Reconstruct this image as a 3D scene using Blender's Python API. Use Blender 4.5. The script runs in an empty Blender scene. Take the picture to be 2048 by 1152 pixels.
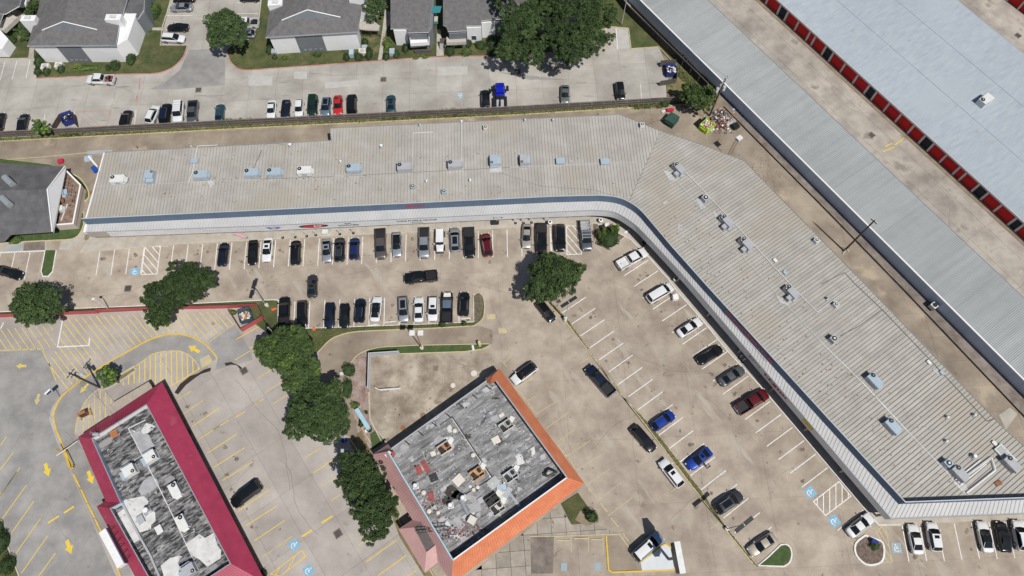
import bpy, bmesh, math, random
import numpy as np
from math import *
from mathutils import Vector, Matrix
random.seed(11); rng = np.random.default_rng(11)
S = bpy.context.scene; COL = S.collection
# ---------------- camera, light, exposure ----------------
F = 1390.0; TILT = radians(23.0); H = 118.0
cam = bpy.data.cameras.new('camera'); co = bpy.data.objects.new('camera', cam); COL.objects.link(co)
co.location = (0, 0, H); co.rotation_euler = (TILT, 0, 0)
cam.sensor_width = 36; cam.lens = 36 * F / 2048; cam.clip_end = 3000; cam.clip_start = 1
S.camera = co
w = bpy.data.worlds.new("World"); S.world = w; w.use_nodes = True
nt = w.node_tree; bg = nt.nodes['Background']; sky = nt.nodes.new('ShaderNodeTexSky')
sky.sky_type = 'NISHITA'; sky.sun_disc = False
SUN_EL, SUN_AZ = radians(58.5), radians(142.5)
sky.sun_elevation = SUN_EL; sky.sun_rotation = SUN_AZ
nt.links.new(sky.outputs[0], bg.inputs[0]); bg.inputs[1].default_value = 0.06
sun = bpy.data.lights.new('sun', 'SUN'); sun.energy = 4.5; sun.angle = radians(0.5); sun.color = (1.0, 0.96, 0.9)
so = bpy.data.objects.new('sun', sun); COL.objects.link(so)
sd = Vector((sin(SUN_AZ) * cos(SUN_EL), cos(SUN_AZ) * cos(SUN_EL), sin(SUN_EL)))
so.rotation_euler = (-sd).to_track_quat('-Z', 'Y').to_euler()
so.location = (60, -60, 90)
S.view_settings.view_transform = 'Standard'; S.view_settings.look = 'None'
S.view_settings.exposure = -0.1; S.view_settings.gamma = 1.0; S.view_settings.use_curve_mapping = False
S.render.engine = 'CYCLES'

# ---------------- measuring the survey photo: image point + height -> place ----------------
def P(u, v, z=0.0):
    x = (u - 1024) / F; y = -(v - 576) / F
    yy = y * cos(TILT) + sin(TILT); zz = y * sin(TILT) - cos(TILT)
    t = (H - z) / -zz
    return Vector((x * t, yy * t, z))
def PP(pts, z=0.0): return [P(a[0], a[1], a[2] if len(a) > 2 else z) for a in pts]
def V2(p): return Vector((p[0], p[1]))

# ---------------- materials ----------------
def srgb(r, g, b):
    f = lambda c: (c / 255 / 12.92) if c <= 10 else ((c / 255 + .055) / 1.055) ** 2.4
    return (f(r), f(g), f(b))
MATC = {}
def mk(name, c1, c2=None, sc=.5, rough=.85, metal=0., bump=0., st=None, big=0., bigsc=.03, rnd=0., fine=0., spots=(), coat=0., spec=None, jump=False, lo=.35, hi=.65, det=8):
    if name in MATC: return MATC[name]
    m = bpy.data.materials.new(name); m.use_nodes = True; t = m.node_tree; N = t.nodes; L = t.links
    b = N['Principled BSDF']; b.inputs['Roughness'].default_value = rough; b.inputs['Metallic'].default_value = metal
    if coat: b.inputs['Coat Weight'].default_value = coat; b.inputs['Coat Roughness'].default_value = .05
    if spec is not None: b.inputs['Specular IOR Level'].default_value = spec
    c2 = c2 or c1
    pos = N.new('ShaderNodeNewGeometry').outputs['Position']
    oi = None
    if rnd or jump: oi = N.new('ShaderNodeObjectInfo')
    if jump:
        mu = N.new('ShaderNodeMath'); mu.operation = 'MULTIPLY'; mu.inputs[1].default_value = 173.0; L.new(oi.outputs['Random'], mu.inputs[0])
        cx = N.new('ShaderNodeCombineXYZ'); L.new(mu.outputs[0], cx.inputs[0]); L.new(mu.outputs[0], cx.inputs[2])
        va = N.new('ShaderNodeVectorMath'); L.new(pos, va.inputs[0]); L.new(cx.outputs[0], va.inputs[1]); pos = va.outputs[0]
    def noise(scale, detail, stretch=None, rg=.62):
        src = pos
        if stretch:
            r1 = N.new('ShaderNodeVectorRotate'); r1.rotation_type = 'Z_AXIS'; r1.inputs['Angle'].default_value = -stretch[0]; L.new(src, r1.inputs['Vector'])
            mp = N.new('ShaderNodeVectorMath'); mp.operation = 'MULTIPLY'; mp.inputs[1].default_value = (stretch[1], stretch[2], 1); L.new(r1.outputs[0], mp.inputs[0]); src = mp.outputs[0]
        n = N.new('ShaderNodeTexNoise'); n.inputs['Scale'].default_value = scale; n.inputs['Detail'].default_value = detail; n.inputs['Roughness'].default_value = rg
        L.new(src, n.inputs['Vector']); return n.outputs['Fac']
    rp = N.new('ShaderNodeValToRGB'); e = rp.color_ramp.elements
    e[0].position = lo; e[0].color = (*c1, 1); e[1].position = hi; e[1].color = (*c2, 1)
    nz = noise(sc, det, st); L.new(nz, rp.inputs[0]); col = rp.outputs[0]
    def mul(col, fac_out, amt, a=.3, b_=.7):
        mr = N.new('ShaderNodeMapRange'); mr.inputs[1].default_value = a; mr.inputs[2].default_value = b_; mr.inputs[3].default_value = 1 - amt; mr.inputs[4].default_value = 1 + amt
        L.new(fac_out, mr.inputs[0]); vm = N.new('ShaderNodeVectorMath'); vm.operation = 'SCALE'; L.new(col, vm.inputs[0]); L.new(mr.outputs[0], vm.inputs['Scale']); return vm.outputs[0]
    if big: col = mul(col, noise(bigsc, 4), big)
    if fine: col = mul(col, noise(7., 3), fine)
    if rnd: col = mul(col, oi.outputs['Random'], rnd, 0, 1)
    for (ssc, thr, wd, scol, *sst) in spots:
        n2 = noise(ssc, 5, sst[0] if sst else None, .55); mr = N.new('ShaderNodeMapRange'); mr.inputs[1].default_value = thr; mr.inputs[2].default_value = thr + wd; L.new(n2, mr.inputs[0])
        mx = N.new('ShaderNodeMix'); mx.data_type = 'RGBA'; L.new(mr.outputs[0], mx.inputs['Factor']); L.new(col, mx.inputs['A']); mx.inputs['B'].default_value = (*scol, 1); col = mx.outputs['Result']
    L.new(col, b.inputs['Base Color'])
    if bump:
        bp = N.new('ShaderNodeBump'); bp.inputs['Strength'].default_value = bump; bp.inputs['Distance'].default_value = .05; L.new(nz, bp.inputs['Height']); L.new(bp.outputs[0], b.inputs['Normal'])
    MATC[name] = m; return m

def deg(a): return radians(a)
OIL = (.11, .085, .065)
conc = dict(rough=.9, fine=.10, bump=.15)
M = {}
M['lot'] = mk('tan_concrete', (.275, .226, .18), (.42, .362, .295), sc=.25, big=.17, bigsc=.035, rnd=.035, jump=False, spots=[(.55, .655, .05, (.21, .175, .135)), (.9, .70, .04, (.16, .125, .095)), (.11, .64, .1, (.43, .385, .32)), (.3, .60, .08, (.40, .36, .30), (radians(-55.3), .25, 1.2)), (.35, .66, .06, (.20, .165, .125), (radians(34.7), .5, 1.5))], **conc)
M['lot_joint'] = mk('joint_filler', (.17, .145, .12))
M['aptlot'] = mk('grey_concrete', (.30, .28, .25), (.44, .42, .38), sc=.16, big=.12, bigsc=.05, rnd=.06, spots=[(.30, .62, .09, (.25, .24, .22), (deg(90), 3, .5)), (.8, .7, .05, (.2, .18, .16))], **conc)
M['alley'] = mk('brown_concrete', (.21, .17, .13), (.32, .27, .21), sc=.2, big=.2, bigsc=.06, rnd=.07, spots=[(.14, .6, .08, (.40, .33, .24)), (.6, .66, .05, (.13, .105, .085))], **conc)
M['rrlot'] = mk('pale_concrete', (.295, .268, .245), (.425, .39, .355), sc=.14, big=.14, bigsc=.04, rnd=.05, spots=[(.4, .66, .06, (.25, .23, .2)), (.9, .71, .04, (.17, .15, .13))], **conc)
M['lane'] = mk('drive_thru_concrete', (.225, .22, .215), (.32, .31, .295), sc=.3, big=.16, bigsc=.08, rnd=.03, spots=[(.5, .66, .06, (.22, .2, .18))], **conc)
M['storage'] = mk('storage_concrete', (.265, .235, .205), (.43, .39, .34), sc=.2, big=.16, bigsc=.05, rnd=.06, spots=[(.2, .6, .07, (.25, .225, .19)), (.5, .67, .05, (.47, .40, .31))], **conc)
M['walk'] = mk('walk_concrete', (.36, .33, .28), (.45, .42, .37), sc=.6, big=.1, bigsc=.1, rnd=.05, **conc)
M['newconc'] = mk('new_concrete', (.40, .385, .36), (.48, .465, .44), sc=.6, fine=.05)
M['gutter'] = mk('stained_gutter', (.14, .115, .10), (.25, .22, .19), sc=.5, big=.2, bigsc=.1, rough=.9, fine=.1)
M['dirt'] = mk('bare_dirt', (.18, .14, .10), (.28, .23, .16), sc=.5, fine=.15, rough=.95)
M['grass'] = mk('mown_grass', (.04, .062, .018), (.105, .105, .04), sc=.35, big=.2, bigsc=.12, fine=.3, rough=.95, bump=.6, spots=[(.25, .60, .1, (.175, .14, .08)), (2.5, .62, .1, (.035, .06, .015))])
M['lush'] = mk('lush_grass', (.04, .072, .02), (.07, .11, .032), sc=.8, fine=.3, rough=.95, bump=.6, spots=[(1.1, .6, .08, (.12, .105, .055))])
M['dry'] = mk('dry_verge', (.14, .12, .05), (.22, .18, .09), sc=.8, fine=.3, rough=.95, bump=.6, spots=[(.9, .56, .1, (.07, .09, .025))])
M['mulch'] = mk('mulch', (.10, .075, .06), (.2, .15, .12), sc=2., fine=.3, rough=.95)
M['redmulch'] = mk('red_mulch', (.22, .14, .12), (.36, .30, .26), sc=.8, fine=.3, rough=.95)
M['white'] = mk('white_paint', (.60, .58, .55), (.78, .77, .74), sc=3., rough=.7)
M['trim'] = mk('white_trim', (.72, .72, .72), (.8, .8, .8), sc=2., rough=.5)
M['line'] = mk('worn_white_line', (.62, .60, .57), (.82, .81, .79), sc=1.5, rough=.8, spots=[(4., .62, .06, (.36, .32, .27))])
M['yline'] = mk('yellow_line', (.66, .48, .05), (.76, .55, .05), sc=1.5, rough=.8, spots=[(3., .6, .08, (.38, .34, .24))])
M['yworn'] = mk('worn_yellow_line', (.56, .44, .12), (.68, .52, .09), sc=1.2, rough=.85, spots=[(1.3, .52, .10, (.41, .365, .31)), (.12, .55, .12, (.45, .40, .29))])
M['ypale'] = mk('pale_yellow_line', (.46, .40, .24), (.54, .46, .25), sc=1.2, rough=.85, spots=[(2.5, .56, .1, (.36, .32, .25))])
M['ycurb'] = mk('yellow_kerb_paint', (.60, .40, .04), (.72, .48, .05), sc=1.2, rough=.7)
M['pcurb'] = mk('faded_yellow_kerb', (.46, .39, .22), (.55, .48, .30), sc=1., rough=.8)
M['rcurb'] = mk('red_kerb_paint', (.42, .13, .10), (.52, .30, .25), sc=.4, rough=.8)
M['rline'] = mk('worn_red_line', (.42, .16, .14), (.42, .3, .26), sc=.8, rough=.8)
M['ccurb'] = mk('kerb_concrete', (.42, .38, .31), (.52, .47, .39), sc=1., rough=.85)
M['adablue'] = mk('blue_paint', (.16, .37, .53), (.22, .43, .57), sc=2., rough=.7)
M['adafade'] = mk('faded_blue_paint', (.25, .38, .46), (.32, .36, .36), sc=1., rough=.8)
M['roof'] = mk('galvalume_roof', (.35, .33, .295), (.428, .408, .372), sc=.35, rough=.6, metal=.0, big=.07, bigsc=.05, rnd=.05, fine=.04, spots=[(.12, .55, .12, (.375, .345, .29)), (2.2, .72, .03, (.24, .15, .09))])
M['roofR'] = mk('galvalume_roof_diagonal', (.34, .322, .29), (.418, .398, .362), sc=.35, rough=.6, big=.06, bigsc=.05, rnd=.07, fine=.04, spots=[(.08, .5, .12, (.37, .335, .28)), (2.2, .74, .03, (.24, .15, .09))])
M['rib'] = mk('roof_seam', (.21, .205, .195), (.28, .275, .26), sc=1., rough=.6)
M['cseam'] = mk('canopy_seam_metal', (.30, .30, .30), (.36, .36, .36), sc=1.)
M['yard'] = mk('stained_yard_slab', (.20, .16, .12), (.43, .375, .30), sc=.3, big=.2, bigsc=.08, rnd=.04, spots=[(.5, .62, .07, (.17, .13, .10)), (.25, .62, .08, (.47, .42, .34))], **conc)
M['canopy'] = mk('canopy_metal', (.43, .43, .43), (.50, .50, .50), sc=.3, rough=.5, big=.06, bigsc=.08, fine=.04, spots=[(1.2, .68, .05, (.3, .29, .27))])
M['blueface'] = mk('slate_blue_metal', (.11, .155, .225), (.13, .18, .25), sc=.4, rough=.8, spec=.2)
M['stucco'] = mk('tan_stucco', (.34, .29, .24), (.4, .35, .29), sc=2., rough=.9)
M['fascia'] = mk('white_fascia', (.66, .67, .68), (.74, .74, .74), sc=.8, rough=.6)
M['tanfascia'] = mk('tan_fascia', (.36, .32, .27), (.42, .38, .33), sc=.8, rough=.6)
M['S1roof'] = mk('storage_roof_grey', (.33, .35, .35), (.41, .425, .425), sc=.5, st=(deg(-55.3), 1.6, .12), rough=.5, big=.09, bigsc=.05, fine=.05, rnd=.02)
M['S1rib'] = mk('storage_roof_rib', (.19, .21, .22), (.26, .28, .29), sc=.5, rough=.5)
M['S2roof'] = mk('storage_roof_pale', (.355, .395, .43), (.455, .49, .515), sc=.9, st=(deg(-55.3), 1.8, .35), rough=.5, big=.06, bigsc=.03, fine=.05, rnd=.02, spots=[(.06, .60, .1, (.42, .46, .485))])
M['S2rib'] = mk('storage_roof_pale_rib', (.30, .36, .43), (.36, .42, .49), sc=.5, rough=.45)
M['S1wall'] = mk('storage_wall_blue', (.54, .65, .80), (.6, .71, .86), sc=.4, rough=.5)
M['reddoor'] = mk('red_door', (.55, .022, .02), (.6, .03, .025), sc=1., rough=.8, spec=.2)
M['pilaster'] = mk('pale_pilaster', (.55, .53, .52), (.6, .58, .56), sc=1., rough=.6)
M['dark'] = mk('opening_shade', (.02, .022, .026))
M['black'] = mk('black_plastic', (.015, .015, .017), rough=.5)
M['rust'] = mk('rust', (.22, .09, .04), (.3, .14, .07), sc=3., rough=.9)
M['shingle'] = mk('grey_shingle', (.11, .107, .11), (.16, .154, .152), sc=1.2, rough=.95, fine=.16, bump=.3)
M['dshingle'] = mk('dark_shingle', (.085, .085, .09), (.13, .13, .135), sc=.5, rough=.95, fine=.16, bump=.3)
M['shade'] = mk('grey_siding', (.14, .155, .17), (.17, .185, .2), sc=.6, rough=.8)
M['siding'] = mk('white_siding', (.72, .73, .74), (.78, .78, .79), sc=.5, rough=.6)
M['glass'] = mk('window_glass', (.05, .07, .09), rough=.08)
M['teal'] = mk('teal_canvas', (.02, .17, .19), (.03, .2, .22), sc=2.)
M['wood'] = mk('weathered_wood', (.075, .068, .065), (.14, .125, .12), sc=1.5, rough=.9, st=(0, 4, 1))
M['paledeck'] = mk('pale_deck', (.4, .37, .33), (.48, .45, .41), sc=1.5)
M['brownfence'] = mk('dark_brown_fence', (.05, .035, .028), (.085, .065, .05), sc=1.2, rough=.9)
M['redwall'] = mk('red_painted_wall', (.42, .06, .065), (.48, .09, .09), sc=.6, rough=.7)
M['redwood'] = mk('brown_red_timber', (.16, .06, .05), (.2, .08, .06), sc=.6, rough=.8)
M['maroon'] = mk('crimson_metal', (.31, .032, .075), (.37, .045, .095), sc=.5, rough=.5, big=.08, bigsc=.15, spots=[(.4, .64, .08, (.36, .07, .11))])
M['maroonrib'] = mk('crimson_seam', (.33, .028, .07), rough=.5)
M['orange'] = mk('orange_metal', (.50, .155, .07), (.58, .21, .105), sc=.6, rough=.5, big=.05, bigsc=.1, spots=[(1.1, .72, .03, (.35, .12, .06))])
M['orangerib'] = mk('orange_seam', (.5, .15, .07), rough=.5)
M['pink'] = mk('faded_pink_metal', (.42, .245, .235), (.47, .285, .27), sc=.4, rough=.6, big=.06, bigsc=.2)
M['pinkrib'] = mk('faded_pink_seam', (.30, .17, .165), rough=.6)
M['paleblue'] = mk('pale_blue_trim', (.30, .50, .62), (.38, .58, .68), sc=1., rough=.5)
A_OB = atan2(11.086, 16.554); A_RR = atan2(20.55, -14.745)
M['membOB'] = mk('weathered_membrane', (.10, .10, .103), (.36, .36, .36), sc=.9, st=(A_OB, .42, 1.2), rough=.85, rnd=.05, jump=True, fine=.16, lo=.34, hi=.68, spots=[(.35, .62, .04, (.45, .45, .47)), (.9, .64, .05, (.075, .075, .08), (A_OB, .5, 1.)), (1.6, .62, .04, (.42, .42, .42))])
M['membRR'] = mk('blackened_membrane', (.028, .028, .03), (.29, .285, .285), sc=1.4, st=(A_RR + pi / 2, .5, 1.5), rough=.85, rnd=.18, jump=True, fine=.15, lo=.43, hi=.62, spots=[(.22, .63, .05, (.28, .275, .27)), (.5, .66, .05, (.03, .03, .032)), (1.1, .63, .04, (.36, .355, .35))])
M['coating'] = mk('white_roof_coating', (.52, .52, .51), (.66, .66, .65), sc=.8, rough=.7, fine=.08, spots=[(1.2, .64, .04, (.36, .35, .34))])
M['coatgrey'] = mk('grey_roof_coating', (.30, .30, .31), (.40, .40, .41), sc=.8, rough=.8, fine=.1)
M['acw'] = mk('unit_white', (.62, .63, .61), (.7, .71, .69), sc=2., rough=.5)
M['acg'] = mk('unit_grey', (.36, .37, .39), (.42, .43, .45), sc=2., rough=.45)
M['acb'] = mk('unit_bluegrey', (.36, .45, .52), (.42, .5, .57), sc=2., rough=.4, metal=.1)
M['fan'] = mk('fan_grille', (.02, .022, .025), rough=.5)
M['galv'] = mk('galvanised', (.45, .48, .5), (.55, .58, .6), sc=3., rough=.35, metal=.5)
M['brick'] = mk('brick_walk', (.30, .19, .13), (.42, .30, .22), sc=2.2, rough=.9, fine=.25)
M['debris'] = mk('brown_debris', (.16, .10, .07), (.28, .2, .14), sc=3.)
M['redscrap'] = mk('red_scrap', (.25, .05, .045), (.33, .1, .09), sc=2.)
M['plywood'] = mk('plywood', (.50, .30, .15), (.6, .38, .2), sc=2.)
M['rustbrown'] = mk('rusty_sheet', (.30, .11, .04), (.38, .16, .07), sc=2.)
M['cream'] = mk('cream_sheet', (.58, .54, .47), (.66, .62, .55), sc=2.)
M['bark'] = mk('bark', (.10, .075, .055), (.16, .125, .1), sc=4.)
M['pole'] = mk('pole_bronze', (.06, .05, .045), rough=.5)
M['polegrey'] = mk('pole_grey', (.45, .46, .48), rough=.4)
M['timber'] = mk('pole_timber', (.05, .038, .03), (.08, .06, .05), sc=4.)
M['green'] = mk('dumpster_green', (.02, .06, .045), (.03, .08, .06), sc=2.)
M['lime'] = mk('lime_paint', (.42, .62, .03), (.46, .66, .05), sc=2.)
M['dkblue'] = mk('dumpster_blue', (.015, .025, .16), (.02, .035, .2), sc=2.)
M['steelblue'] = mk('dumpster_steel_blue', (.04, .08, .12), (.05, .09, .13), sc=2.)
M['crimsonplastic'] = mk('crimson_plastic', (.45, .02, .05))
M['blueplastic'] = mk('blue_plastic', (.01, .06, .3))
M['pad'] = mk('white_pad', (.55, .58, .6), (.6, .63, .65), sc=1.)
M['orangeplastic'] = mk('orange_plastic', (.8, .13, .04))
M['hydrantgrey'] = mk('mat_black_rubber', (.02, .02, .022), rough=.8)
for i, (c1, c2) in enumerate([((.042, .070, .025), (.058, .094, .033)), ((.062, .10, .034), (.085, .13, .045)), ((.030, .052, .020), (.040, .068, .026)), ((.12, .19, .035), (.17, .25, .05))]):
    m = mk('leaf_%s' % ['mid', 'light', 'deep', 'bright'][i], c1, c2, sc=2.5, rough=.75, spec=.15, rnd=.22); M['leaf%d' % i] = m
M['flower'] = mk('white_blossom', (.45, .45, .42))
M['skin'] = mk('skin', (.42, .25, .17)); M['shirt'] = mk('pale_shirt', (.55, .45, .5)); M['jeans'] = mk('dark_jeans', (.03, .04, .08)); M['hair'] = mk('dark_hair', (.012, .01, .009))

# ---------------- mesh helpers ----------------
WM = {}
class MB:
    def __init__(s): s.v = []; s.f = []; s.m = []
    def add(s, vs, fs, m=0):
        n = len(s.v); s.v += [tuple(x) for x in vs]; s.f += [tuple(i + n for i in f) for f in fs]; s.m += [m] * len(fs) if isinstance(m, int) else list(m); return s
    def box(s, c, d, rz=0., m=0, mt=None, rx=0., ry=0.):
        hx, hy, hz = d[0] / 2, d[1] / 2, d[2] / 2
        R = Matrix.Rotation(rz, 3, 'Z') @ Matrix.Rotation(ry, 3, 'Y') @ Matrix.Rotation(rx, 3, 'X'); c = Vector(c)
        vs = [c + R @ Vector((a * hx, b * hy, e * hz)) for e in (-1, 1) for (a, b) in ((-1, -1), (1, -1), (1, 1), (-1, 1))]
        return s.add(vs, [(3, 2, 1, 0), (4, 5, 6, 7), (0, 1, 5, 4), (1, 2, 6, 5), (2, 3, 7, 6), (3, 0, 4, 7)], [m, m if mt is None else mt, m, m, m, m])
    def prism(s, pts, z0, z1, m=0, mt=None, bottom=False):
        pts = [V2(p) for p in pts]; n = len(pts)
        a = sum(pts[i].x * pts[(i + 1) % n].y - pts[(i + 1) % n].x * pts[i].y for i in range(n))
        if a < 0: pts = pts[::-1]
        vs = [(p.x, p.y, z0) for p in pts] + [(p.x, p.y, z1) for p in pts]
        fs = [tuple(range(n, 2 * n))] + [(i, (i + 1) % n, (i + 1) % n + n, i + n) for i in range(n)]
        ms = [m if mt is None else mt] + [m] * n
        if bottom: fs.append(tuple(range(n))[::-1]); ms.append(m)
        return s.add(vs, fs, ms)
    def slab(s, top, th=.15, m=0, ms=None):          # any 3-d polygon given thickness downwards
        n = len(top); top = [Vector(p) for p in top]
        a = sum(top[i].x * top[(i + 1) % n].y - top[(i + 1) % n].x * top[i].y for i in range(n))
        if a < 0: top = top[::-1]
        vs = list(top) + [p - Vector((0, 0, th)) for p in top]
        fs = [tuple(range(n))] + [(i + n, (i + 1) % n + n, (i + 1) % n, i) for i in range(n)] + [tuple(range(n, 2 * n))[::-1]]
        return s.add(vs, fs, [m] + [m if ms is None else ms] * (n + 1))
    def quad(s, a, b, c, d, m=0): return s.add([a, b, c, d], [(0, 1, 2, 3)], m)
    def tube(s, a, b, r, n=6, m=0, r2=None):
        a = Vector(a); b = Vector(b); d = (b - a); r2 = r if r2 is None else r2
        q = d.to_track_quat('Z', 'Y')
        ring = [q @ Vector((cos(2 * pi * i / n), sin(2 * pi * i / n), 0)) for i in range(n)]
        vs = [a + x * r for x in ring] + [b + x * r2 for x in ring]
        return s.add(vs, [(i, (i + 1) % n, (i + 1) % n + n, i + n) for i in range(n)] + [tuple(range(n, 2 * n)), tuple(range(n))[::-1]], m)
    def path(s, pts, r, n=5, m=0):
        for a, b in zip(pts[:-1], pts[1:]): s.tube(a, b, r, n, m)
        return s
    def strip(s, pts, wd, z0, z1, m=0, mt=None, closed=False):
        pts = [V2(p) for p in pts]; n = len(pts); L = []; R = []
        for i in range(n):
            if closed: d1 = (pts[i] - pts[i - 1]); d2 = (pts[(i + 1) % n] - pts[i])
            else:
                d1 = pts[i] - pts[i - 1] if i else pts[1] - pts[0]; d2 = pts[i + 1] - pts[i] if i < n - 1 else pts[-1] - pts[-2]
            d1 = d1.normalized(); d2 = d2.normalized(); nn = Vector((-(d1.y + d2.y), d1.x + d2.x))
            nn = nn.normalized() if nn.length > 1e-4 else Vector((-d1.y, d1.x)); k = max(.5, nn.dot(Vector((-d1.y, d1.x))))
            L.append(pts[i] + nn * wd / 2 / k); R.append(pts[i] - nn * wd / 2 / k)
        for i in range(n if closed else n - 1):
            j = (i + 1) % n; zz = (lambda k, q: q[k] if isinstance(q, (list, tuple)) else q)
            a0, a1, b0, b1 = zz(i, z0), zz(i, z1), zz(j, z0), zz(j, z1)
            vs = [(*R[i], a0), (*R[j], b0), (*L[j], b0), (*L[i], a0), (*R[i], a1), (*R[j], b1), (*L[j], b1), (*L[i], a1)]
            fs = [(4, 5, 6, 7), (0, 1, 5, 4), (2, 3, 7, 6)]; ms = [m if mt is None else mt, m, m]
            if not closed and i == 0: fs.append((3, 0, 4, 7)); ms.append(m)
            if not closed and i == n - 2: fs.append((1, 2, 6, 5)); ms.append(m)
            s.add(vs, fs, ms)
        return s
    def dome(s, c, r, m=0, nu=8, nv=4, h=None):
        c = Vector(c); h = r if h is None else h; vs = []; fs = []
        for j in range(nv):
            for i in range(nu):
                t = j / nv * pi / 2; vs.append(c + Vector((r * cos(t) * cos(2 * pi * i / nu), r * cos(t) * sin(2 * pi * i / nu), h * sin(t))))
        vs.append(c + Vector((0, 0, h)))
        for j in range(nv - 1):
            for i in range(nu): fs.append((j * nu + i, j * nu + (i + 1) % nu, (j + 1) * nu + (i + 1) % nu, (j + 1) * nu + i))
        for i in range(nu): fs.append(((nv - 1) * nu + i, (nv - 1) * nu + (i + 1) % nu, len(vs) - 1))
        return s.add(vs, fs, m)
    def mesh(s, name, mats, smooth=False):
        me = bpy.data.meshes.new(name); me.from_pydata(s.v, [], s.f)
        for mt in (mats if isinstance(mats, (list, tuple)) else [mats]): me.materials.append(mt)
        me.polygons.foreach_set('material_index', s.m)
        if smooth: me.polygons.foreach_set('use_smooth', [True] * len(s.f))
        me.update(); return me
    def build(s, name, mats, parent=None, smooth=False, local=False, kind=None):
        if parent is not None and not local:
            I = WM[parent.name].inverted(); s.v = [tuple(I @ Vector(v)) for v in s.v]
        me = s.mesh(name, mats, smooth); o = bpy.data.objects.new(name, me); COL.objects.link(o)
        if parent is not None: o.parent = parent; WM[o.name] = WM[parent.name]
        else: WM[o.name] = Matrix.Identity(4)
        if kind: o['kind'] = kind
        return o
def thing(name, label, cat, loc=(0, 0, 0), rz=0., group=None):
    o = bpy.data.objects.new(name, None); COL.objects.link(o); o.location = loc; o.rotation_euler = (0, 0, rz); o.empty_display_size = .3
    o['label'] = label; o['category'] = cat
    if group: o['group'] = group
    WM[o.name] = Matrix.Translation(Vector(loc)) @ Matrix.Rotation(rz, 4, 'Z'); return o
def tag(o, label, cat, group=None):
    o['label'] = label; o['category'] = cat
    if group: o['group'] = group
    return o
def origin(o, p):                     # move a single-mesh thing's origin to p
    p = Vector(p); o.data.transform(Matrix.Translation(-p)); o.location = p; WM[o.name] = Matrix.Translation(p); return o
def dup_tree(o, parent=None, loc=None, rz=None, label=None):
    c = o.copy(); COL.objects.link(c)
    if parent is not None: c.parent = parent
    if loc is not None: c.location = loc
    if rz is not None: c.rotation_euler = (0, 0, rz)
    if label: c['label'] = label
    for ch in list(o.children): dup_tree(ch, c)
    return c
def clip(poly, n, d):                 # keep n.p <= d
    out = []; k = len(poly)
    for i in range(k):
        a = poly[i]; b = poly[(i + 1) % k]; da = n.dot(a) - d; db = n.dot(b) - d
        if da <= 0: out.append(a)
        if (da < 0 < db) or (db < 0 < da): out.append(a + (b - a) * (da / (da - db)))
    return out
def band(poly, n, a, b): 
    q = clip(poly, n, b)
    return clip(q, -n, -a) if len(q) > 2 else []
def area(p): return abs(sum(p[i].x * p[(i + 1) % len(p)].y - p[(i + 1) % len(p)].x * p[i].y for i in range(len(p)))) / 2
def slabs(name, px, ang, sx, sy, z, mat, gap=.035, off=(0, 0), base=None, depth=.05):
    poly = [V2(p) for p in PP(px)]; ax = Vector((cos(ang), sin(ang))); ay = Vector((-sin(ang), cos(ang)))
    root = MB().prism(poly, z - depth - .02, z - .03).build(name, base or M['lot_joint'], kind='structure')
    us = [ax.dot(p) for p in poly]; vs = [ay.dot(p) for p in poly]
    u = floor(min(us) / sx) * sx + off[0] - sx
    while u < max(us):
        b1 = band(poly, ax, u + gap / 2, u + sx - gap / 2)
        if len(b1) > 2:
            v = floor(min(vs) / sy) * sy + off[1] - sy
            while v < max(vs):
                b2 = band(b1, ay, v + gap / 2, v + sy - gap / 2)
                if len(b2) > 2 and area(b2) > .3: MB().prism(b2, z - .05, z).build('slab', mat, root)
                v += sy
        u += sx
    return root
def flat(name, px, z, mat, th=.03, kind='structure', zp=0.):
    return MB().prism(PP(px, zp), z - th, z).build(name, mat, kind=kind)
def kerb(px, mat, wd=.16, h=.14, closed=False, z0=-.02):
    return MB().strip(PP(px), wd, z0, h, closed=closed).build('kerb', mat, kind='structure')
def smooth_px(pts, n=6):              # Catmull-Rom through image points
    out = []; k = len(pts)
    for i in range(k - 1):
        p0, p1, p2, p3 = pts[max(i - 1, 0)], pts[i], pts[i + 1], pts[min(i + 2, k - 1)]
        for j in range(n):
            t = j / n; out.append(tuple(.5 * (2 * p1[a] + (p2[a] - p0[a]) * t + (2 * p0[a] - 5 * p1[a] + 4 * p2[a] - p3[a]) * t * t + (3 * p1[a] - p0[a] - 3 * p2[a] + p3[a]) * t ** 3) for a in (0, 1)))
    return out + [pts[-1]]
def text_mesh(name, s, size, mat, Mx, parent, ext=.02, sx=1.):
    cu = bpy.data.curves.new(name, 'FONT'); cu.body = s; cu.size = size; cu.extrude = ext; cu.align_x = 'CENTER'; cu.align_y = 'CENTER'; cu.resolution_u = 2
    t = bpy.data.objects.new(name, cu); me = bpy.data.meshes.new_from_object(t); bpy.data.objects.remove(t)
    I = WM[parent.name].inverted() if parent is not None else Matrix.Identity(4)
    me.transform(I @ Mx @ Matrix.Diagonal((sx, 1, 1, 1))); me.materials.clear(); me.materials.append(mat)
    o = bpy.data.objects.new(name, me); COL.objects.link(o)
    if parent is not None: o.parent = parent; WM[o.name] = WM[parent.name]
    return o
# ---------------- ground, pavements, lawns, kerbs ----------------
gr = MB().prism([(-420, -260), (420, -260), (420, 520), (-420, 520)], -1.2, -.16).build('ground', M['dirt'], kind='structure')
A_MALL = atan2(4.52, 91.7); A_DIAG = radians(-55.3)
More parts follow.
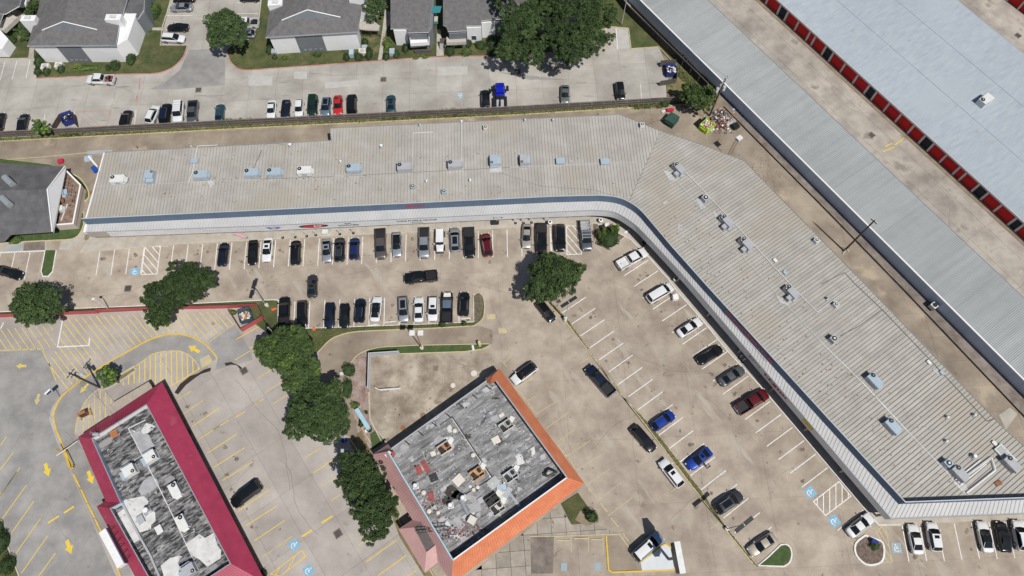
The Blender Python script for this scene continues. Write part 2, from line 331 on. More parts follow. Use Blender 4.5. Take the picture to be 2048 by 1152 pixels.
# apartment car park, rear alley, shopping-centre car park, restaurant car park, storage yard
slabs('apartment_car_park', [(-90, -60), (1262, -60), (1262, 97), (1318, 94), (1345, 160), (1364, 204), (1020, 226), (520, 250), (0, 276), (-90, 281)], A_MALL, 5.6, 5.6, 0, M['aptlot'])
slabs('rear_alley', [(-90, 281), (0, 276), (520, 250), (1020, 226), (1364, 204), (1418, 167), (1443, 200), (1517, 283), (1808, 582), (2060, 845), (2200, 985), (2160, 1080), (1990, 852), (1700, 560), (1500, 345), (1330, 275), (1250, 250), (670, 285), (210, 330), (170, 480), (-90, 480)], A_MALL, 11, 4.6, 0, M['alley'])
slabs('shopping_car_park', [(-90, 480), (170, 480), (1180, 425), (1280, 440), (1450, 600), (1800, 1000), (2160, 990), (2190, 1200), (1500, 1290), (900, 1290), (870, 1152), (828, 1085), (740, 890), (640, 705), (540, 660), (520, 606), (0, 632), (-90, 640)], A_MALL, 10.7, 10.7, 0, M['lot'], gap=.02)
slabs('restaurant_car_park', [(-90, 640), (0, 632), (520, 606), (540, 660), (640, 705), (740, 890), (828, 1085), (870, 1152), (900, 1290), (-120, 1290)], A_RR + pi, 8.2, 5.8, 0, M['rrlot'])
slabs('storage_yard', [(1418, 130), (1200, -90), (2200, -90), (2250, 1000), (2200, 985), (2060, 845), (1808, 582), (1517, 283), (1443, 200)], A_DIAG, 12.0, 4.6, 0, M['storage'])
flat('drainage_strip', [(1421, 171), (1446, 194), (1545, 288), (1842, 586), (2120, 855), (2120, 900), (2060, 848), (1808, 584), (1519, 286), (1445, 205)], .06, M['gutter'], .1)
sc = MB()
flat('stained_pavement', [(1640, 60), (1735, 150), (1900, 300), (2048, 432), (2048, 470), (1880, 318), (1700, 150), (1600, 60)], .005, M['storage'], .02)
# drive-thru lane
lane_out = smooth_px([(113, 859), (108, 836), (112, 815), (125, 792), (156, 766), (198, 737), (260, 701), (299, 680), (339, 669), (372, 671), (406, 685), (427, 706), (434, 717)], 5)
lane_in = smooth_px([(150, 868), (155, 838), (172, 802), (198, 778), (271, 732), (307, 708), (339, 702), (365, 704), (385, 716), (400, 737)], 5)
flat('drive_thru_lane', lane_out + lane_in[::-1], .006, M['lane'], .03)
flat('drive_thru_lane', [(113, 859), (150, 868), (215, 1000), (265, 1152), (240, 1152), (160, 985), (130, 905)], .005, M['lane'], .03)
flat('grey_pavement', [(-60, 706), (0, 704), (84, 700), (104, 742), (122, 790), (104, 815), (98, 838), (112, 880), (235, 1160), (40, 1160), (-60, 930)], .004, M['lane'], .03)
flat('grey_pavement', [(415, 680), (470, 648), (500, 700), (505, 720), (430, 740), (436, 716), (428, 702)], .005, M['lane'], .03)
# middle lane through the planters (darker concrete)
flat('service_lane', smooth_px([(637, 704), (662, 677), (695, 664), (760, 660), (870, 656), (960, 652)], 4) + [(985, 660), (985, 688), (830, 690), (760, 694), (730, 702), (702, 725), (688, 750), (700, 800), (715, 862), (745, 905), (720, 925), (640, 760)], .006, M['alley'], .03)
for pts, m_ in (([(1061, 1073), (1108, 1073), (1106, 1147), (1062, 1147)], 'gutter'), ([(1215, 1072), (1240, 1070), (1280, 1126), (1283, 1141), (1219, 1142)], 'alley'),
                ([(997, 144), (1140, 160), (1060, 160)], 'lane')):
    flat('pavement_patch', pts, .008, M[m_], .03)
flat('concrete_pad', [(1281, 1126), (1325, 1092), (1332, 1089), (1342, 1097), (1349, 1138), (1284, 1142)], .12, M['pad'], .15)
for q in ([(497, 152), (545, 152), (545, 171), (497, 172)], [(588, 144), (614, 143), (614, 158), (588, 158)], [(650, 165), (717, 160), (717, 172), (650, 177)], [(875, 134), (935, 132), (935, 149), (876, 151)], [(1048, 160), (1077, 159), (1077, 165), (1048, 166)], [(1233, 60), (1258, 60), (1262, 97), (1236, 97)],
          [(274, 476), (336, 473), (336, 494), (274, 492)], [(200, 478), (225, 477), (225, 484), (203, 485)], [(1113, 440), (1183, 432), (1180, 440), (1113, 452)], [(1740, 1020), (1760, 1023), (1790, 1046), (1757, 1052), (1735, 1030)], [(1868, 740), (1880, 726), (1900, 745), (1892, 758)], [(1998, 830), (2020, 815), (2035, 828), (2012, 860)], [(1510, 180), (1530, 175), (1560, 200), (1540, 210)]):
    flat('new_concrete_patch', q, .01, M['newconc'] if q[0][0] < 1800 and q[0][0] > 260 else M['walk'], .03)
for q in ([(378, 100), (420, 98), (450, 115), (450, 170), (360, 178), (300, 178), (330, 165), (360, 140)],):
    flat('grey_pavement', q, .005, M['lane'], .03)
slabs('walled_yard', [(741, 711), (800, 709), (975, 699), (994, 735), (970, 757), (781, 889), (765, 886), (741, 838)], A_MALL, 6.2, 6.2, .012, M['yard'], gap=.03, depth=.02)
slabs('garden_paving', [(905, 1175), (1118, 1012), (1145, 1051), (1190, 1049), (1238, 1067), (1060, 1072), (1062, 1147), (1000, 1175)], A_MALL + .02, 2.3, 2.3, .03, mk('paving_slab', (.27, .24, .2), (.38, .34, .29), sc=.6, rnd=.14, fine=.1, spots=[(.5, .62, .06, (.19, .16, .13))]), gap=.05, depth=.02)
# lawns
def lawn(px, mat, z=.13): return MB().prism(PP(px), -.05, z).build('lawn', mat, kind='structure')
G1 = [(-90, -50), (-90, 119), (0, 118), (68, 117), (73, 156), (150, 153), (235, 148)] + smooth_px([(300, 147), (325, 143), (350, 130), (366, 112), (373, 92)], 4) + [(322, 91), (327, 55), (335, 28), (343, 0), (350, -50)]
lawn(G1, M['grass'])
G2 = smooth_px([(456, 100), (458, 113), (466, 128), (485, 138), (520, 138)], 4) + [(640, 129), (750, 121), (870, 113), (1000, 110), (1140, 103), (1195, 62), (1222, 54), (1257, 57), (1262, 98), (1317, 94), (1343, 122), (1352, 118), (1243, 15), (1200, -50), (530, -50), (517, 50), (500, 80), (470, 84)]
lawn(G2, M['grass'])
lawn([(1332, 165), (1358, 132), (1430, 185), (1400, 205), (1334, 196)], M['dry'])
G4 = [(-90, 306), (0, 318), (100, 330)] + smooth_px([(133, 345), (158, 357), (174, 378), (176, 395), (168, 402)], 3) + [(163, 403), (160, 424), (168, 425)] + smooth_px([(166, 450), (158, 467), (143, 477), (110, 479)], 3) + [(0, 484), (-90, 487)]
lawn(G4, M['lush'])
lawn([(91, 501), (112, 501), (106, 543), (98, 552), (84, 553), (82, 543)], M['lush'])
lawn([(-90, 629), (0, 625), (520, 602), (553, 600), (558, 606), (556, 658), (540, 670), (500, 640), (490, 612), (0, 634), (-90, 638)], M['grass'])
G7 = [(556, 660), (948, 645), (946, 591), (957, 586), (966, 594), (969, 615), (965, 638), (948, 652), (870, 656), (760, 660), (695, 664), (662, 677), (637, 703), (600, 720), (560, 690), (530, 660), (540, 655)]
lawn(G7, M['grass'])
flat('gravel_bed', [(948, 592), (957, 588), (965, 596), (966, 615), (962, 638), (950, 648)], .145, M['mulch'], .05)
lawn([(740, 698), (760, 695), (830, 691), (975, 688), (980, 691), (965, 698), (930, 703), (800, 707), (735, 708)], M['lush'])
flat('mulch_bed', [(703, 726), (716, 712), (737, 704), (738, 760), (740, 835), (765, 885), (745, 900), (715, 860), (700, 800), (690, 760)], .12, M['redmulch'], .2)
G9 = [(1095, 606), (1130, 641), (1299, 860), (1456, 1065), (1511, 1133), (1517, 1134), (1452, 1055), (1402, 982), (1303, 852), (1236, 784), (1197, 727), (1138, 641), (1102, 604)]
lawn(G9, M['dry'])
ISL = [(1516, 1131), (1535, 1115)] + smooth_px([(1561, 1090), (1572, 1089), (1581, 1097), (1583, 1112), (1578, 1126), (1567, 1133)], 3)
lawn(ISL, M['lush'])
PEN = smooth_px([(1730, 1071), (1747, 1077), (1765, 1086), (1767, 1113), (1757, 1127), (1732, 1129), (1712, 1110), (1711, 1087), (1730, 1071)], 3)[:-1]
MB().prism(PP(PEN), -.05, .13).build('mulch_bed', M['mulch'], kind='structure')
lawn([(1122, 1008), (1156, 986), (1180, 1019), (1190, 1045), (1143, 1049)], M['grass'])
flat('dirt_patch', [(1150, 1040), (1160, 1022), (1182, 1022), (1190, 1046), (1172, 1052)], .14, M['dirt'], .05)
lawn([(700, 885), (722, 862), (800, 1028), (797, 1034), (880, 1168), (858, 1168), (800, 1075), (783, 1030)], M['dry'])
lawn([(740, 868), (752, 861), (770, 884), (745, 900)], M['lush'])
lawn([(-90, 1010), (-20, 1030), (0, 1050), (42, 1160), (-90, 1160)], M['grass'])
flat('shrub_bed', [(1187, 450), (1205, 446), (1240, 458), (1252, 470), (1215, 499), (1190, 488)], .12, M['mulch'], .15)
lawn([(1187, 447), (1198, 446), (1198, 480), (1188, 484)], M['dry'], .1)
# verge between apartment fence and alley kerb
flat('fence_verge', [(-90, 281), (0, 276), (520, 249), (1020, 225), (1372, 202), (1372, 209), (1020, 231), (520, 255.5), (0, 283), (-90, 288)], .06, M['dry'], .1)
flat('fence_verge', [(1362, 172), (1420, 168), (1448, 205), (1470, 232), (1400, 232), (1362, 215)], .05, M['dirt'], .1)
# paths
flat('path', [(1002 - 210, 30), (770, 20), (765, 60), (760, 95), (756, 121), (764, 120), (767, 95), (772, 62)], .15, M['walk'], .05)
flat('path', [(874, 60), (881, 60), (888, 112), (873, 113)], .15, M['walk'], .05)
flat('path', [(302, 56), (328, 56), (328, 62), (300, 61)], .15, M['walk'], .05)
flat('path', [(57, 118), (60, 96), (69, 96), (68, 118)], .15, M['walk'], .05)
flat('path', [(0, 487), (45, 484), (95, 481), (95, 502), (0, 508), (-60, 510), (-60, 490)], .06, M['walk'], .1)
flat('path', [(15, 487), (46, 485), (45, 504), (12, 506)], .065, M['S1roof'], .02); flat('path', [(48, 485), (90, 482), (90, 500), (47, 503)], .066, M['gutter'], .02)
flat('path', [(175, 430), (168, 480), (150, 500), (118, 500), (122, 482), (160, 470), (168, 440)], .02, M['walk'], .05)
# kerbs
kerb([(73, 157), (150, 154), (235, 149)] + smooth_px([(300, 148), (326, 144), (352, 131), (368, 113), (375, 92)], 5), M['rcurb'])
kerb(smooth_px([(454, 100), (456, 113), (464, 129), (485, 139.5), (520, 139)], 5) + [(640, 130.5), (750, 122.5), (870, 114), (1000, 111.5), (1140, 104)], M['rcurb'])
kerb([(1195, 63), (1222, 54), (1257, 57), (1262, 98), (1317, 94), (1343, 122)], M['pcurb'])
kerb([(372, 91), (321, 91), (325, 55)], M['ccurb']); kerb([(325, 55), (334, 28), (342, 0), (345, -30)], M['ccurb'], .25)
kerb([(501, 80), (517, 50), (527, -30)], M['ccurb']); kerb([(-60, 119), (68, 117), (73, 156)], M['ccurb'])
kerb([(-60, 287), (0, 283), (520, 255.5), (1020, 231), (1372, 209)], M['pcurb'], .2)
kerb([(-60, 323), (0, 320), (84, 314), (178, 305)], M['pcurb'], .12, .03)
kerb(smooth_px([(131, 343), (158, 355), (175, 377), (178, 394), (170, 403)], 4) + [(165, 403)], M['pcurb'], .22); kerb([(160, 425), (169, 425)] + smooth_px([(168, 450), (160, 468), (145, 479), (110, 481)], 4) + [(0, 487), (-60, 490)], M['pcurb'], .2)
kerb([(-60, 509), (0, 505.5), (90, 502)], M['white'], .2); kerb([(91, 501.5), (83, 543), (86, 553), (97, 553), (106, 543), (113, 501.5)], M['white'], .18)
kerb([(-60, 628.5), (0, 624), (130, 618), (300, 611.5), (520, 601)] + smooth_px([(545, 600), (556, 601), (558, 606)], 3), M['white'], .16)
kerb([(557, 606), (556, 659)], M['white'], .14); kerb([(556, 659), (700, 654), (880, 647.5), (948, 644), (947, 592)], M['white'], .14)
kerb(smooth_px([(947, 592), (957, 586), (966, 594), (969, 615), (965, 638), (948, 652)], 4) + [(870, 656.5), (760, 661)] + smooth_px([(720, 663), (692, 667), (662, 679), (637, 704)], 5), M['pcurb'], .16)
kerb(smooth_px([(702, 726), (714, 712), (731, 702), (760, 695), (790, 693)], 5) + [(830, 691), (977, 688)], M['pcurb'], .16); kerb([(800, 708), (930, 703.5), (965, 698.5), (980, 691)], M['pcurb'], .16)
kerb([(738, 785), (740, 838), (765, 886)], M['ccurb'], .2); kerb([(714, 838), (732, 870), (742, 886)], M['pcurb'], .14); kerb([(697, 873), (718, 905)], M['pcurb'], .16)
kerb([(1094, 605), (1130, 642), (1299, 861), (1456, 1066), (1511, 1134.5)], M['pcurb'], .18)
kerb([(1104, 606), (1137, 641), (1197, 727), (1236, 784), (1303, 852), (1403, 982), (1453, 1055), (1503, 1118), (1517, 1135)], M['ccurb'], .10)
kerb(ISL, M['white'], .2, closed=True); kerb(PEN, M['white'], .28, .17, closed=True)
kerb([(1212, 1071), (1217, 1140), (1224, 1144.5), (1346, 1140), (1351, 1136)], M['ycurb'], .22); kerb([(1280, 1126), (1325, 1091), (1331, 1088), (1341, 1095), (1346, 1108)], M['ycurb'], .2)
kerb([(1060, 1073), (1125, 1072), (1210, 1069), (1238, 1068), (1262, 1101)], M['pcurb'], .14, .1)
kerb([(0, 1050), (42, 1160)], M['ccurb'], .2); kerb([(-60, 1010), (0, 1050)], M['ccurb'], .2)
kerb([(797, 1036), (800, 1046), (880, 1172)], M['pcurb'], .14)
kerb([(1187, 447), (1198, 446.5), (1188, 489), (1215, 500), (1254, 471)], M['ccurb'], .14)
# restaurant: bold yellow kerb with gaps along the drive-thru
kerb(lane_out, M['ycurb'], .22, .1)
kerb([(113, 859), (131, 905), (143, 937)], M['ycurb'], .22, .1)
for i, (a, b) in enumerate((((148, 948), (160, 974)), ((163, 979), (175, 1005)), ((176, 1008), (190, 1035)), ((191, 1038), (204, 1066)))):
    o = MB().strip(PP([a, b]), .24, 0, .14).build('wheel_stop', M['ycurb']); origin(o, P(*a)); tag(o, ['thick yellow kerb block just below the clearance bar beside the drive-thru', 'second yellow kerb block along the drive-thru', 'third yellow kerb block along the drive-thru', 'yellow kerb block just above the white rooftop sign'][i], 'kerb block', 'yellow kerb blocks beside the drive-thru')
kerb([(204, 1066), (225, 1110), (246, 1165)], M['ycurb'], .22, .1)
# sidewalks in front of the long building
MB().prism(PP([(160, 505), (352, 488.5), (630, 473.5), (865, 462.5), (1045, 454), (1185, 447)] + smooth_px([(1185, 447), (1215, 455), (1240, 468), (1262, 480), (1297, 515), (1338, 561)], 3)[1:] + [(1354, 582), (1406, 642), (1453, 700), (1520, 772), (1588, 851), (1655, 930), (1733, 1022), (1757, 1049), (1800, 1049), (2190, 1032), (2190, 1000), (1800, 1010), (1600, 800), (1400, 560), (1260, 430), (1190, 415), (190, 460)]), -.05, .13).build('sidewalk', M['walk'], kind='structure')
kerb([(1196, 450), (1240, 468), (1262, 480), (1297, 515), (1338, 561), (1354, 583), (1406, 643), (1453, 701), (1520, 773), (1588, 852), (1655, 931), (1733, 1023), (1757, 1050), (1800, 1050)], M['white'], .14, .145)
kerb([(160, 505.5), (352, 489), (630, 474), (865, 463), (1045, 454.6), (1188, 447.5)], M['ccurb'], .14, .145)

# ---------------- painted markings ----------------
LN = {}
def line(a, b, mat='line', wd=.14, z=.012, grp='shop'):
    LN.setdefault((grp, mat), MB()).strip([P(*a), P(*b)], wd, z - .008, z)
def wline(A, B, mat='line', wd=.14, z=.012, grp='shop'):
    LN.setdefault((grp, mat), MB()).strip([A, B], wd, z - .008, z)
def stalls(t0, b0, t1, b1, n, skip=(), mat='line', grp='shop', k0=0, k1=None):
    T0, B0, T1, B1 = P(*t0), P(*b0), P(*t1), P(*b1)
    for k in range(k0, (n if k1 is None else k1) + 1):
        if k in skip: continue
        a, b = T0.lerp(T1, k / n), B0.lerp(B1, k / n); j = random.uniform(-.15, .15); b = b + (b - a) * j * .1
        wline(a, b, mat, .14, grp=grp)
def hatch(px, d, sp, mat='line', wd=.14, grp='shop', border=True, z=.012):
    poly = [V2(p) for p in PP(px)]; n = Vector((-d.y, d.x)).normalized(); dn = d.normalized(); vs = [n.dot(p) for p in poly]
    v = min(vs) + sp * .6
    while v < max(vs):
        xs = []
        for i in range(len(poly)):
            a, b = poly[i], poly[(i + 1) % len(poly)]; da, db = n.dot(a) - v, n.dot(b) - v
            if da * db < 0: q = a + (b - a) * (da / (da - db)); xs.append(dn.dot(q))
        xs.sort()
        for i in range(0, len(xs) - 1, 2):
            if xs[i + 1] - xs[i] > .3: wline(n * v + dn * xs[i], n * v + dn * xs[i + 1], mat, wd, grp=grp, z=z)
        v += sp
    if border: LN.setdefault((grp, mat), MB()).strip(poly, wd, z - .009, z + .001, closed=True)
stalls((200.5, 497.4), (192, 551), (1014, 459.7), (1015, 514), 28, skip=(4,), k1=31)
a_, b_ = P(1101, 455), P(1104, 508)
wline(a_, b_)
hatch([(290, 493.5), (321, 493), (314, 548), (283, 549)], V2(P(310, 548) - P(288, 522)), 1.0)
hatch([(1133, 452), (1159, 452), (1163, 508), (1134, 509)], V2(P(1163, 505) - P(1133, 470)), 1.0)
stalls((590, 603), (587, 657), (948, 587), (948, 643), 12)
stalls((1297, 520), (1249, 551), (1655, 935.5), (1603, 975), 17)
stalls((1172, 594), (1124, 626), (1543, 1054), (1492, 1095.5), 18)
hatch([(1627, 1003), (1651, 1031), (1702, 992.5), (1678, 963)], V2(P(1651, 1030) - P(1651, 990)), 1.0, wd=.15)
line((1675, 1061), (1726, 1020.6))
stalls((1804, 1050.5), (1818, 1123.6), (1977.6, 1044.7), (1994.5, 1117), 5, k1=9)
hatch([(1752, 1063), (1770, 1048), (1784, 1124), (1760, 1126), (1767, 1113), (1765, 1086)], V2(P(1783, 1110) - P(1765, 1080)), .75, 'ypale')
hatch([(1697, 1087), (1716, 1076), (1712, 1088), (1711, 1100)], V2(P(1712, 1100) - P(1700, 1080)), .9, 'ypale', border=False)
line((30, 506), (22, 541)); line((60, 505), (48.7, 559)); line((1, 508), (-8, 540))
for a, b in ((((10, 124), (0, 161))), ((34, 121), (24, 159)), ((60, 119), (52, 157)), ((221, 221), (216, 251)), ((272, 220), (269, 250)), ((475, 5), (519, 5.5)), ((474, 27), (517, 27)), ((473, 50), (515, 50)), ((334, 31), (385, 31)), ((330, 60), (380, 61)), ((338, 4), (388, 4)), ((1281, 169), (1283, 197)), ((90, 229), (86, 256)), ((150, 222), (146, 252))):
    line(a, b, 'line', .1, grp='apt')
line((1232, 56), (1235, 98), 'line', .16, grp='apt')
hatch([(1200, 66), (1231, 56), (1234, 97), (1195, 97)], V2(P(1231, 97) - P(1205, 66)), 1.3, 'rline', .12, 'apt', border=False)
hatch([(150, 224), (221, 221), (216, 250), (180, 252)], V2(P(216, 243) - P(190, 222)), 2.2, 'rline', .1, 'apt')
line((280, 156), (278.5, 178), 'rline', .3, grp='apt'); line((274.5, 191), (272, 212), 'rline', .3, grp='apt')
for a, b in (((1052, 803), (1070, 793)), ((1071, 829), (1117, 800)), ((1092, 857), (1137, 825)), ((1113, 885), (1151, 857)), ((1133, 913), (1180, 881)), ((1153, 941), (1200, 911)), ((1173, 970), (1221, 937)), ((1194, 1002), (1242, 965)), ((1216, 1032), (1264, 995)), ((1033, 776), (1070, 752)), ((1008, 725), (1022, 713)), ((1015, 735), (1002, 720)), ((1142, 1074), (1143, 1105)), ((1177, 1073), (1177, 1105)), ((1206, 1074), (1207, 1110)),
             ((1342, 984), (1365, 968)), ((1420, 1057), (1440, 1045)), ((1160, 727), (1182, 714))):
    line(a, b, 'ypale', .1)
yl = [((398, 878), (439, 852)), ((414, 907), (474, 868)), ((427, 935), (490, 895)), ((445, 961), (505, 924)), ((475, 1023), (538, 980)), ((491, 1052), (555, 1011)), ((508, 1082), (569, 1041)), ((525, 1114), (585, 1072)), ((354, 800), (384, 781)), ((368, 827), (406, 801)), ((385, 853), (440, 815)), ((427, 860), (458, 840)), ((508, 811), (527, 798)), ((508, 810), (520, 802)),
      ((470, 835), (490, 823)), ((609, 916), (641, 896)), ((626, 946), (676, 913)), ((642, 972), (668, 956)), ((661, 1002), (681, 989)), ((716, 1090), (732, 1081)), ((732, 1124), (793, 1080)), ((755, 1152), (812, 1111)), ((775, 1180), (832, 1141)), ((515, 757), (545, 738)), ((530, 785), (570, 760)), ((545, 808), (575, 790)), ((572, 843), (600, 825)),
      ((1, 891), (13, 873)), ((0, 940), (27, 904)), ((0, 993), (34, 943)), ((1, 1043), (53, 970)), ((16, 1076), (68, 1002)), ((29, 1111), (81, 1037)), ((43, 1146), (95, 1072)), ((68, 1165), (111, 1106)), ((-30, 1035), (40, 935)), ((470, 720), (500, 702))]
for i, (a, b) in enumerate(yl): line(a, b, 'yworn' if i in (7, 8, 9, 13, 15, 17, 18, 19, 23, 24, 25) else 'yline', .12, grp='rest')
for a, b in (((96, 1046), (118, 1032)), ((128, 1026), (148, 1013)), ((643, 1046), (665, 1032)), ((604, 1073), (624, 1060))):
    line(a, b, 'yline', .28, grp='rest')
line((472, 679), (528, 647), 'ycurb', .16, grp='rest'); line((500, 697), (527, 680), 'ycurb', .16, grp='rest')
hatch([(541, 1148), (604, 1101), (612, 1113), (560, 1152)], V2(P(556, 1150) - P(570, 1125)), 1.3, 'yline', .12, 'rest')
# hatched fields round the drive-thru
f1 = [(128, 635), (455, 622), (469, 650), (434, 690)] + [(p[0], p[1] - 2) for p in lane_out[::-1] if p[0] < 430 and p[0] > 118] + [(112, 770), (84, 700), (115, 694)]
hatch([(128, 635), (455, 622), (469, 648), (430, 668), (408, 680), (372, 667), (338, 665), (299, 676), (260, 697), (198, 732), (156, 761), (130, 783), (112, 758), (96, 725), (115, 694)], V2(P(177, 690) - P(131, 632)), .98, 'yworn', .17, 'rest', border=False)
hatch([(-40, 660), (105, 652), (112, 692), (85, 699), (-40, 700)], V2(P(40, 715) - P(0, 655)), .98, 'yworn', .14, 'rest', border=False)
hatch([(160, 868), (162, 832), (176, 802), (202, 776), (225, 800), (222, 812), (226, 835), (172, 862)], V2(P(200, 850) - P(200, 780)), .92, 'yworn', .17, 'rest', border=False)
hatch([(240, 772), (273, 733), (307, 709), (339, 703), (365, 705), (385, 717), (399, 737), (341, 773), (326, 764), (308, 778), (296, 762)], V2(P(300, 760) - P(300, 700)), .92, 'yline', .16, 'rest', border=False)
LN[('rest', 'yworn')].strip(PP(lane_in), .16, .004, .012)
LN[('rest', 'yline')].strip(PP([(400, 737), (341, 773)]), .14, .004, .013); LN[('rest', 'yworn')].strip(PP([(-60, 702), (0, 701), (83, 698), (97, 725), (112, 762)]), .16, .004, .012)
LN[('rest', 'yworn')].strip(PP([(469, 648), (420, 682)]), .12, .004, .012)
LN.setdefault(('rest', 'line'), MB()).strip(PP([(126, 636), (115, 694), (178, 691), (179, 677)]), .2, .004, .014)
line((7, 645), (0, 660), 'line', .16, grp='rest')
LN[('rest', 'yworn')].prism(PP([(399, 718), (418, 709), (426, 725), (404, 736)]), .004, .013)
def arrow(c, tip, L=2.6, mat='yline', grp='rest', s=1.):
    C_ = P(*c); d = V2(P(*tip) - C_).normalized(); n = Vector((-d.y, d.x)); c2 = V2(C_); L *= s
    LN.setdefault((grp, mat), MB()).prism([c2 - d * L / 2 + n * .3 * s, c2 + d * 0 + n * .3 * s, c2 + d * 0 + n * .7 * s, c2 + d * L / 2, c2 - n * .7 * s, c2 - n * .3 * s, c2 - d * L / 2 - n * .3 * s], .004, .013)
for c, t in (((94, 940), (98, 955)), ((181, 955), (187, 972)), ((138, 1094), (143, 1110)), ((388, 698), (376, 691))): arrow(c, t, s=.92)
for c, t in (((42, 732), (28, 732)), ((75, 799), (72, 812)), ((168, 777), (160, 786))): arrow(c, t, mat='yworn', s=.75)
def ada(c, up, mat='adablue', s=1.55, grp='shop', sq=True):
    C_ = V2(P(*c)); d = V2(P(*up)) - C_; d.normalize(); n = Vector((d.y, -d.x)); h = s / 2
    if sq: LN.setdefault((grp, mat), MB()).prism([C_ - d * h - n * h, C_ - d * h + n * h, C_ + d * h + n * h, C_ + d * h - n * h], .004, .010)
    mb = LN.setdefault((grp, 'line'), MB()); q = lambda x, y: C_ + n * x * s + d * y * s
    ring = [q(.02 + .24 * cos(t), -.10 + .24 * sin(t)) for t in [radians(100 + 26 * k) for k in range(11)]]
    mb.strip(ring, .08 * s, .008, .015); mb.strip([q(-.05, .2), q(-.02, -.02), q(.18, -.03), q(.28, -.26), q(.36, -.23)], .08 * s, .008, .015)
    mb.strip([q(-.04, .1), q(.14, .1)], .06 * s, .008, .0152)
    mb.prism([q(-.07 + .08 * cos(t), .31 + .08 * sin(t)) for t in [k * pi / 4 for k in range(8)]], .008, .015)
ada((269.5, 543), (271, 530)); ada((1620.4, 984.5), (1632, 976), s=1.6); ada((1668.6, 1042), (1680, 1033), s=1.6)
ada((1793, 1096), (1791, 1085), 'adafade', grp='shop'); ada((920, 191), (920, 205), 'adafade', grp='apt'); ada((588.5, 1090), (600, 1082), grp='rest', s=1.5); ada((617, 1141), (629, 1133), grp='rest', s=1.5)
for c in ((1128, 1134), (1195, 1133)): 
    q = [(c[0] - 6, c[1] - 8), (c[0] + 6, c[1] - 8), (c[0] + 6, c[1] + 8), (c[0] - 6, c[1] + 8)]; LN.setdefault(('shop', 'adafade'), MB()).prism(PP(q), .004, .012)
for c in ((982, 634), (1005, 662), (990, 630), (978, 636)):
    q = [(c[0] - 9, c[1] - 5), (c[0] + 8, c[1] - 6), (c[0] + 9, c[1] + 4), (c[0] - 7, c[1] + 5)]
    if c[0] in (982, 1005): LN[('shop', 'ypale')].prism(PP(q), .004, .012)
nm = {'shop': 'shopping_car_park_markings', 'apt': 'apartment_car_park_markings', 'rest': 'restaurant_car_park_markings'}
for (g, m_), mb in LN.items(): mb.build(nm[g], M[m_], kind='structure')
# drain grates
for i, (c, lb) in enumerate((((397, 180), 'square drain grate at the mouth of the apartment driveway'), ((767, 159), 'square drain grate in the apartment lane above the teal car'), ((1035, 143), 'drain grate in the tree shadow of the apartment lane'), ((256, 577), 'square drain grate beside the drive lane left of the twin crowned tree'), ((1743, 270), 'drain grate in the yard by the yellow line between storage buildings'),
                             ((676, 1067), 'square drain grate in the restaurant car park left of the oval tree'), ((488, 742), 'drain grate where dark water runs below the red enclosure'), ((2036, 71), 'drain grate in the far corner storage yard'))):
    p = P(*c); o = thing('drain_grate', lb, 'drain grate', (p.x, p.y, 0), A_MALL if i < 4 else A_DIAG, 'drain grates in the pavement')
    MB().box((0, 0, .012), (1.3, 1.3, .01)).build('grate_surround', M['gutter'], o, local=True)
    g = MB()
    for k in range(7): g.box((-.42 + k * .14, 0, .025), (.08, .95, .02))
    g.build('grate', M['fan'], o, local=True)
for i, (c, r) in enumerate((((948, 747), 1.), ((906, 771), .8), ((846, 831), .9), ((806, 856), .8), ((183, 386), .8), ((182, 405), .9))):
    p = P(*c); o = MB().add(*[[(r * .55 * cos(k * pi / 8), r * .55 * sin(k * pi / 8), z) for z in (0, .03) for k in range(16)], [tuple(range(16, 32))] + [(k, (k + 1) % 16, (k + 1) % 16 + 16, k + 16) for k in range(16)]]).build('manhole_cover', M[['cream', 'cream', 'debris', 'rust', 'rust', 'gutter'][i]])
    o.location = (p.x, p.y, 0); tag(o, ['pale round cap in the pavement near the orange roof peak', 'pale round cap in the fenced concrete yard, left of the paler one', 'brown round lid by the box shaped shadow of the flat roof', 'rusty round lid near the corner of the yard kerb', 'rusty round lid between the left kerb and the long building', 'grey round lid near the roof edge of the long building'][i], 'manhole cover', 'round lids in the pavement')
# wet stains
MB().prism(PP([(349, 785), (360, 768), (380, 752), (395, 747), (408, 739), (422, 735), (421, 742), (402, 748), (390, 756), (372, 770), (356, 789)]), .0, .014).build('wet_stain', mk('wet_stain', (.05, .035, .025), rough=.3), kind='structure')
MB().prism(PP([(449, 726), (462, 724), (478, 731), (487, 738), (494, 742), (488, 748), (481, 740), (474, 731), (462, 729), (452, 732)]), .0, .014).build('wet_stain', MATC['wet_stain'], kind='structure')
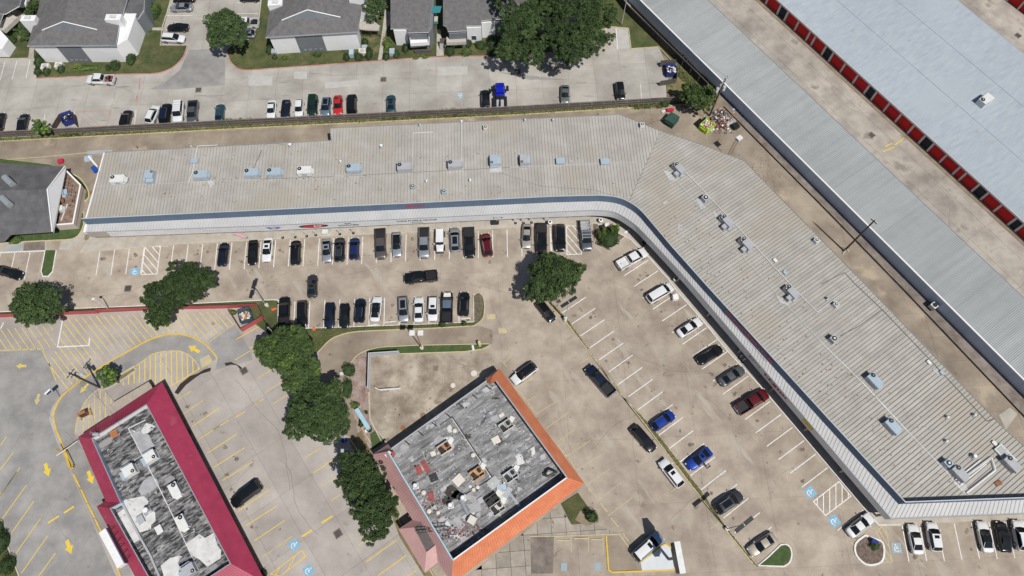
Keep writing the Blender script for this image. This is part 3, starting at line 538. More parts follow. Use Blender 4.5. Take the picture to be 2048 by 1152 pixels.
# cracks wandering through the slabs
cb = MB(); R_ = random.Random(31)
def crack(u, v, ang, n, st=14, wd=.05):
    q = []; a = ang
    for _ in range(n): q.append((u, v)); a += R_.uniform(-.45, .45); a = a * .8 + ang * .2; u += cos(a) * st; v += sin(a) * st * R_.uniform(.7, 1.2)
    cb.strip(PP(q), wd * R_.uniform(.5, 1.1), .001, .0055)
for (u, v, a, n) in ((500, 585, 0, 20), (700, 548, .05, 26), (1200, 620, .9, 16), (1110, 800, .95, 14), (1250, 700, .8, 20), (1420, 800, .9, 18), (1500, 1000, .85, 12), (1340, 1040, -.6, 12), (1180, 900, -.6, 9), (100, 570, 0, 14), (850, 790, .1, 9), (820, 720, 1.5, 7), (930, 730, 1.5, 8), (470, 760, 1.0, 20), (560, 920, 1.05, 14), (400, 1000, -.5, 10), (60, 780, 1.1, 16), (20, 900, -.6, 9), (90, 1000, 1.2, 10), (120, 180, 0, 12), (420, 190, 0, 16), (640, 150, .02, 24), (1120, 170, .05, 12), (1640, 130, .75, 20), (1800, 330, .8, 14), (1600, 440, .85, 16), (300, 290, 0, 14), (1560, 950, -.6, 6), (1450, 850, .2, 6), (1650, 1130, 0, 14), (1220, 560, .7, 8), (980, 600, 1.2, 6), (640, 800, 1.1, 5), (690, 690, .2, 14)): crack(u, v, a, n)
cb.build('pavement_crack', mk('crack_filler', (.13, .11, .095), (.22, .19, .16), sc=1.5), kind='structure')
# oil stains in the bays
ob = MB(); R_ = random.Random(8)
def blot(p, r):
    n = 11; q = [(p.x + cos(2 * pi * k / n) * r * R_.uniform(.5, 1.2), p.y + sin(2 * pi * k / n) * r * R_.uniform(.5, 1.2)) for k in range(n)]; ob.prism(q, .001, .006 + R_.random() * .003, m=R_.randrange(2))
for (t0, b0, t1, b1, n) in (((200.5, 497.4), (192, 551), (1014, 459.7), (1015, 514), 28), ((590, 603), (587, 657), (948, 587), (948, 643), 12), ((1297, 520), (1249, 551), (1655, 935.5), (1603, 975), 17), ((1172, 594), (1124, 626), (1543, 1054), (1492, 1095.5), 18), ((1804, 1050.5), (1818, 1123.6), (1977.6, 1044.7), (1994.5, 1117), 5), ((354, 800), (384, 781), (525, 1114), (585, 1072), 9)):
    T0, B0, T1, B1 = P(*t0), P(*b0), P(*t1), P(*b1)
    for k in range(n):
        for f in (.3, .8):
            if R_.random() < .55: f2 = f + R_.uniform(-.1, .1); u_ = (k + R_.uniform(.3, .7)) / n; c = T0.lerp(T1, u_).lerp(B0.lerp(B1, u_), f2); [blot(c + Vector((R_.gauss(0, .25), R_.gauss(0, .25), 0)), R_.uniform(.12, .42)) for _ in range(R_.randrange(1, 4))]
ob.build('oil_stain', [mk('oil_stain_brown', (.19, .15, .115), (.25, .21, .17), sc=2.), mk('oil_stain_dark', (.13, .10, .08), (.2, .165, .135), sc=2.)], kind='structure')

# wheel stops
ws = [((936, 639), (931 + 24, 637), 'line'), ]
def stop(a, b, mat, lb, grp='concrete wheel stops at the heads of the bays'):
    A, B = P(*a), P(*b); c = (A + B) / 2; o = MB().strip([A, B], .16, 0, .13).build('wheel_stop', M[mat]); origin(o, (c.x, c.y, 0)); tag(o, lb, 'wheel stop', grp); return o
stop((922, 638), (942, 636.5), 'white', 'white wheel stop behind the black car in the rightmost bay of the lower row')
stop((770, 645), (792, 643), 'white', 'white wheel stop in the empty bay between the black roofed and silver cars')
stop((735, 652), (756, 649), 'white', 'white wheel stop behind the white car with the black roof')
stop((635, 657), (600, 658), 'white', 'long white wheel stop in the empty bay of the lower row')
for i, (a, b) in enumerate((((1176, 977), (1192, 994)), ((1200, 1006), (1214, 1024)), ((1221, 1035), (1236, 1054)), ((1245, 1066), (1257, 1083)))):
    stop(a, b, 'pcurb', ['pale wheel stop just below the corner of the orange roof', 'pale wheel stop second below the orange roof corner', 'pale wheel stop third below the orange roof corner', 'pale wheel stop closest to the white SUV by the sign'][i])
for i, (a, b) in enumerate((((1114, 1080), (1140, 1080.5)), ((1148, 1077), (1176, 1077)), ((1182, 1079), (1206, 1079)))):
    stop(a, b, 'pcurb', ['yellowish wheel stop leftmost of three under the orange roof', 'yellowish wheel stop in the middle of three under the orange roof', 'yellowish wheel stop nearest the bold yellow kerb corner'][i])
for i, (a, b) in enumerate((((1036, 779), (1050, 799)), ((1055, 805), (1070, 825)), ((1115, 889), (1129, 910)), ((1136, 916), (1150, 937)))):
    stop(a, b, 'pcurb', ['faded yellow wheel stop along the orange roof edge, uppermost', 'faded yellow wheel stop along the orange roof edge, second from top', 'faded yellow wheel stop along the orange roof edge, third from top', 'faded yellow wheel stop along the orange roof edge, lowest'][i])
# ---------------- the long bent shopping building ----------------
def resample(pts, n):
    L = [0]
    for a, b in zip(pts[:-1], pts[1:]): L.append(L[-1] + (V2(b) - V2(a)).length)
    out = []
    for i in range(n + 1):
        t = L[-1] * i / n; k = 0
        while k < len(L) - 2 and L[k + 1] < t: k += 1
        s_ = (t - L[k]) / max(1e-6, L[k + 1] - L[k]); out.append(V2(pts[k]).lerp(V2(pts[k + 1]), min(1, s_)))
    return out
Fp = [[(171, 465), (520, 452.3), (1020, 428), (1187, 421)], smooth_px([(1187, 421), (1215, 422.5), (1234, 427), (1252, 437), (1274, 453), (1299, 478.5), (1338, 520)], 4), [(1338, 520), (1374.5, 560), (1782, 1037)], [(1782, 1037), (2200, 1021)]]
Cp = [[(174.5, 449), (520, 432.5), (1020, 409), (1104, 405), (1195, 402.5)], smooth_px([(1195, 402.5), (1220, 404.5), (1240, 409), (1257, 417), (1276, 431), (1299, 457), (1338, 503.5)], 4), [(1338, 503.5), (1406, 580), (1660.6, 860), (1797, 1008.5)], [(1797, 1008.5), (2200, 994)]]
NS = [176, 26, 84, 48]; FF = []; CC = []
for fp, cp, n in zip(Fp, Cp, NS):
    a, b = resample(PP(fp, 4.7), n), resample(PP(cp, 5.0), n)
    FF += a[(1 if FF else 0):]; CC += b[(1 if CC else 0):]
NP = len(FF); i_c0, i_c1, i_k = NS[0], NS[0] + NS[1], NS[0] + NS[1] + NS[2]
def perp(path):
    out = []
    for i in range(len(path)):
        d1 = (path[i] - path[i - 1]).normalized() if i else (path[1] - path[0]).normalized(); d2 = (path[i + 1] - path[i]).normalized() if i < len(path) - 1 else d1
        n = Vector((-(d1.y + d2.y), d1.x + d2.x)).normalized(); out.append(n / max(.5, n.dot(Vector((-d1.y, d1.x)))))
    return out
nF, nC = perp(FF), perp(CC)
mall = thing('shopping_centre', 'long bent shopping strip with pale ribbed metal roof and blue parapet band', 'building', tuple(P(1100, 430, 0)))
def z3(p, z): return Vector((p.x, p.y, z))
# canopy
mb = MB(); rb = MB()
for i in range(NP - 1):
    mb.quad(z3(FF[i], 4.7), z3(FF[i + 1], 4.7), z3(CC[i + 1], 5.0), z3(CC[i], 5.0))
    rb.tube(z3(FF[i], 4.72), z3(CC[i], 5.02), .03, 4)
mb.build('canopy_roof', M['canopy'], mall); r_ = rb.build('canopy_seam', M['cseam'], mall, kind='stuff')
# fascia with its white, tan and grey lengths
def fasc(i0, i1, mat, z0=2.75, nm='fascia'):
    m_ = MB()
    for i in range(i0, i1):
        a, b = FF[i], FF[i + 1]; a2, b2 = a + nF[i] * .18, b + nF[i + 1] * .18
        m_.quad(z3(a, z0), z3(b, z0), z3(b, 4.69), z3(a, 4.69)); m_.quad(z3(a, z0), z3(a2, z0), z3(b2, z0), z3(b, z0))
    return m_.build(nm, mat, mall)
fasc(0, 7, M['tanfascia'])
k = 7
while k < NP - 1:
    e = min(NP - 1, k + 9)
    if k < i_c0 <= e: e = i_c0
    if k < i_k <= e: e = i_k
    fasc(k, e, M['fascia'] if k < i_c0 else (M['tanfascia'] if k % 3 == 0 else M['fascia']) if k < i_k else M['tanfascia']); k = e
m_ = MB(); m2 = MB()
for i in range(NP - 1):
    a, b = FF[i], FF[i + 1]; m_.quad(z3(a + nF[i] * .18, 2.76), z3(a + nF[i] * 2.5, 2.76), z3(b + nF[i + 1] * 2.5, 2.76), z3(b + nF[i + 1] * .18, 2.76))
m_.build('soffit', M['stucco'], mall)
m2.strip([a + n * .03 for a, n in zip(FF, nF)], .12, 4.66, 4.76); m2.build('canopy_edge_trim', M['trim'] if 0 else M['galv'], mall)
# storefront wall, glazing, columns
SW = [a + n * 2.55 for a, n in zip(FF, nF)]
back = [V2(p) for p in PP([(2200, 1045), (2048, 892), (2003, 852), (1722, 560), (1520, 354), (1489.6, 321.7), (1453, 308.6), (1414, 293), (1378, 280), (1323, 263), (1240, 229), (660, 256.5), (663, 281), (209.6, 304.7)], 5.6)]
wb = MB(); ring = SW + back
for i in range(len(ring) - 1):
    top = 2.9 if i < NP - 1 else 5.54
    if i >= NP: wb.quad(z3(ring[i], 0), z3(ring[i + 1], 0), z3(ring[i + 1], top), z3(ring[i], top))
wb.build('rear_wall', M['stucco'], mall)
wb = MB()
for i in range(NP - 1): wb.quad(z3(SW[i], 0), z3(SW[i + 1], 0), z3(SW[i + 1], 2.8), z3(SW[i], 2.8))
wb.build('storefront_wall', M['stucco'], mall)
wb = MB(); wb.quad(z3(back[-1], 0), z3(SW[0], 0), z3(SW[0], 4.6), z3(back[-1], 5.2)); wb.build('end_wall', M['stucco'], mall)
seen = None
for i in range(4, NP - 4, 5):
    a, b = SW[i] - nF[i] * .04, SW[i + 4] - nF[i + 4] * .04
    me_ = MB().quad(z3(a, .45), z3(b, .45), z3(b, 2.35), z3(a, 2.35)).build('shop_window', M['glass'], mall)
for i in range(12, NP - 8, 13):
    if i_c0 - 3 < i < i_c1: continue
    c = FF[i] + nF[i] * (1.3 if i < i_c0 else .5); MB().box((c.x, c.y, 1.38), (.3, .3, 2.76), atan2(nF[i].y, nF[i].x)).build('column', M['stucco'], mall)
# blue parapet
T1 = [c + n * .06 for c, n in zip(CC, nC)]; T2 = [c + n * .22 for c, n in zip(CC, nC)]; T3 = [c + n * .30 for c, n in zip(CC, nC)]
m_ = MB(); m2 = MB(); m3 = MB(); PH = 7.0
for i in range(NP - 1):
    m_.quad(z3(CC[i], 4.98), z3(CC[i + 1], 4.98), z3(T1[i + 1], PH), z3(T1[i], PH))
    m2.quad(z3(T1[i], PH), z3(T1[i + 1], PH), z3(T2[i + 1], PH + .02), z3(T2[i], PH + .02)); m3.quad(z3(T2[i], PH + .02), z3(T2[i + 1], PH + .02), z3(T3[i + 1], 5.6), z3(T3[i], 5.6))
m_.add([z3(CC[0], 4.98), z3(T1[0], PH), z3(T3[0], 5.2)], [(0, 1, 2)])
m_.build('parapet_face', M['blueface'], mall); m2.build('parapet_cap', M['galv'] if 0 else M['S2roof'], mall); m3.build('parapet_back', M['S1roof'], mall)
sm = MB()
for i in range(1, NP - 1, 4): sm.tube(z3(CC[i], 5.0), z3(T1[i], PH), .02, 4)
sm.build('parapet_seam', M['blueface'], mall, kind='stuff')
# main roof: joined narrow panels on the west arm, separate panels on the diagonal arm
seamA, seamB = V2(P(1258, 407, 5.6)), V2(P(1323, 263, 5.6))
ik = min(range(NP), key=lambda i: (T3[i] - seamA).length)
regL = T3[:ik + 1] + [seamB] + back[10:][0:0] + [back[10], back[11], back[12], back[13]]
regR = [T3[i] for i in range(ik, NP)] + back[:10]
def roof_panel(poly, z, mb, n, rib=.045):
    mb.prism(poly, z - .05, z, bottom=False)
def ribs_in(poly, n, dvec, sp, z, mb, h=.06, wd=.05, v0=None):
    vs = [n.dot(p) for p in poly]; v = floor(min(vs) / sp) * sp
    while v < max(vs):
        xs = []
        for i in range(len(poly)):
            a, b = poly[i], poly[(i + 1) % len(poly)]; da, db = n.dot(a) - v, n.dot(b) - v
            if da * db < 0: q = a + (b - a) * (da / (da - db)); xs.append(dvec.dot(q))
        xs.sort()
        for i in range(0, len(xs) - 1, 2):
            if xs[i + 1] - xs[i] > .2: mb.strip([n * v + dvec * xs[i], n * v + dvec * xs[i + 1]], wd, z, z + h)
        v += sp
nL = Vector((cos(A_MALL), sin(A_MALL))); dL = Vector((-nL.y, nL.x))
vs = [nL.dot(p) for p in regL]; v = floor(min(vs) / 4.8) * 4.8
while v < max(vs):
    q = band(regL, nL, v, v + 4.79)
    if len(q) > 2: MB().prism(q, 5.52, 5.6).build('roof_sheet', M['roof'], mall)
    v += 4.8
mb = MB(); ribs_in(regL, nL, dL, .6, 5.6, mb); mb.build('roof_seam', M['rib'], mall, kind='stuff')
nR = (FF[i_k] - FF[i_c1]).normalized(); dR = Vector((-nR.y, nR.x)); vs = [nR.dot(p) for p in regR]; v = floor(min(vs) / .62) * .62; cnt = 0
while v < max(vs):
    q = band(regR, nR, v, v + .615)
    if len(q) > 2 and area(q) > .05:
        mb = MB(); mb.prism(q, 5.52, 5.6)
        e = band(q, nR, v, v + .05)
        if len(e) > 2: mb.prism(e, 5.6, 5.69, 1, 1)
        mb.build('roof_panel', [M['roofR'], M['rib']], mall); cnt += 1
    v += .62
print('panels', cnt)
MB().strip([seamA, seamB], .3, 5.6, 5.69).build('roof_valley_flashing', M['roofR'], mall)
MB().strip(back, .14, 4.6, 5.7).build('gutter', M['rib'], mall)
MB().strip([FF[0] - nL * .15, CC[0] - nL * .15], .42, [4.0, 4.2], [4.85, 5.1]).build('end_trim', M['trim'], mall); MB().strip([T3[0] - nL * .15, V2(back[13]) - nL * .1], .42, 4.6, 5.5).build('end_trim', M['trim'], mall)
def lap(px, wd, mat, z=5.67): return MB().strip(PP(px, z), wd, z - .05, z + .02).build('roof_lap', mat, mall)
lap([(195, 373), (377, 364.6), (520, 358)], .08, M['canopy']); lap([(520, 358), (667, 353), (838, 344), (1020, 334.7)], .08, M['rib']); lap([(1020, 334.7), (1150, 329), (1271, 324)], .12, M['canopy'])
lap([(1317, 319), (1345, 353), (1527, 560), (1640, 682)], .14, M['canopy']); lap([(1640, 682), (1725, 765)], .16, M['coating']); lap([(1725, 765), (1813, 860)], .22, M['coating']); lap([(1813, 860), (1885, 935), (1933, 991)], .14, M['coating'])
def pipe(px, r, mat, lb, z=5.75):
    o = MB().path(PP(px, z), r, 5).build('roof_pipe', mat); origin(o, PP(px, z)[0]); return tag(o, lb, 'pipe', 'pipes laid across the long roof')
pipe([(1364, 337), (1455, 432), (1572, 560), (1634, 624), (1700, 575)], .06, M['trim'], 'thin white pipe running down the diagonal roof past the units')
pipe([(1644, 568), (1690, 545), (1709, 566), (1765, 619), (1867, 726), (1975, 843), (1990, 838)], .045, M['rib'], 'dark conduit on blocks along the rear edge of the diagonal roof')
pipe([(1681, 672), (1720, 652), (1765, 619)], .035, M['rib'], 'dark cable curving from a unit to the rear conduit')
pipe([(377, 365), (385, 345), (395, 292), (435, 290)], .05, M['trim'], 'white pipe near the third unit at the west end of the roof')
pipe([(825, 340), (826, 266), (866, 264)], .05, M['trim'], 'white angled pipe in the middle of the west roof arm')
pipe([(923, 330), (923, 245)], .05, M['trim'], 'straight white pipe right of the angled one on the west arm')
pipe([(545, 345), (566, 330), (571, 290), (540, 285), (525, 292)], .028, M['rib'], 'grey conduit bent round the step in the rear roof edge')
pipe([(500, 350), (524, 300)], .035, M['black'], 'short dark conduit left of the bent grey conduit')
pipe([(1000, 345), (1080, 372), (1190, 380), (1240, 395), (1255, 420)], .014, M['rib'], 'sagging dark wire crossing towards the roof valley')
pipe([(1932, 986), (1990, 940), (1982, 915), (1915, 965)], .2, M['coating'], 'white duct frame at the lower corner of the diagonal roof')
pipe([(1910, 960), (1960, 920)], .14, M['coating'], 'white pipe beside the duct frame at the lower roof corner'); pipe([(1920, 970), (1972, 928)], .14, M['coating'], 'second white pipe beside the duct frame at the lower roof corner')
# painted-on light patches on the roof
for px in ([(980, 337), (1003, 333), (1004, 344), (978, 345)], [(1140, 322), (1144, 320), (1143, 326)], [(665, 351), (690, 350), (690, 354), (668, 354)], [(1326, 340), (1345, 345), (1352, 362), (1338, 360)], [(1392, 400), (1400, 396), (1412, 416), (1402, 418)], [(1425, 418), (1440, 436), (1430, 434)], [(1550, 588), (1566, 600), (1582, 612), (1560, 605)],
           [(1356, 448), (1364, 450), (1362, 460), (1354, 458)], [(1906, 965), (1925, 958), (1936, 978), (1940, 990), (1926, 985)], [(415, 362), (428, 360), (430, 372), (420, 376)], [(1868, 735), (1880, 745), (1876, 750), (1865, 740)], [(1325, 405), (1334, 401), (1336, 405), (1328, 409)]):
    MB().prism(PP(px, 5.67), 5.6, 5.672).build('roof_patch', M['canopy'], mall)
# lettering: legible lines as type, illegible channel letters as bars
def facade_M(i, zc, off, tilt=0.):
    """matrix for text facing out of the fascia at station i"""
    x = (FF[min(i + 1, NP - 1)] - FF[i]).normalized(); nrm = Vector((x.y, -x.x, 0)); X = Vector((x.x, x.y, 0)); Z = Vector((0, 0, 1))
    o_ = Vector((FF[i].x, FF[i].y, zc)) + nrm * off
    R = Matrix((X, Z, nrm)).transposed().to_4x4(); return Matrix.Translation(o_) @ R
def st_at(x):      # station on fascia whose image column is x
    return min(range(NP - 1), key=lambda i: abs(1024 + F * FF[i].x / ((FF[i].y) * sin(TILT) + (H - 4.) * cos(TILT)) - x))
text_mesh('lettering', 'CIGAR STORE & LOUNGE', .62, M['dkblue'] if 0 else M['fan'], facade_M(st_at(834), 3.95, .02), mall, .02, 1.05)
text_mesh('lettering', 'Best of Best', .36, M['fan'], facade_M(st_at(834), 3.25, .02), mall, .01, 1.2)
text_mesh('lettering', 'COMPUTERS', .62, M['fan'], facade_M(st_at(696), 3.45, .02), mall, .02, 1.1)
text_mesh('lettering', 'BAZZ', .40, M['fan'], facade_M(st_at(694), 4.1, .02), mall, .02, 1.2)
def bars(x0, x1, zc, h, mat, off=.02, sp=.34, parapet=False, white=None, path=None):
    i0, i1 = st_at(x0), st_at(x1); m_ = MB(); Pth = FF; a = V2(Pth[i0]); b = V2(Pth[i1]); d = (b - a).normalized(); n = Vector((d.y, -d.x)); L = (b - a).length; t = 0; R_ = random.Random(int(x0))
    if parapet: a = V2(CC[min(range(NP), key=lambda k: (CC[k] - a).length)]); 
    while t < L:
        wd = R_.uniform(.5, 1.) * sp; o_ = a + d * t + n * off; hh = h * R_.choice((1, 1, .8))
        ang = atan2(d.y, d.x); tl = .32 * (zc - 4.98) / 20 if parapet else 0
        c = Vector((o_.x, o_.y, zc)) - Vector((n.x, n.y, 0)) * tl
        k_ = R_.choice('LOEITS'); s_ = .07 * h / .5
        parts_ = {'L': [(-.4, 0, .2, 1), (0, -.42, 1, .18)], 'O': [(-.4, 0, .2, 1), (.4, 0, .2, 1), (0, .42, .8, .18), (0, -.42, .8, .18)], 'E': [(-.4, 0, .2, 1), (0, .42, 1, .18), (0, 0, .8, .16), (0, -.42, 1, .18)], 'I': [(0, 0, .25, 1)], 'T': [(0, .42, 1, .18), (0, 0, .22, 1)], 'S': [(0, .42, 1, .18), (-.4, .2, .2, .4), (0, 0, 1, .16), (.4, -.2, .2, .4), (0, -.42, 1, .18)]}[k_]
        for (px_, pz, pw, ph) in parts_: m_.box(c + Vector((d.x * px_ * wd, d.y * px_ * wd, pz * hh)), (pw * wd, .05, ph * hh), ang)
        t += wd + sp * .3
    m_.build('channel_letters', mat, mall)
red = mk('red_lettering', (.5, .02, .03), rough=.4); navy = mk('pale_blue_print', (.15, .2, .55), rough=.5); gry = mk('faint_grey_print', (.4, .4, .42)); pinkm = mk('pink_print', (.75, .35, .4))
bars(216, 240, 4.05, .35, gry); bars(220, 236, 3.45, .25, gry); bars(408, 428, 3.8, .3, gry, sp=.4); bars(478, 495, 3.85, .3, gry, sp=.4)
bars(985, 1004, 3.5, .36, mk('navy_print', (.03, .04, .12)), sp=.4); bars(988, 1002, 4.1, .25, gry, sp=.3); bars(1028, 1098, 4.05, .16, gry, sp=.5)
i0 = st_at(548); Mx = facade_M(i0, 3.75, .02)
m_ = MB(); pts = [(-1.45, .35), (-.8, .45), (-.2, .3), (.4, .5), (1.3, .4), (1.45, .1), (.9, -.05), (1.2, -.4), (.2, -.5), (-.7, -.45), (-1.1, 0)]
m_.add([Mx @ Vector((x, y, .01)) for x, y in pts], [tuple(range(len(pts)))]); m_.build('sign_print', navy, mall); m_ = MB().add([Mx @ Vector((x * .35 + .05, y * .55, .03)) for x, y in pts], [tuple(range(len(pts)))]); m_.build('sign_print', M['cream'], mall)
Mx = facade_M(st_at(627), 3.75, .02)
el = lambda rx, ry, z, x0=0., n=28: [Mx @ Vector((x0 + rx * cos(2 * pi * k / n), ry * sin(2 * pi * k / n), z)) for k in range(n)]
for rx, ry, z, mt in ((2.75, .62, .01, M['fan']), (2.1, .5, .03, red)): q = el(rx, ry, z); MB().add(q, [tuple(range(len(q)))]).build('oval_sign', mt, mall)
text_mesh('lettering', 'BAR', .72, M['fascia'], Mx @ Matrix.Translation((.75, 0, .04)), mall, .02, 1.15)
# red illuminated-style letters on the parapet
bars(817, 852, 6.1, .62, red, .05, .5, True)
bars(1437, 1470, 6.1, .55, red, .05, .5, True); bars(1472, 1524, 6.1, .62, red, .05, .5, True)
bars(1499, 1519, 3.9, .55, red, .03, .42); bars(1533, 1575, 3.9, .7, red, .03, .5)
Mx = facade_M(st_at(1618), 3.8, .02); MB().add([Mx @ Vector(v) for v in ((-1.1, -.5, 0), (1.1, -.5, 0), (1.1, .5, 0), (-1.1, .5, 0))], [(0, 1, 2, 3)]).build('sign_board', M['yline'], mall)
# leaves and debris on the roof (nobody could count them)
dm = MB(); R_ = random.Random(5)
def chip(u, v): 
    p = P(u, v, 5.68); s_ = R_.uniform(.06, .17); dm.box((p.x, p.y, 5.685), (s_ * 1.5, s_, .03), R_.uniform(0, 3), m=R_.choice((0, 0, 1)))
for _ in range(230):
    t = R_.random(); k_ = R_.uniform(0, 1) ** 1.5; u = 1290 + 560 * t + 95 * k_ + R_.uniform(-6, 6); v_ = 440 + 560 * t - 60 * k_; 
    if v_ < 985: chip(u, v_)
for _ in range(120): chip(R_.uniform(230, 1230), R_.choice((312, 325, 399, 372, 385)) + R_.gauss(0, 5) - 0)
for _ in range(60): chip(R_.uniform(380, 730), 357 + R_.gauss(0, 3) - 0)
dm.build('fallen_leaves', [M['debris'], M['rust']], kind='stuff')

# ---------------- rooftop units ----------------
def ac_unit(kind, rz, loc, label, mat='acw', grp='rooftop air conditioning units', s=1.):
    o = thing('rooftop_unit', label, 'air conditioner', loc, rz, grp); o.scale = (s, s, s)
    B = lambda: MB()
    if kind == 'pack':      # packaged unit, fan at one end, hood at the other
        B().box((0, 0, .12), (2.5, 1.5, .24)).build('base_rail', M['galv'], o, local=True)
        B().box((0, 0, .72), (2.4, 1.45, .96)).build('cabinet', M[mat], o, local=True); B().box((.15, 0, 1.215), (1.9, 1.4, .03)).build('top_panel', M[mat], o, local=True)
        fg = B().tube((-.78, .25, 1.2), (-.78, .25, 1.3), .36, 14).build('fan_grille', M['fan'], o, local=True); B().tube((-.78, .25, 1.3), (-.78, .25, 1.34), .1, 8).build('fan_hub', M[mat], fg, local=True)
        B().add([(1.2, -.5, .5), (1.2, .5, .5), (1.2, .5, 1.1), (1.2, -.5, 1.1), (1.55, -.5, .5), (1.55, .5, .5)], [(3, 2, 5, 4), (0, 3, 4), (1, 5, 2), (0, 4, 5, 1)]).build('intake_hood', M[mat], o, local=True)
        B().box((0, -.74, .7), (.9, .04, .6)).build('service_panel', M['acg'], o, local=True)
    elif kind == 'twin':    # two condenser fans and a duct box
        B().box((.55, .0, .1), (2.7, 1.3, .2)).build('base_rail', M['galv'], o, local=True)
        B().box((.6, .0, .75), (1.9, 1.25, 1.1)).build('cabinet', M[mat], o, local=True); B().box((-.7, 0, .5), (.75, 1.3, .8)).build('condenser', M[mat], o, local=True)
        for y in (-.33, .33): fg = B().tube((-.7, y, .9), (-.7, y, 1.0), .3, 12).build('fan_grille', M['fan'], o, local=True); B().tube((-.7, y, 1.0), (-.7, y, 1.04), .11, 8).build('fan_hub', M['acw'], fg, local=True)
        B().box((.85, -1.05, .5), (.8, .8, .75)).build('duct_box', M['acg'], o, local=True)
        for x in (.1, .5, .9, 1.3): B().box((x, .8, .1), (.06, .5, .1)).build('support', M['trim'], o, local=True)
    elif kind == 'cond':
        B().box((0, 0, .08), (1., 1., .16)).build('base_rail', M['galv'], o, local=True); B().box((0, 0, .5), (.9, .9, .7)).build('cabinet', M[mat], o, local=True)
        fg = B().tube((0, 0, .85), (0, 0, .93), .33, 12).build('fan_grille', M['fan'], o, local=True); B().tube((0, 0, .93), (0, 0, .97), .16, 8).build('fan_hub', M['acw'], fg, local=True)
    elif kind == 'big':
        B().box((0, 0, .15), (2.6, 1.8, .3)).build('base_rail', M['galv'], o, local=True); B().box((-.2, 0, .85), (1.9, 1.75, 1.2)).build('cabinet', M[mat], o, local=True)
        B().box((1.1, .1, .55), (.75, 1.5, .75)).build('duct_box', M['acb'], o, local=True); B().box((.2, -1.1, .5), (1.8, .5, .7)).build('duct_box', M['acb'], o, local=True)
        fg = B().tube((-.75, .5, 1.45), (-.75, .5, 1.55), .3, 12).build('fan_grille', M['fan'], o, local=True); B().tube((-.75, .5, 1.55), (-.75, .5, 1.59), .1, 8).build('fan_hub', M['acw'], fg, local=True)
        for x in (-.6, -.2, .2): B().box((1.55, x, .5), (.06, .06, .8)).build('support', M['galv'], o, local=True)
    elif kind == 'hood':
        B().box((0, 0, .2), (1.6, 1.2, .4)).build('base_curb', M['galv'], o, local=True); B().box((0, 0, .55), (1.9, 1.4, .3)).build('hood', M[mat], o, local=True)
    elif kind == 'vent':
        B().box((0, 0, .1), (.6, .6, .2)).build('base_curb', M['galv'], o, local=True); B().tube((0, 0, .2), (0, 0, .55), .16, 8).build('stack', M['galv'], o, local=True); B().dome((0, 0, .55), .28, h=.25).build('cap', M[mat], o, local=True)
    elif kind == 'fan':
        B().box((0, 0, .15), (.9, .9, .3)).build('base_curb', M['galv'], o, local=True); B().tube((0, 0, .3), (0, 0, .8), .42, 14, r2=.36).build('fan_housing', M[mat], o, local=True); B().tube((0, 0, .8), (0, 0, .86), .3, 12).build('fan_cap', M['trim'], o, local=True)
    return o
ZR = 5.63
west = [((238, 361), 'pack', 'acw', 'white rooftop unit nearest the west end of the long roof'), ((301, 354), 'big', 'acb', 'blue grey two part unit, second from the west end'), ((404, 352), 'pack', 'acb', 'pale blue unit with ducts behind it, third from the west end'), ((505, 348), 'pack', 'acb', 'pale blue unit fourth from the west end of the roof'),
        ((550, 347), 'pack', 'acb', 'pale blue unit next to the white one above the bent grey conduit'), ((610, 344), 'pack', 'acw', 'bright white unit between two pale blue ones on the west arm'), ((708, 339), 'pack', 'acb', 'blue white unit above the row of brown roof stains'), ((809, 336), 'pack', 'acg', 'grey unit left of the white angled pipe'),
        ((910, 331), 'pack', 'acg', 'grey unit touching the straight white pipe'), ((988, 323), 'big', 'acb', 'tall blue grey unit above a white roof patch'), ((1048, 322), 'big', 'acg', 'tall grey unit with rust marks below it'), ((1121, 322), 'hood', 'acb', 'low pale box hood without a fan'), ((1210, 323), 'hood', 'acb', 'larger pale box hood, easternmost on the west arm')]
for c, k_, m_, lb in west:
    p = P(*c, 6.1); o = ac_unit(k_, A_MALL + (pi / 2 if k_ == 'big' and c[0] > 900 else 0) + (0 if k_ != 'big' or c[0] > 900 else -pi / 2), (p.x, p.y, ZR), lb, m_, s=1.06 if k_ == 'pack' else .88)
for c, k_, m_, lb in (((826, 374), 'cond', 'acg', 'small square condenser in the middle of the west roof arm'), ((888, 384), 'cond', 'acb', 'small condenser with a bent pipe near the blue parapet'), ((853, 362), 'vent', 'acw', 'small vent right of the square condenser'), ((940, 360), 'vent', 'acw', 'small round vent below the grey unit by the white pipe'), ((681, 323), 'vent', 'acw', 'small white vent left of the blue white unit'),
                      ((763, 293), 'fan', 'acg', 'round exhaust fan upper middle of the west arm'), ((581, 291), 'fan', 'acg', 'round exhaust fan on a square curb near the bent conduit'), ((840, 250), 'vent', 'acg', 'vent at the rear edge above the angled pipe'), ((923, 243), 'vent', 'acw', 'vent at the rear edge above the straight pipe'), ((971, 256), 'cond', 'cream', 'small cream coloured condenser near the rear edge'), ((383, 293), 'vent', 'acg', 'dark capped vent at the rear edge of the west end'),
                      ((389, 322), 'hood', 'acb', 'pale duct box just above the third unit'), ((1284, 251), 'cond', 'acw', 'grey unit at the rear corner near the roof valley'), ((1106, 240), 'vent', 'acb', 'dark blue vent at the rear edge east of the middle'), ((1050, 240), 'vent', 'acb', 'tiny vent at the rear edge above the tall units')):
    p = P(*c, 5.95); ac_unit(k_, A_MALL, (p.x, p.y, ZR), lb, m_, 'small vents and condensers on the roof', s=.9 if k_ != 'hood' else .7)
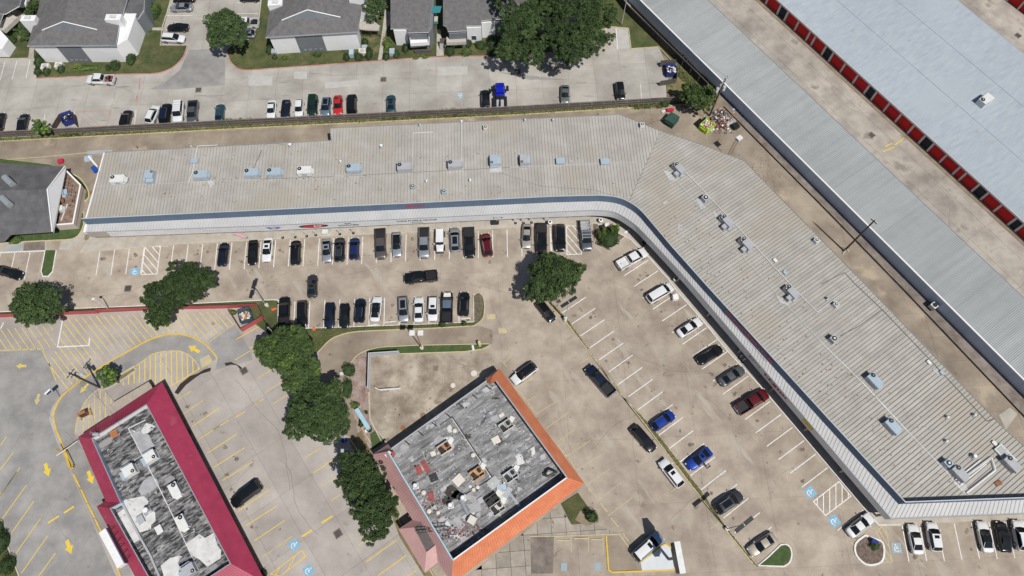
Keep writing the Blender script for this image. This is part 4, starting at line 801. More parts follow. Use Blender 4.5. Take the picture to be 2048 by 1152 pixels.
for c, k_, m_, lb in (((1355, 337), 'twin', 'acg', 'twin fan unit nearest the roof valley on the diagonal arm'), ((1410, 398), 'cond', 'acg', 'single fan unit between the first two twin fan units'), ((1450, 442), 'twin', 'acg', 'twin fan unit second along the diagonal roof'), ((1489, 487), 'twin', 'acg', 'twin fan unit third along the diagonal roof'), ((1579, 583), 'twin', 'acg', 'twin fan unit fourth along the diagonal roof'),
                      ((1666, 679), 'cond', 'acg', 'single fan unit where the cable starts'), ((1747, 762), 'pack', 'acb', 'long pale blue unit in the middle of the diagonal roof'), ((1783, 853), 'pack', 'acb', 'pale blue unit beside the brown outlined patch'), ((1917, 947), 'pack', 'acg', 'grey unit at the lower corner beside the duct frame'), ((2020, 928), 'pack', 'acg', 'long grey unit with white frame at the right edge'), ((1894, 927), 'cond', 'acb', 'small condenser with big fan above the grey corner unit')):
    p = P(*c, 6.1); k2 = k_; ac_unit(k2, A_DIAG + pi * 0 , (p.x, p.y, ZR), lb, m_, s=1.0 if k_ == 'twin' else (1.25 if k_ == 'cond' else 1.0))
for c, k_, m_, lb in (((1671, 610), 'cond', 'acw', 'white condenser at the end of the thin white pipe'), ((1948, 913), 'fan', 'acg', 'round exhaust fan above the white duct frame'), ((1893, 882), 'vent', 'acw', 'small white vent in the lower part of the diagonal roof'), ((1990, 886), 'hood', 'acw', 'small white box beside the brown streak'), ((1551, 520), 'hood', 'acw', 'tiny white box right of the fourth twin unit'), ((1571, 545), 'hood', 'acb', 'tiny pale blue box near the long white pipe'),
                      ((1632, 482), 'cond', 'acw', 'small white unit at the rear edge left of the tall dark pole'), ((1655, 597), 'vent', 'acg', 'black vent beside the white condenser'), ((1859, 724), 'hood', 'acw', 'small white box on the rear conduit'), ((1885, 745), 'hood', 'acb', 'small pale box lower on the rear conduit'), ((1895, 834), 'vent', 'acw', 'white vent near the brick coloured speck'), ((1949, 830), 'vent', 'acw', 'white vent rightmost on the lower diagonal roof')):
    p = P(*c, 5.95); ac_unit(k_, A_DIAG, (p.x, p.y, ZR), lb, m_, 'small vents and condensers on the roof', s=.9 if k_ != 'hood' else .4)
p = P(2008, 910, 5.6); o = thing('roof_skylight', 'white framed glazed box at the lower right roof corner', 'skylight', (p.x, p.y, ZR), A_DIAG)
MB().box((0, 0, .2), (3.2, 1.6, .4)).build('frame', M['coating'], o, local=True); MB().box((0, 0, .42), (2.7, 1.1, .06)).build('pane', M['S1roof'], o, local=True)
p = P(1995, 967, 5.5); o = MB().box((0, 0, .1), (1.1, .7, .12), .4).build('rusty_panel', M['rust']); o.location = (p.x, p.y, ZR); tag(o, 'rusty brown sheet lying near the lower right roof corner', 'metal sheet')
# roof ladder
p = P(1466, 297, 3.); o = thing('roof_ladder', 'grey service ladder platform at the rear roof corner', 'ladder', (p.x, p.y, 0), A_DIAG + pi / 2)
for s_ in (-.3, .3): MB().tube((-.4, s_, 0), (0, s_, 6.3), .04, 5).build('rail', M['rust'], o, local=True)
g = MB()
for k_ in range(14): g.tube((-.4 + k_ * .03, -.3, .3 + k_ * .44), (-.4 + k_ * .03, .3, .3 + k_ * .44), .025, 4)
g.build('rung', M['rust'], o, local=True, kind='stuff'); MB().box((.4, 0, 6.), (1.1, .9, .6)).build('hatch_box', M['acw'], o, local=True)
# ---------------- self storage buildings ----------------
dS = Vector((cos(A_DIAG), sin(A_DIAG)))
def corrugate(poly, z, dalong, sp, mb, h=.045, wd=.09):
    n = dalong; ribs_in(poly, n, Vector((-n.y, n.x)), sp, z, mb, h, wd)
o = thing('storage_building', 'long grey ribbed storage building with shaded blue wall and bright white eave', 'building', tuple(P(1600, 320, 0)))
pl = [V2(p) for p in PP([(1181, -98.6), (1281, 0), (2048, 759), (2190, 899), (2190, 774), (2008, 562), (1419, 0), (1340, -75)], 3.35)]
L0, L1 = V2(P(1231, -50, 3.35)), V2(P(2110, 820, 3.35)); L0 = V2(P(1281, 0, 3.3)); d_ = (V2(P(2048, 759, 3.3)) - L0).normalized(); nrm = Vector((-d_.y, d_.x))
W1 = nrm.dot(V2(P(1800, 362, 3.3)) - L0)
rect = [L0 - d_ * 14, L0 + d_ * 112, L0 + d_ * 112 + nrm * W1, L0 - d_ * 14 + nrm * W1]
MB().prism([rect[0] + nrm * .15, rect[1] + nrm * .15, rect[2] - nrm * .2, rect[3] - nrm * .2], 0, 3.2).build('wall', M['S1wall'], o)
for k in range(21):
    q = [rect[0] + d_ * 6 * k, rect[0] + d_ * (6 * k + 5.98), rect[3] + d_ * (6 * k + 5.98), rect[3] + d_ * 6 * k]; MB().prism(q, 3.22, 3.3).build('roof_sheet', M['S1roof'], o)
mb = MB(); corrugate(rect, 3.3, d_, .33, mb, .04, .07); mb.build('roof_rib', M['S1rib'], o, kind='stuff')
MB().strip([rect[0] - nrm * .04, rect[1] - nrm * .04], .28, 3.05, 3.36).build('eave_trim', M['trim'], o); MB().strip([rect[3], rect[2]], .12, 3.1, 3.34).build('gutter', M['S1rib'], o)
mb = MB()
for k in range(-5, 56): c = L0 + d_ * 2 * k + nrm * .12; mb.strip([c, c + d_ * .05], .06, 0, 3.1)
mb.build('wall_seam', M['S1wall'], o, kind='stuff')
# second building with red doors
o = thing('storage_building', 'wide pale blue roofed storage building with a row of red doors', 'building', tuple(P(1700, 130, 0)))
A0, A1 = V2(P(1555, 0, 3.3)), V2(P(2048, 444.6, 3.3)); d_ = (A1 - A0).normalized(); nrm = Vector((-d_.y, d_.x)); W2 = nrm.dot(V2(P(1980, 52, 3.4)) - A0)
a0, a1, a2, a3 = A0 - d_ * 16, A1 + d_ * 26, A1 + d_ * 26 + nrm * W2, A0 - d_ * 16 + nrm * W2
s2b = o
MB().prism([a0 + nrm * .45, a1 + nrm * .45, a2 - nrm * .3, a3 - nrm * .3], 0, 3.2).build('wall', M['pilaster'], o)
nk = 17; LL = (a1 - a0).length
for k in range(nk):
    s_, e_ = LL * k / nk, LL * (k + 1) / nk - .02; MB().prism([a0 + d_ * s_, a0 + d_ * e_, a3 + d_ * e_, a3 + d_ * s_], 3.22, 3.3).build('roof_sheet', M['S2roof'], o)
mb = MB(); corrugate([a0, a1, a2, a3], 3.3, d_, .33, mb, .04, .07); mb.build('roof_rib', M['S2rib'], o, kind='stuff')
MB().strip([a0, a1], .14, 2.95, 3.34).build('eave_trim', M['pilaster'], o); MB().strip([a3, a2], .1, 3.1, 3.33).build('gutter', M['S2rib'], o)
def door_row(o, A0, d_, nrm, stations, dark, z1=2.75):
    for i in range(len(stations) - 1):
        s0, s1 = stations[i], stations[i + 1]; a, b = A0 + d_ * (s0 + .22) + nrm * .33, A0 + d_ * (s1 - .22) + nrm * .33
        if i in dark:
            MB().quad((*(a - nrm * .0), 0), (*(b - nrm * .0), 0), (*b, z1), (*a, z1)).build('doorway_shade_panel', M['dark'], o); continue  # flat black panel: the shade of an open bay put into the colour
        dr = MB().strip([a, b], .06, .02, z1).build('door', M['reddoor'], o)
        g = MB()
        for k in range(1, 9): g.strip([a - nrm * .035, b - nrm * .035], .02, k * .3, k * .3 + .03)
        g.build('door_slat', M['reddoor'], dr, kind='stuff')
    for s0 in stations: c = A0 + d_ * s0 + nrm * .22; MB().strip([c - d_ * .2, c + d_ * .2], .36, 0, 2.95).build('pilaster', M['pilaster'], o)
    MB().strip([A0 + d_ * stations[0] + nrm * .28, A0 + d_ * stations[-1] + nrm * .28], .3, z1, 3.2).build('header_band', M['pilaster'], o)
xs = [1519, 1540, 1563, 1577.6, 1599, 1622, 1632.5, 1654, 1668.6, 1692.7, 1718, 1741, 1755.6, 1781, 1805, 1830.5, 1853, 1870.6, 1896, 1922.8, 1936, 1961.6, 1980, 2007, 2036.5, 2051, 2078]
st = []
for x in xs: p = V2(P(x, (x - 1555) * 444.6 / 493, 3.3)); st.append(d_.dot(p - A0))
door_row(o, A0, d_, nrm, st, {2, 7, 11, 16, 21, 24})
mb = MB(); c0, c1 = A0 + d_ * -16, A1 + d_ * 26; MB().strip([c0 - nrm * .45, c1 - nrm * .45], .9, 0, .05).build('door_apron', M['dirt'], o)
# far corner building
o = thing('storage_building', 'storage building with red doors cut off by the top right corner', 'building', tuple(P(2030, 14, 0)))
B0, B1 = V2(P(2009, 0, 0)), V2(P(2048, 29.5, 0)); d3 = (B1 - B0).normalized(); n3 = Vector((-d3.y, d3.x)); B0 = B0 - d3 * 12
MB().prism([B0 + n3 * .4, B0 + d3 * 60 + n3 * .4, B0 + d3 * 60 + n3 * 20, B0 + n3 * 20], 0, 3.2).build('wall', M['pilaster'], o); MB().prism([B0, B0 + d3 * 60, B0 + d3 * 60 + n3 * 20, B0 + n3 * 20], 3.22, 3.3).build('roof_sheet', M['S2roof'], o)
door_row(o, B0, d3, n3, [k * 3.1 for k in range(19)], {7})
for f_, w_ in ((.33, .12), (.66, .12)): q_ = V2(B0) * 0 + a0 + nrm * W2 * f_; MB().strip([q_, q_ + d_ * LL], w_, 3.29, 3.36).build('roof_lap', M['S2rib'], s2b)
R_ = random.Random(44)
for k in range(26): c = a0 + d_ * LL * R_.random() + nrm * W2 * R_.random(); MB().box((c.x, c.y, 3.33), (R_.uniform(.3, 1.4), R_.uniform(.2, .6), .04), A_DIAG + pi / 2).build('roof_patch', M[R_.choice(('S1roof', 'S2rib', 'coatgrey', 'coating'))], s2b)
# rooftop unit on the pale roof
p = P(1971, 200, 4.2); ac_unit('pack', A_DIAG + pi / 2, (p.x, p.y, 3.32), 'lone rooftop unit with black duct on the pale blue storage roof', 'acw', 'rooftop unit', 1.15)
for q, a, b in ((0, (1766, 303), (1789, 294)), (1, (1771, 292), (1784, 287)), (2, (1790, 290), (1808, 276))): line(a, b, 'yline', .2, grp='sto')
LN[('sto', 'yline')].build('storage_yard_marking', M['yline'], kind='structure')
# concrete retaining wall beside the alley, dark timber fence beyond the tree
o = thing('alley_wall', 'low concrete wall between the rear alley and the storage building', 'wall', tuple(P(1600, 370, 0)))
pts = PP([(1449, 212), (1517, 281), (1664, 429), (1810, 579), (2048, 829), (2190, 980)], .45)
MB().strip(pts, .2, 0, .45, 0, 1).build('wall', [M['brownfence'], M['gutter']], o)
j = MB(); 
for k in range(0*int((V2(pts[-1]) - V2(pts[0])).length / 4.6)): c = V2(pts[0]) + (V2(pts[-1]) - V2(pts[0])).normalized() * 4.6 * k; j.box((c.x, c.y, .46), (.3, .3, .94), A_DIAG)
def panel_fence(name, label, px, z, mat, post, span=2.4, boards=False, th=.05, rails=True, gap=True, side=1):
    pts = [V2(p) for p in PP(px, z)]; o = thing(name, label, 'fence', (*pts[0], 0))
    for a, b in zip(pts[:-1], pts[1:]):
        L = (b - a).length; d = (b - a).normalized(); n = max(1, round(L / span)); nn = Vector((-d.y, d.x)) * side
        for k in range(n):
            s0, s1 = a + d * L * k / n, a + d * L * (k + 1) / n
            m_ = MB(); t = .06
            if boards:
                while t < L / n - .12:
                    c0 = s0 + d * t; m_.strip([c0, c0 + d * .135], th, .05, z - random.uniform(0, .05)); t += .15
            else: m_.strip([s0 + d * .05, s1 - d * .05], th, .05, z)
            m_.build('fence_panel', mat, o)
            MB().box((s0.x, s0.y, (z + .1) / 2), (.1, .1, z + .1), atan2(d.y, d.x)).build('post', post, o)
        if rails:
            for zz in (.4, 1.1, z - .12): MB().strip([a - nn * .07, b - nn * .07], .05, zz, zz + .09).build('rail', post, o)
            MB().strip([a, b], .12, z, z + .04).build('cap_rail', post, o)
    return o
panel_fence('timber_fence', 'long weathered timber fence between the apartments and the rear alley', [(-60, 266.5), (0, 263), (520, 237), (1020, 213), (1372, 192.5)], 1.9, M['wood'], M['gutter'], boards=True, side=1)
panel_fence('timber_fence', 'dark brown tall fence running down from the top to the bushy tree', [(1228, -28), (1254, 8), (1352, 103), (1417, 167)], 2.3, M['brownfence'], M['wood'], boards=True, side=1)
# red wall with the dumpster enclosure
o = thing('red_wall', 'low wall painted red on the restaurant side below the long white kerb', 'wall', tuple(P(300, 620, 0)))
MB().strip(PP([(-60, 632), (0, 628.5), (190, 621), (191, 618.5), (300, 614), (440, 611), (512, 608)], 1.35), .12, 0, 1.35).build('wall', M['redwall'], o)
MB().strip(PP([(-60, 632), (0, 628.5), (190, 621), (191, 618.5), (300, 614), (440, 611), (512, 608)], 1.37), .16, 1.352, 1.39).build('coping', M['redwood'], o)
o = thing('bin_enclosure', 'red and brown walled enclosure around the steel blue dumpster', 'enclosure', tuple(P(495, 635, 0)))
MB().strip(PP([(512, 608), (524, 632)], 1.35), .12, 0, 1.37).build('wall', M['redwood'], o); MB().strip(PP([(524, 632), (480, 658)], 1.35), .12, 0, 1.36).build('wall', M['redwall'], o)
MB().strip(PP([(455, 618), (480, 658)], 1.35), .12, 0, 1.35).build('gate', M['redwood'], o); MB().strip(PP([(524, 632), (480, 658)], 1.38), .16, 1.362, 1.4).build('coping', M['redwood'], o)
o = thing('wire_fence', 'thin black wire fence from the red enclosure down to the tree', 'fence', tuple(P(530, 645, 0)))
mb = MB(); q = PP([(524, 633), (536, 652), (551, 672)], 0)
for a, b in zip(q[:-1], q[1:]):
    for z in (.3, .8, 1.3): mb.tube(a + Vector((0, 0, z)), b + Vector((0, 0, z)), .02, 4)
for a in q: MB().tube(a, a + Vector((0, 0, 1.4)), .04, 6).build('post', M['black'], o)
mb.build('wire', M['black'], o)
# white pipe rail pen
def rail_pen(name, label, px, zt, closed, mat, spacing=2.):
    pts = [V2(p) for p in PP(px, 0)]; o = thing(name, label, 'railing', (*pts[0], 0)); 
    for a, b in zip(pts[:-1], pts[1:]):
        L = (b - a).length; n = max(1, round(L / spacing)); d = (b - a) / n
        for k in range(n + 1):
            c = a + d * k; MB().tube((*c, 0), (*c, zt), .045, 6).build('post', mat, o)
        for z in (zt, zt * .66, zt * .33): MB().tube((*a, z), (*b, z), .035 if z < zt else .05, 5).build('rail', mat, o)
        m_ = MB(); k = 0.
        while k < L: c = a + (b - a).normalized() * k; m_.tube((*c, .1), (*c, zt), .02, 3); k += .16
        m_.build('picket', mat, o, kind='stuff')
    return o
panel_fence('slatted_fence', 'grey slatted corner fence with pale rails on the concrete yard right of the hedges', [(797, 702), (737, 706), (735, 776)], 2.0, M['acg'], M['polegrey'], boards=True, side=-1)
rail_pen('pipe_railing', 'lower white rail closing the pen below the upper one', [(752, 777), (760, 782), (801, 779)], 1.0, False, M['trim'])

# ---------------- left low building with open roof well ----------------
o = thing('corner_building', 'dark grey hip roofed building with sunken brown roof well full of equipment', 'building', tuple(P(60, 420, 0)))
nE, rE, sE = P(129, 333, 3.2), P(94, 379, 5.6), P(104, 464, 3.2)
n2, s2, nW, rW, sW_ = P(48, 329.5, 3.2), P(16, 470, 3.2), P(-90, 320, 3.2), P(-90, 382, 5.6), P(-90, 476, 3.2)
MB().slab([nE, rE, rW, nW, n2], .12).build('roof', M['dshingle'], o); MB().slab([sE, rE, rW, sW_, s2], .12).build('roof', M['dshingle'], o)
MB().slab([s2 + Vector((.5, 0, .02)), s2 + Vector((-4, 2.5, .9)), s2 + Vector((-9, .2, 0)), s2 + Vector((-6, -1.6, -.3)), s2 + Vector((-.5, -1.2, -.3))], .12).build('roof', M['dshingle'], o)
MB().prism([V2(nE) + Vector((-.3, -.25)), V2(rE) + Vector((-.15, 0)), V2(sE) + Vector((-.9, 2.6)), V2(sW_) + Vector((0, 2.6)), V2(nW)], 0, 3.0).build('wall', mk('pink_stucco', (.50, .42, .38), (.56, .48, .44), sc=2., rough=.9), o)
MB().add([nE + Vector((.12, 0, .1)), rE + Vector((.15, 0, .15)), sE + Vector((.12, 0, .1)), nE + Vector((.12, 0, -.4)), sE + Vector((.12, 0, -.4))], [(0, 3, 4, 2, 1)]).build('gable_wall', M['siding'], o)
for a, b in ((nE, rE), (rE, sE)): MB().tube(a + Vector((.12, 0, .12)), b + Vector((.12, 0, .12)), .12, 5).build('bargeboard', M['trim'], o)
ann = [V2(p) for p in PP([(131, 340), (161, 370), (146, 447), (107, 450)], 2.2)]
MB().prism(ann, 0, 1.5, 0, 1).build('annex', [MATC['pink_stucco'], mk('brown_roof_well', (.15, .10, .075), (.26, .19, .14), sc=1.2, fine=.2, rough=.95)], o)
MB().strip(ann, .22, 1.4, 2.2).build('parapet', MATC['pink_stucco'], o)
MB().strip(ann, .3, 2.2, 2.26).build('coping', M['trim'], o)
R_ = random.Random(3)
for k in range(7):
    a = P(106 + k * 3.4, 352 + k * 6, 1.8); b = a + Vector((3.2, -.4 - k * .1, 0)); MB().path([a, b, b + Vector((.3, -2.5, 0))], .05, 5).build('pipe', M['galv'] if k % 2 else M['rust'], o)
for k in range(8): a = P(122 + R_.random() * 28, 348 + k * 9, 1.55); MB().box(a + Vector((0, 0, .05)), (.5, .12, .1), R_.uniform(0, 3)).build('scrap', M['black'], o)
MB().strip(PP([(135, 408), (122, 441)], 1.6), .12, 1.5, 1.65).build('pipe', M['trim'], o)
for c, k_, m_, lb in (((122, 370), 'cond', 'acb', 'upper condenser in the brown roof well'), ((123, 387), 'big', 'acb', 'larger blue grey unit in the middle of the brown roof well'), ((117, 419), 'pack', 'acw', 'white elbowed unit in the lower roof well')):
    p = P(*c, 2.); ac_unit(k_, .3, (p.x, p.y, 1.52), lb, m_, 'units in the brown roof well', .75)
p = P(113, 405, 2.0); d = thing('duct_elbow', 'red brown duct elbow beside the white unit in the roof well', 'duct', (p.x, p.y, 1.52)); m_ = MB(); pr = None
for k in range(7): q = Vector((cos(k * .3) * 1.1, sin(k * .3) * 1.1, .5)); pr is not None and m_.tube(pr, q, .35, 8); pr = q
m_.build('elbow', M['rust'], d, local=True)
for c, lb in (((20, 364), 'long silver roof ventilator on the upper dark slope'), ((15, 405), 'silver roof ventilator on the lower dark slope')):
    p = P(*c, 5.2); d = thing('roof_ventilator', lb, 'ventilator', (p.x, p.y, 4.7), -.7, 'silver ventilators on the dark roof')
    MB().box((0, 0, .2), (2., .9, 1.1)).build('base', M['acb'], d, local=True); MB().tube((-1.4, 0, .8), (1.2, 0, .8), .6, 10).build('hood', M['galv'], d, local=True); MB().dome((-.9, 0, .8), .5).build('cap', M['acw'], d, local=True)

# ---------------- crimson roofed restaurant ----------------
def fix(mb): return mb
o = thing('restaurant_building', 'restaurant with crimson mansard around a blackened flat roof', 'building', tuple(P(320, 980, 0)))
OU = PP([(324, 764), (532, 1166), (345, 1290), (193, 1013), (211, 1002), (156, 874)], 2.8); IN_ = PP([(293, 809), (461, 1127), (330, 1212), (221, 1017), (242, 1006), (184, 877)], 4.8)
def mansard(o, OU, IN_, idx, mat, ribm, sp=.45, name='mansard'):
    for i in idx:
        j = (i + 1) % len(OU); a, b, c, d = OU[i], OU[j], IN_[j], IN_[i]
        f = MB().add([a, b, c, d, a - Vector((0, 0, .18)), b - Vector((0, 0, .18))], [(0, 1, 2, 3) if 0 else (0, 1, 2, 3), (4, 5, 1, 0)]).build(name, mat, o)
        L = (b - a).length; n = max(2, int(L / sp)); m_ = MB()
        for k in range(1, n): m_.tube(a.lerp(b, k / n), d.lerp(c, k / n), .022, 4)
        m_.build('standing_seam', ribm, o, kind='stuff')
    return o
mansard(o, OU, IN_, range(6), M['maroon'], M['maroonrib'])
wl = [V2(p) for p in OU]; cen = sum(wl, Vector((0, 0))) / 6
inset = [V2(a).lerp(V2(b), .45) for a, b in zip(OU, IN_)]
MB().prism(inset, 0, 2.9, 0).build('wall', M['brick'] if 0 else M['stucco'], o)
m_ = MB(); 
for i in range(6):
    j = (i + 1) % 6; a, b = IN_[i], IN_[j]; ww = MB().quad(Vector((a.x, a.y, 3.55)), Vector((b.x, b.y, 3.55)), Vector((b.x, b.y, 4.8)), Vector((a.x, a.y, 4.8))).build('parapet_inner', M['trim'] if i == 5 else M['S1wall'] if i in (3, 4) else M['membRR'], o)  # lit inner face coloured white, shaded ones blue
MB().strip([V2(p) for p in IN_], .14, 4.78, 4.86, closed=True).build('parapet_cap', M['galv'], o)
dd = (V2(IN_[1]) - V2(IN_[0])).normalized(); ip = [V2(p) for p in IN_]; vs = [dd.dot(p) for p in ip]; v = min(vs)
while v < max(vs):
    q = band(ip, dd, v, v + .93)
    if len(q) > 2: MB().prism(q, 3.5, 3.6 + random.uniform(0, .015)).build('roofing_sheet', M['membRR'], o)
    v += .95
def rp(px, mat, z=3.625, nm='roof_patch', par=None): return MB().prism(PP(px, 3.65), 3.6, z).build(nm, mat, par)
for px, mt, z in (([(242, 1006), (250, 999), (272, 995), (288, 992), (297, 1003), (294, 1010), (310, 1025), (311, 1040), (302, 1050), (302, 1058), (280, 1065), (262, 1036), (248, 1018)], 'coating', 3.63), ([(229, 1031), (248, 1016), (280, 1078), (259, 1093), (240, 1058)], 'coating', 3.632),
                  ([(372, 1087), (398, 1068), (410, 1076), (428, 1065), (434, 1090), (442, 1100), (441, 1117), (414, 1133), (398, 1118), (385, 1112)], 'coating', 3.63), ([(321, 1131), (340, 1116), (358, 1111), (364, 1113), (355, 1125), (362, 1140), (358, 1160), (330, 1160)], 'coating', 3.631),
                  ([(282, 862), (287, 853), (292, 846), (305, 849), (310, 853), (303, 860), (296, 866), (286, 868)], 'coating', 3.63), ([(263, 865), (280, 862), (298, 870), (305, 886), (310, 892), (285, 912), (270, 885)], 'coatgrey', 3.628), ([(286, 962), (300, 952), (314, 958), (318, 970), (300, 985), (282, 990), (276, 980)], 'coatgrey', 3.629)):
    rp(px, M[mt], z, 'roof_patch', o)
def lapp(px, wd, mat, z, par): MB().strip(PP(px, z), wd, z - .05, z + .03).build('roof_lap', mat, par)
lapp([(291, 840), (257, 857), (284, 910)], .14, M['coating'], 3.64, o); lapp([(284, 910), (318, 975), (345, 1030), (388, 1122)], .14, M['coating'], 3.64, o); lapp([(330, 1014), (352, 1000)], .08, M['coating'], 3.64, o); lapp([(265, 922), (284, 911)], .08, M['coating'], 3.64, o); lapp([(365, 1076), (390, 1062)], .08, M['coating'], 3.64, o)
m_ = MB(); m_.strip(PP([(246, 1010), (280, 1075), (300, 1110), (318, 1152)], 3.9), .3, 3.6, 3.95); m_.build('roof_kerb', M['acg'], o)
rp([(262, 1098), (282, 1086), (300, 1118), (277, 1140)], M['S1wall'] if 0 else M['membRR'], 3.64, 'roof_patch', o)
for c, k_, rz_, m_, lb in (((258, 943), 'big', A_RR - pi / 2 - .02, 'acw', 'white unit with grey side box, left of the centre line on the crimson roofed building'), ((300, 915), 'big', A_RR - pi / 2, 'acw', 'white unit touching the white centre line near the top of the blackened roof'), ((350, 980), 'pack', A_RR, 'acw', 'white unit right of the centre line, third from the top'), ((364, 1045), 'pack', A_RR, 'acw', 'white unit above the large white patch on the blackened roof'), ((377, 1142), 'big', A_RR - pi / 2, 'acg', 'grey unit at the very bottom of the blackened roof')):
    p = P(*c, 4.4); ac_unit(k_, rz_ + pi, (p.x, p.y, 3.62), lb, m_, 'rooftop units on the restaurant', .95)
for c, k_, m_, lb in (((293, 1021), 'fan', 'galv', 'round exhaust fan on the white roof patch'), ((317, 1059), 'hood', 'acw', 'small white hatch box below the exhaust fan'), ((301, 857), 'vent', 'acg', 'vent on the small white patch near the top corner'), ((265, 861), 'vent', 'acg', 'vent near the top end of the centre line'), ((280, 1039), 'hood', 'acg', 'small grey hatch on the white roof patch')):
    p = P(*c, 4.2); ac_unit(k_, A_RR, (p.x, p.y, 3.63), lb, m_, 'vents on the restaurant roof', 1.3 if k_ == 'fan' else .7)
MB().prism(PP([(218, 866), (232, 858), (238, 872), (226, 877)], 3.65), 3.6, 3.7).build('scrap_tray', M['rustbrown'], o)
p = P(191, 868, 4.8); a = thing('antenna_bundle', 'grey cable mast cluster at the upper left roof corner', 'mast', (p.x, p.y, 4.0))
for k in range(5): MB().tube((k * .25 - .5, 0, 0), (k * .3 - .6, .2 * (k % 2), 1.6 + .3 * (k % 3)), .04, 5).build('mast', M['galv'], a, local=True)
MB().box((0, 0, .5), (.9, .5, .7)).build('cabinet', M['acg'], a, local=True)
# drive-thru porch slab
o2 = thing('porch_canopy', 'flat tan canopy slab along the upper edge of the crimson roof', 'canopy', tuple(P(258, 800, 0)))
MB().prism(PP([(221, 808), (297, 763), (303, 772), (306, 780), (218, 833)], 2.2), 1.95, 2.2).build('slab', M['stucco'], o2)
for c in ((225, 812), (295, 768), (260, 789)): p = P(*c, 2.); MB().box((p.x, p.y, .98), (.3, .3, 1.95), A_RR).build('post', M['black'], o2)
# rooftop sign
p0, p1 = P(206, 1062, 4.2), P(244, 1134, 4.2); p0 = P(211, 1062, 3.6); p1 = P(248, 1132, 3.6)
o2 = thing('rooftop_sign', 'long white box sign braced on the left slope of the crimson roof', 'sign', tuple((p0 + p1) / 2)); d_ = V2(p1 - p0).normalized(); n_ = Vector((-d_.y, d_.x))
MB().strip([V2(p0), V2(p1)], 1.1, 3.5, 4.6).build('sign_box', M['trim'], o2); MB().strip([V2(p0) + n_ * .62, V2(p1) + n_ * .62], .1, 3.55, 4.5).build('back_panel', mk('purple_grey_panel', (.16, .14, .22)), o2)
for k in range(6): c = V2(p0).lerp(V2(p1), (k + .5) / 6); MB().path([Vector((*(c + n_ * .6), 4.5)), Vector((*(c + n_ * 1.8), 4.3)), Vector((*(c + n_ * .6), 3.7))], .035, 4).build('brace', M['black'], o2)
# brick walk and drain
MB().prism(PP([(326, 765), (335, 770), (346, 792), (377, 848), (395, 897), (522, 1130), (512, 1130), (376, 870), (340, 800)], 0), -.05, .12).build('brick_walk', M['brick'], kind='structure')

# ---------------- orange and pink roofed vacant building ----------------
o = thing('vacant_restaurant', 'derelict flat roofed building with orange and faded pink tiled edges', 'building', tuple(P(960, 950, 0)))
T = 5.4; oT, oR, oB, oL = P(999, 737, 3.1), P(1169, 967, 3.1), P(903, 1168, 3.1), P(745, 909, 3.1); iT, iR, iB, iL = P(992, 762, T), P(1134, 955, T), P(906, 1120, T), P(776, 903, T)
mansard(o, [oT, oR, oB, oL], [iT, iR, iB, iL], (0, 1), M['orange'], M['orangerib']); mansard(o, [oT, oR, oB, oL], [iT, iR, iB, iL], (2,), M['pink'], M['pinkrib'])
r0, r1 = P(781, 899, 3.5), P(980, 757, 3.5); k1, k2 = P(776, 888, 3.3), P(970, 757, 3.3)
MB().add([oL, iL, P(783, 897, 4.6), k1], [(0, 1, 2, 3)]).build('mansard', M['pink'], o)
MB().add([k2, oT, iT, P(979, 769, 4.4), Vector((*V2(P(985, 752, 5.2)), 5.2))], [(0, 1, 4), (1, 2, 4), (2, 3, 4), (3, 0, 4)]).build('corner_cap', M['orange'], o)
foot = [V2(oT).lerp(V2(iT), .4), V2(oR).lerp(V2(iR), .5), V2(oB).lerp(V2(iB), .5), V2(oL).lerp(V2(iL), .6), V2(r0), V2(r1)]
MB().prism(foot, 0, 3.2).build('wall', M['stucco'], o); MB().strip([V2(r0), V2(r1)], .2, 3.1, 3.62).build('parapet', M['acg'], o)
rf = [V2(r1), V2(iT), V2(iR), V2(iB), V2(iL), V2(r0)]; d_ = Vector((cos(A_OB), sin(A_OB))); n_ = Vector((-d_.y, d_.x)); vs = [n_.dot(p) for p in rf]; v = min(vs)
while v < max(vs):
    q = band(rf, n_, v, v + .93)
    if len(q) > 2:
        us = [d_.dot(p) for p in q]; u = min(us) - random.uniform(0, 6)
        while u < max(us):
            q2 = band(q, d_, u, u + 25.97)
            if len(q2) > 2 and area(q2) > .1: MB().prism(q2, 3.3, 3.4 + random.uniform(0, .012)).build('roofing_sheet', M['membOB'], o)
            u += 26
    v += .96
for a, b, m_ in ((iT, iR, 'galv'), (iR, iB, 'trim'), (iB, iL, 'paleblue')):
    MB().quad(Vector((*V2(a), 3.35)), Vector((*V2(b), 3.35)), Vector((*V2(b), T)), Vector((*V2(a), T))).build('parapet_inner', M['membRR'] if m_ != 'paleblue' else M['redwood'], o); MB().strip([V2(a), V2(b)], .2, T - .05, T + .05).build('parapet_cap', M[m_], o)
MB().strip(PP([(772, 908), (778, 903), (786, 905), (785, 912)], 4.4), .2, 3.4, 4.5).build('parapet_stub', M['redwall'], o); MB().strip(PP([(771, 912), (780, 903)], 4.8), .5, 4.3, 4.85).build('parapet_stub', M['trim'], o)
